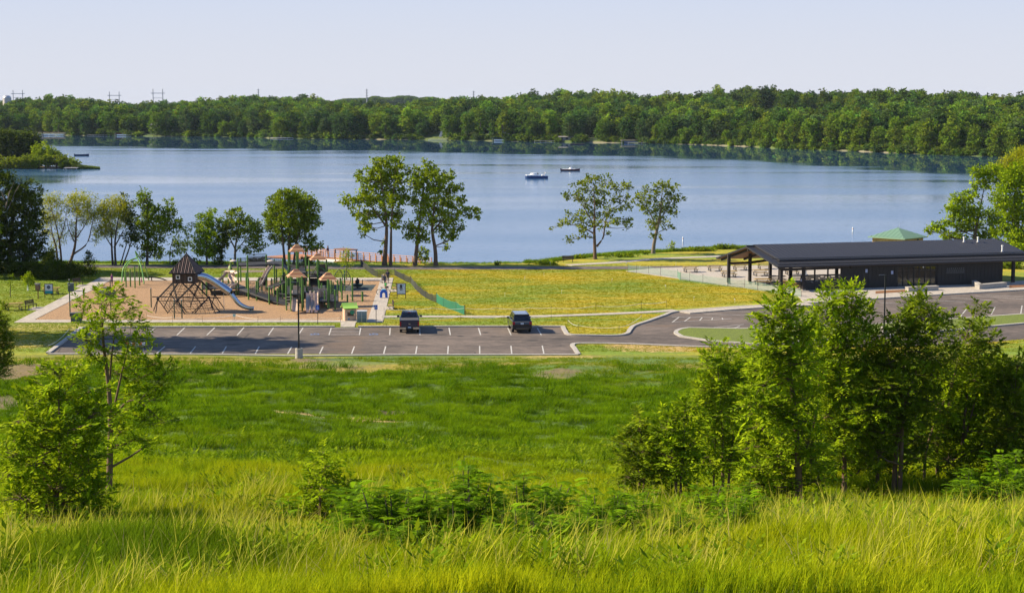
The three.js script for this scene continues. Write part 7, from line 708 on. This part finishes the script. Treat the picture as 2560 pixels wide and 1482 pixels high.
// ---------- people ----------
function person(label, p, turn, H, col, pose = {}) {
  const s = H / 1.75, B = [], add = (a, b, r1, r2, c) => B.push([V(...a), V(...b), r1, r2, c]);
  const { sit = 0, lean = 0, stride = .12, arm = .1, armR = .1 } = pose, hip = sit ? .5 : .92, fx = (y) => (y - hip) * lean;
  add([0, hip + .08, 0], [0, hip + .28, fx(hip + .28)], .145, .14, 'shirt'); add([0, hip + .28, fx(hip + .28)], [0, hip + .5, fx(hip + .5)], .15, .125, 'shirt'); add([-.15, hip + .5, fx(hip + .5)], [.15, hip + .5, fx(hip + .5)], .075, .075, 'shirt'); add([0, hip + .52, fx(hip + .52)], [0, hip + .64, fx(hip + .64)], .058, .055, 'skin'); add([0, hip + .7, fx(hip + .7) - .015], [0, hip + .78, fx(hip + .78)], .085, .098, 'skin'); add([0, hip + .77, fx(hip + .77) + .03], [0, hip + .81, fx(hip + .81) + .01], .095, .09, 'hair'); add([0, hip + .71, fx(hip + .7) - .1], [0, hip + .73, fx(hip + .7) - .1], .014, .014, 'skin');
  for (const d of [-1, 1]) {
    const z1 = d * stride, sh = [d * .2, hip + .49, fx(hip + .49)], sw = (d < 0 ? arm : armR), el = [d * .25, hip + .22, fx(hip + .22) - sw * .4], wr = [d * .26, hip - .02 + Math.abs(sw) * .12, fx(hip) - sw];
    add(sh, el, .052, .042, pose.sleeve ? 'shirt' : 'skin'); add(sh, [lerp(sh[0], el[0], .5), lerp(sh[1], el[1], .5), lerp(sh[2], el[2], .5)], .058, .052, 'shirt'); add(el, wr, .04, .032, 'skin'); add(wr, [wr[0], wr[1] - .08, wr[2] - .02], .034, .026, 'skin');
    if (sit) { add([d * .09, hip + .05, 0], [d * .11, hip, -.42], .085, .065, 'pants'); add([d * .11, hip, -.42], [d * .11, .08, -.45], .055, .04, 'skin'); add([d * .11, .05, -.45], [d * .11, .04, -.58], .045, .04, 'shoe'); }
    else { add([d * .09, hip + .02, 0], [d * .1, .5, -z1 * .6], .09, .065, 'pants'); add([d * .1, .5, -z1 * .6], [d * .1, .1, -z1 * .8 + .03], .055, .038, pose.long ? 'pants' : 'skin'); add([d * .1, .05, -z1 * .8 + .05], [d * .1, .045, -z1 * .8 - .12], .045, .038, 'shoe'); }
  }
  const res = 64, mc = new MarchingCubes(res, M.white, false, false, 60000), half = 1.05, q = V(), ab = V(), pq = V(); mc.isolation = 0;
  const N = B.map((b) => [b[0].x, b[0].y, b[0].z, b[1].x - b[0].x, b[1].y - b[0].y, b[1].z - b[0].z, b[2], b[3], Math.max(1e-6, b[0].distanceToSquared(b[1]))]); mc.field.fill(-9);
  for (let z = 8; z < res - 8; z++) for (let y = 0; y < res; y++) for (let x = 14; x < res - 14; x++) { const qx = (x - res / 2) / (res / 2) * half, qy = (y - res / 2) / (res / 2) * half + .92, qz = (z - res / 2) / (res / 2) * half; let m = 9; for (const b of N) { const px = qx - b[0], py = qy - b[1], pz = qz - b[2]; let t = (px * b[3] + py * b[4] + pz * b[5]) / b[8]; t = t < 0 ? 0 : t > 1 ? 1 : t; const dx = px - b[3] * t, dy = py - b[4] * t, dz = pz - b[5] * t, d = Math.sqrt(dx * dx + dy * dy + dz * dz) - b[6] - (b[7] - b[6]) * t, k = .035; let h = .5 + .5 * (m - d) / k; h = h < 0 ? 0 : h > 1 ? 1 : h; m = m + (d - m) * h - k * h * (1 - h); } mc.field[x + y * res + z * res * res] = -m; }
  mc.update(); const n = mc.count, pos = mc.positionArray.slice(0, n * 3), nor = mc.normalArray.slice(0, n * 3), cols = [];
  for (let k = 0; k < n; k++) { q.set(pos[k * 3] * half, pos[k * 3 + 1] * half + .92, pos[k * 3 + 2] * half); let best = 9, c = 'skin'; for (const b of B) { ab.copy(b[1]).sub(b[0]); pq.copy(q).sub(b[0]); const t = clamp(pq.dot(ab) / Math.max(1e-6, ab.lengthSq()), 0, 1), d = pq.addScaledVector(ab, -t).length() - lerp(b[2], b[3], t); if (d < best - (b[4] === 'shirt' ? -.004 : 0)) { best = d; c = b[4]; } } cols.push(...(col[c] ?? { skin: [.42, .24, .16], hair: [.03, .02, .015], shoe: [.03, .03, .03] }[c])); pos[k * 3] = q.x * s; pos[k * 3 + 1] = q.y * s; pos[k * 3 + 2] = q.z * s; }
  const geo = new THREE.BufferGeometry(); geo.setAttribute('position', new THREE.BufferAttribute(pos, 3)); geo.setAttribute('color', new THREE.Float32BufferAttribute(cols, 3)); geo.computeVertexNormals();
  const g = thing('person', label, 'person', p, turn); part(g, 'body', geo, new THREE.MeshStandardMaterial({ vertexColors: true, roughness: .85 }));
  if (pose.hat) part(g, 'hat', merge([cyl(.2, .21, .02, 0, (hip + .82) * s, fx(hip + .8), 14), cyl(.09, .11, .1, 0, (hip + .87) * s, fx(hip + .8), 12)]), mat(.45, .33, .18, .8));
  return g;
}
person('person in navy shirt and khaki shorts walking away up the right walk', gp(969, 709), .05, 1.78, { shirt: [.02, .02, .05], pants: [.16, .13, .085] }, { stride: .2, arm: .15, armR: -.12 });
person('person in a straw hat and dark shirt beside the pushchair', gp(962, 716), .6, 1.5, { shirt: [.04, .045, .06], pants: [.1, .1, .1] }, { hat: true, lean: -.25, stride: .1 }); person('child in a bright green shirt behind the blue arch', gp(964, 729), 2.6, 1.25, { shirt: [.06, .36, .09], pants: [.2, .1, .06] }, { stride: .12, arm: .2 });
person('person in purple shirt at the top left of the playground', gp(279, 716), 1.2, 1.62, { shirt: [.22, .06, .2], pants: [.03, .03, .04] }, { stride: .1, long: true }); person('small child in pink sitting on a green climber swing', gp(353, 711), 1.4, 1.1, { shirt: [.55, .25, .3], pants: [.4, .2, .25] }, { sit: 1, arm: .3, armR: .3 });
person('person in pale yellow green shirt by the bicycle behind the slides', gp(574, 692), 2.4, 1.7, { shirt: [.45, .55, .25], pants: [.1, .14, .22] }, { stride: .12, long: true });
// ---------- pier ----------
{
  const A = V(-12.6, -.5, -250.5), B = V(-30.5, -.75, -268), d = B.clone().sub(A), Ln = d.length(), g = thing('fishing_pier', 'timber railed fishing pier leading out over the lake', 'pier', A, Math.atan2(-d.z, d.x)), rail = M.cedar, railD = mat(.35, .15, .07, .8);
  const sl = d.y / Ln, y = (x) => sl * x; const W = 2.3;
  part(g, 'deck_edge', beam(V(0, -.15, W / 2), V(Ln, y(Ln) - .15, W / 2), .12, .42), mat(.7, .66, .62, .7)); part(g, 'deck_edge', beam(V(0, -.15, -W / 2), V(Ln, y(Ln) - .15, -W / 2), .12, .42), mat(.7, .66, .62, .7));
  for (let k = 0; k < 60; k++) part(g, 'deck_plank', box(Ln / 60 - .02, .05, W, (k + .5) * Ln / 60, y((k + .5) * Ln / 60) + .06, 0), railD);
  for (const z of [-W / 2, W / 2]) { for (let k = 0; k <= 18; k++) { const x = k * Ln / 18; part(g, 'rail_post', box(.1, 1.15, .1, x, y(x) + .6, z), railD); } for (const h of [.35, .62, .9]) part(g, 'rail', beam(V(0, h, z + .07), V(Ln, y(Ln) + h, z + .07), .03, .06), rail); part(g, 'top_rail', beam(V(0, 1.2, z), V(Ln, y(Ln) + 1.2, z), .2, .05), rail); }
  for (let k = 0; k < 5; k++) part(g, 'pile', cyl(.16, .16, 5, 3 + k * 5.4, y(3 + k * 5.4) - 2.6, 0, 8), M.black);
  const P = part(g, 'platform', box(7, .16, 6.5, Ln + 3, y(Ln) - .02, -1.6), railD); for (let k = 0; k <= 6; k++) part(P, 'rail_post', box(.1, 1.15, .1, Ln + k * 1.1, y(Ln) + .6, 1.6), railD); for (const h of [.35, .62, .9, 1.2]) part(P, 'rail', box(6.8, .06, .05, Ln + 3.3, y(Ln) + h, 1.66), rail);
  for (const [x, z] of [[14, -1.4], [14, -3], [17, -1.4], [17, -3]]) part(g, 'shelter_post', box(.12, 1.9, .12, x, y(x) + .9, z), M.brown); part(g, 'shelter_roof', box(3.4, .12, 2, 15.5, y(15) + 1.88, -2.2), mat(.2, .09, .05, .8)); part(g, 'shelter_floor', box(3.3, .15, 2, 15.5, y(15) - .05, -2.2), railD); for (let k = 0; k < 4; k++) part(g, 'shelter_rail', box(3, .09, .04, 15.5, y(15) + .4 + k * .25, -3.05), rail);
  const at = (x) => V(x, y(x) + .09, 0).applyAxisAngle(V(0, 1, 0), g.rotation.y).add(A);
  person('person in white shirt at the far end of the pier', at(Ln - .8), 2, 1.75, { shirt: [.75, .72, .72], pants: [.03, .04, .08] }, { long: true }); person('person in dark clothes standing on the pier beside the white shirt', at(Ln - 2.6), 1, 1.8, { shirt: [.12, .05, .06], pants: [.03, .03, .05] }, { long: true, sleeve: true });
}
{ const g = thing('shore_rail', 'black picket railing along the shore behind the bridges', 'railing', gp(690, 664)); for (let k = 0; k <= 50; k++) part(g, 'picket', cyl(.014, .014, 1.1, -7 + k * .28, .55, 0, 4), M.black); for (const h of [.12, 1.08]) part(g, 'rail', box(14.2, .04, .04, 0, h, 0), M.black); }
// ---------- vehicles ----------
function frustum(zb0, zb1, zt0, zt1, wb, wt, y0, y1) { const P = [[-wb, y0, zb0], [wb, y0, zb0], [wb, y0, zb1], [-wb, y0, zb1], [-wt, y1, zt0], [wt, y1, zt0], [wt, y1, zt1], [-wt, y1, zt1]].flat(), g = new THREE.BufferGeometry(); g.setAttribute('position', new THREE.Float32BufferAttribute(P, 3)); g.setIndex([0, 2, 1, 0, 3, 2, 4, 5, 6, 4, 6, 7, 0, 1, 5, 0, 5, 4, 1, 2, 6, 1, 6, 5, 2, 3, 7, 2, 7, 6, 3, 0, 4, 3, 4, 7]); const q = g.toNonIndexed(); q.computeVertexNormals(); return q; }
function carBody(prof, W, wheels, r) { const s = new THREE.Shape(); s.moveTo(...prof[0]); for (const p of prof.slice(1)) s.lineTo(...p); for (const u of [...wheels].reverse()) { s.lineTo(u + r, prof[0][1]); s.absarc(u, prof[0][1] - .06, r, 0, Math.PI, false); } const g = new THREE.ExtrudeGeometry(s, { depth: W - .12, bevelEnabled: true, bevelSize: .06, bevelThickness: .06, bevelSegments: 3, curveSegments: 10 }); return g.rotateY(Math.PI / 2).translate(-(W - .12) / 2, 0, 0); }
function wheel(g, x, z, r, rimM) { const w = part(g, 'wheel', new THREE.CylinderGeometry(r, r, .26, 22).rotateZ(Math.PI / 2).translate(x, r, z), M.rubber); part(w, 'rim', new THREE.CylinderGeometry(r * .66, r * .66, .275, 14).rotateZ(Math.PI / 2).translate(x, r, z), rimM); }
const glassD = mat(.006, .008, .012, .06), tail = mat(.3, .01, .02, .25), chrome = mat(.6, .6, .6, .2, 1);
{
  const navy = new THREE.MeshPhysicalMaterial({ color: lin(.008, .012, .045), roughness: .35, metalness: .3, clearcoat: 1, clearcoatRoughness: .06 });
  const g = thing('pickup_truck', 'dark navy pickup truck parked nose in toward the playground', 'truck', gp(1023.5, 834), .058), W = 2.03; g.position.y = .012;
  part(g, 'body', carBody([[.02, .52], [.04, .95], [.02, 1.28], [2.15, 1.3], [4.25, 1.26], [5.3, 1.2], [5.72, 1.1], [5.8, .8], [5.75, .5]], W, [1.15, 4.75], .46), navy);
  part(g, 'bed_cover', box(W - .2, .05, 1.98, 0, 1.36, -1.06), mat(.06, .06, .065, .7)); part(g, 'tailgate', box(1.5, .58, .05, 0, 1.0, .075), navy); part(g, 'cab', frustum(-2.1, -4.35, -2.32, -3.75, .96, .74, 1.25, 1.93), navy); part(g, 'roof', box(1.46, .04, 1.4, 0, 1.945, -3.03), navy);
  const rw = frustum(-2.08, -2.3, -2.27, -2.5, .84, .66, 1.36, 1.86); part(g, 'rear_window', rw, glassD); for (const s of [-1, 1]) { part(g, 'side_window', frustum(-2.4, -4.1, -2.5, -3.65, .02, .02, 1.34, 1.84).applyMatrix4(new THREE.Matrix4().makeShear(0, 0, -s * .3, 0, 0, 0)).translate(s * (.955 + .39), 0, 0), glassD); const mr = part(g, 'mirror', box(.26, .2, .12, s * 1.18, 1.33, -3.85), navy); part(mr, 'mirror_arm', box(.2, .05, .06, s * 1.02, 1.27, -3.85), M.black); part(g, 'tail_light', box(.16, .46, .1, s * .93, 1.0, .02), tail); for (const z of [-1.15, -4.75]) wheel(g, s * .88, z, .4, M.galv); part(g, 'bumper', box(.62, .2, .14, s * .68, .56, .1), chrome); }
  part(g, 'bumper_step', box(.75, .12, .14, 0, .52, .1), M.black); part(g, 'number_plate', box(.31, .16, .02, 0, .64, .12), mat(.4, .5, .6, .5)); part(g, 'badge', box(.2, .06, .02, 0, 1.02, .108), chrome); part(g, 'brake_light', box(.34, .04, .03, 0, 1.9, -2.26), tail); part(g, 'undercarriage', box(1.5, .25, 4.8, 0, .42, -2.8), M.black); part(g, 'hitch', box(.1, .1, .25, 0, .42, .12), M.black);
}
{
  const blk = new THREE.MeshPhysicalMaterial({ color: lin(.007, .009, .014), roughness: .35, metalness: .3, clearcoat: 1, clearcoatRoughness: .06 });
  const g = thing('suv', 'black full size sport utility vehicle with roof rails parked right of the truck', 'car', gp(1305.5, 833.5), .105), W = 2.02; g.position.y = .012;
  part(g, 'body', carBody([[.05, .5], [.02, .95], [.1, 1.22], [3.6, 1.2], [3.9, 1.16], [4.9, 1.1], [5.2, .98], [5.28, .7], [5.2, .48]], W, [1.1, 4.2], .45), blk);
  part(g, 'cabin', frustum(-.1, -4.0, -.42, -3.3, .95, .76, 1.18, 1.9), blk); part(g, 'roof', box(1.5, .05, 2.8, 0, 1.915, -1.85), blk); part(g, 'rear_window', frustum(-.085, -.3, -.32, -.5, .83, .7, 1.25, 1.76), glassD); part(g, 'rear_spoiler', box(1.42, .05, .3, 0, 1.9, -.38), blk);
  for (const s of [-1, 1]) { for (const [a, b] of [[-.75, -1.55], [-1.65, -2.6], [-2.7, -3.55]]) part(g, 'side_window', frustum(a, b, a - .02, b + (b < -3 ? .35 : .02), .02, .02, 1.27, 1.78).applyMatrix4(new THREE.Matrix4().makeShear(0, 0, -s * .264, 0, 0, 0)).translate(s * (.945 + .318), 0, 0), glassD); part(g, 'roof_rail', bar(V(s * .7, 1.98, -.7), V(s * .7, 1.98, -3.1), .025, 6), chrome); const mr = part(g, 'mirror', box(.24, .17, .12, s * 1.14, 1.25, -3.35), blk); part(mr, 'mirror_arm', box(.16, .05, .06, s * 1.0, 1.2, -3.35), M.black); part(g, 'tail_light', box(.26, .26, .12, s * .87, 1.05, -.0), tail); part(g, 'reflector', box(.12, .05, .03, s * .75, .55, .02), tail); for (const z of [-1.1, -4.2]) wheel(g, s * .87, z, .39, chrome); }
  part(g, 'chrome_strip', box(1.5, .035, .03, 0, 1.18, -.035), chrome); part(g, 'number_plate', box(.31, .16, .02, 0, 1.0, .03), mat(.55, .62, .7, .5)); part(g, 'bumper', box(1.86, .22, .12, 0, .58, .02), M.black); part(g, 'bumper_trim', box(1.3, .03, .03, 0, .5, .1), chrome); part(g, 'undercarriage', box(1.4, .22, 4.3, 0, .38, -2.5), M.black);
}

renderer.render(scene, camera);
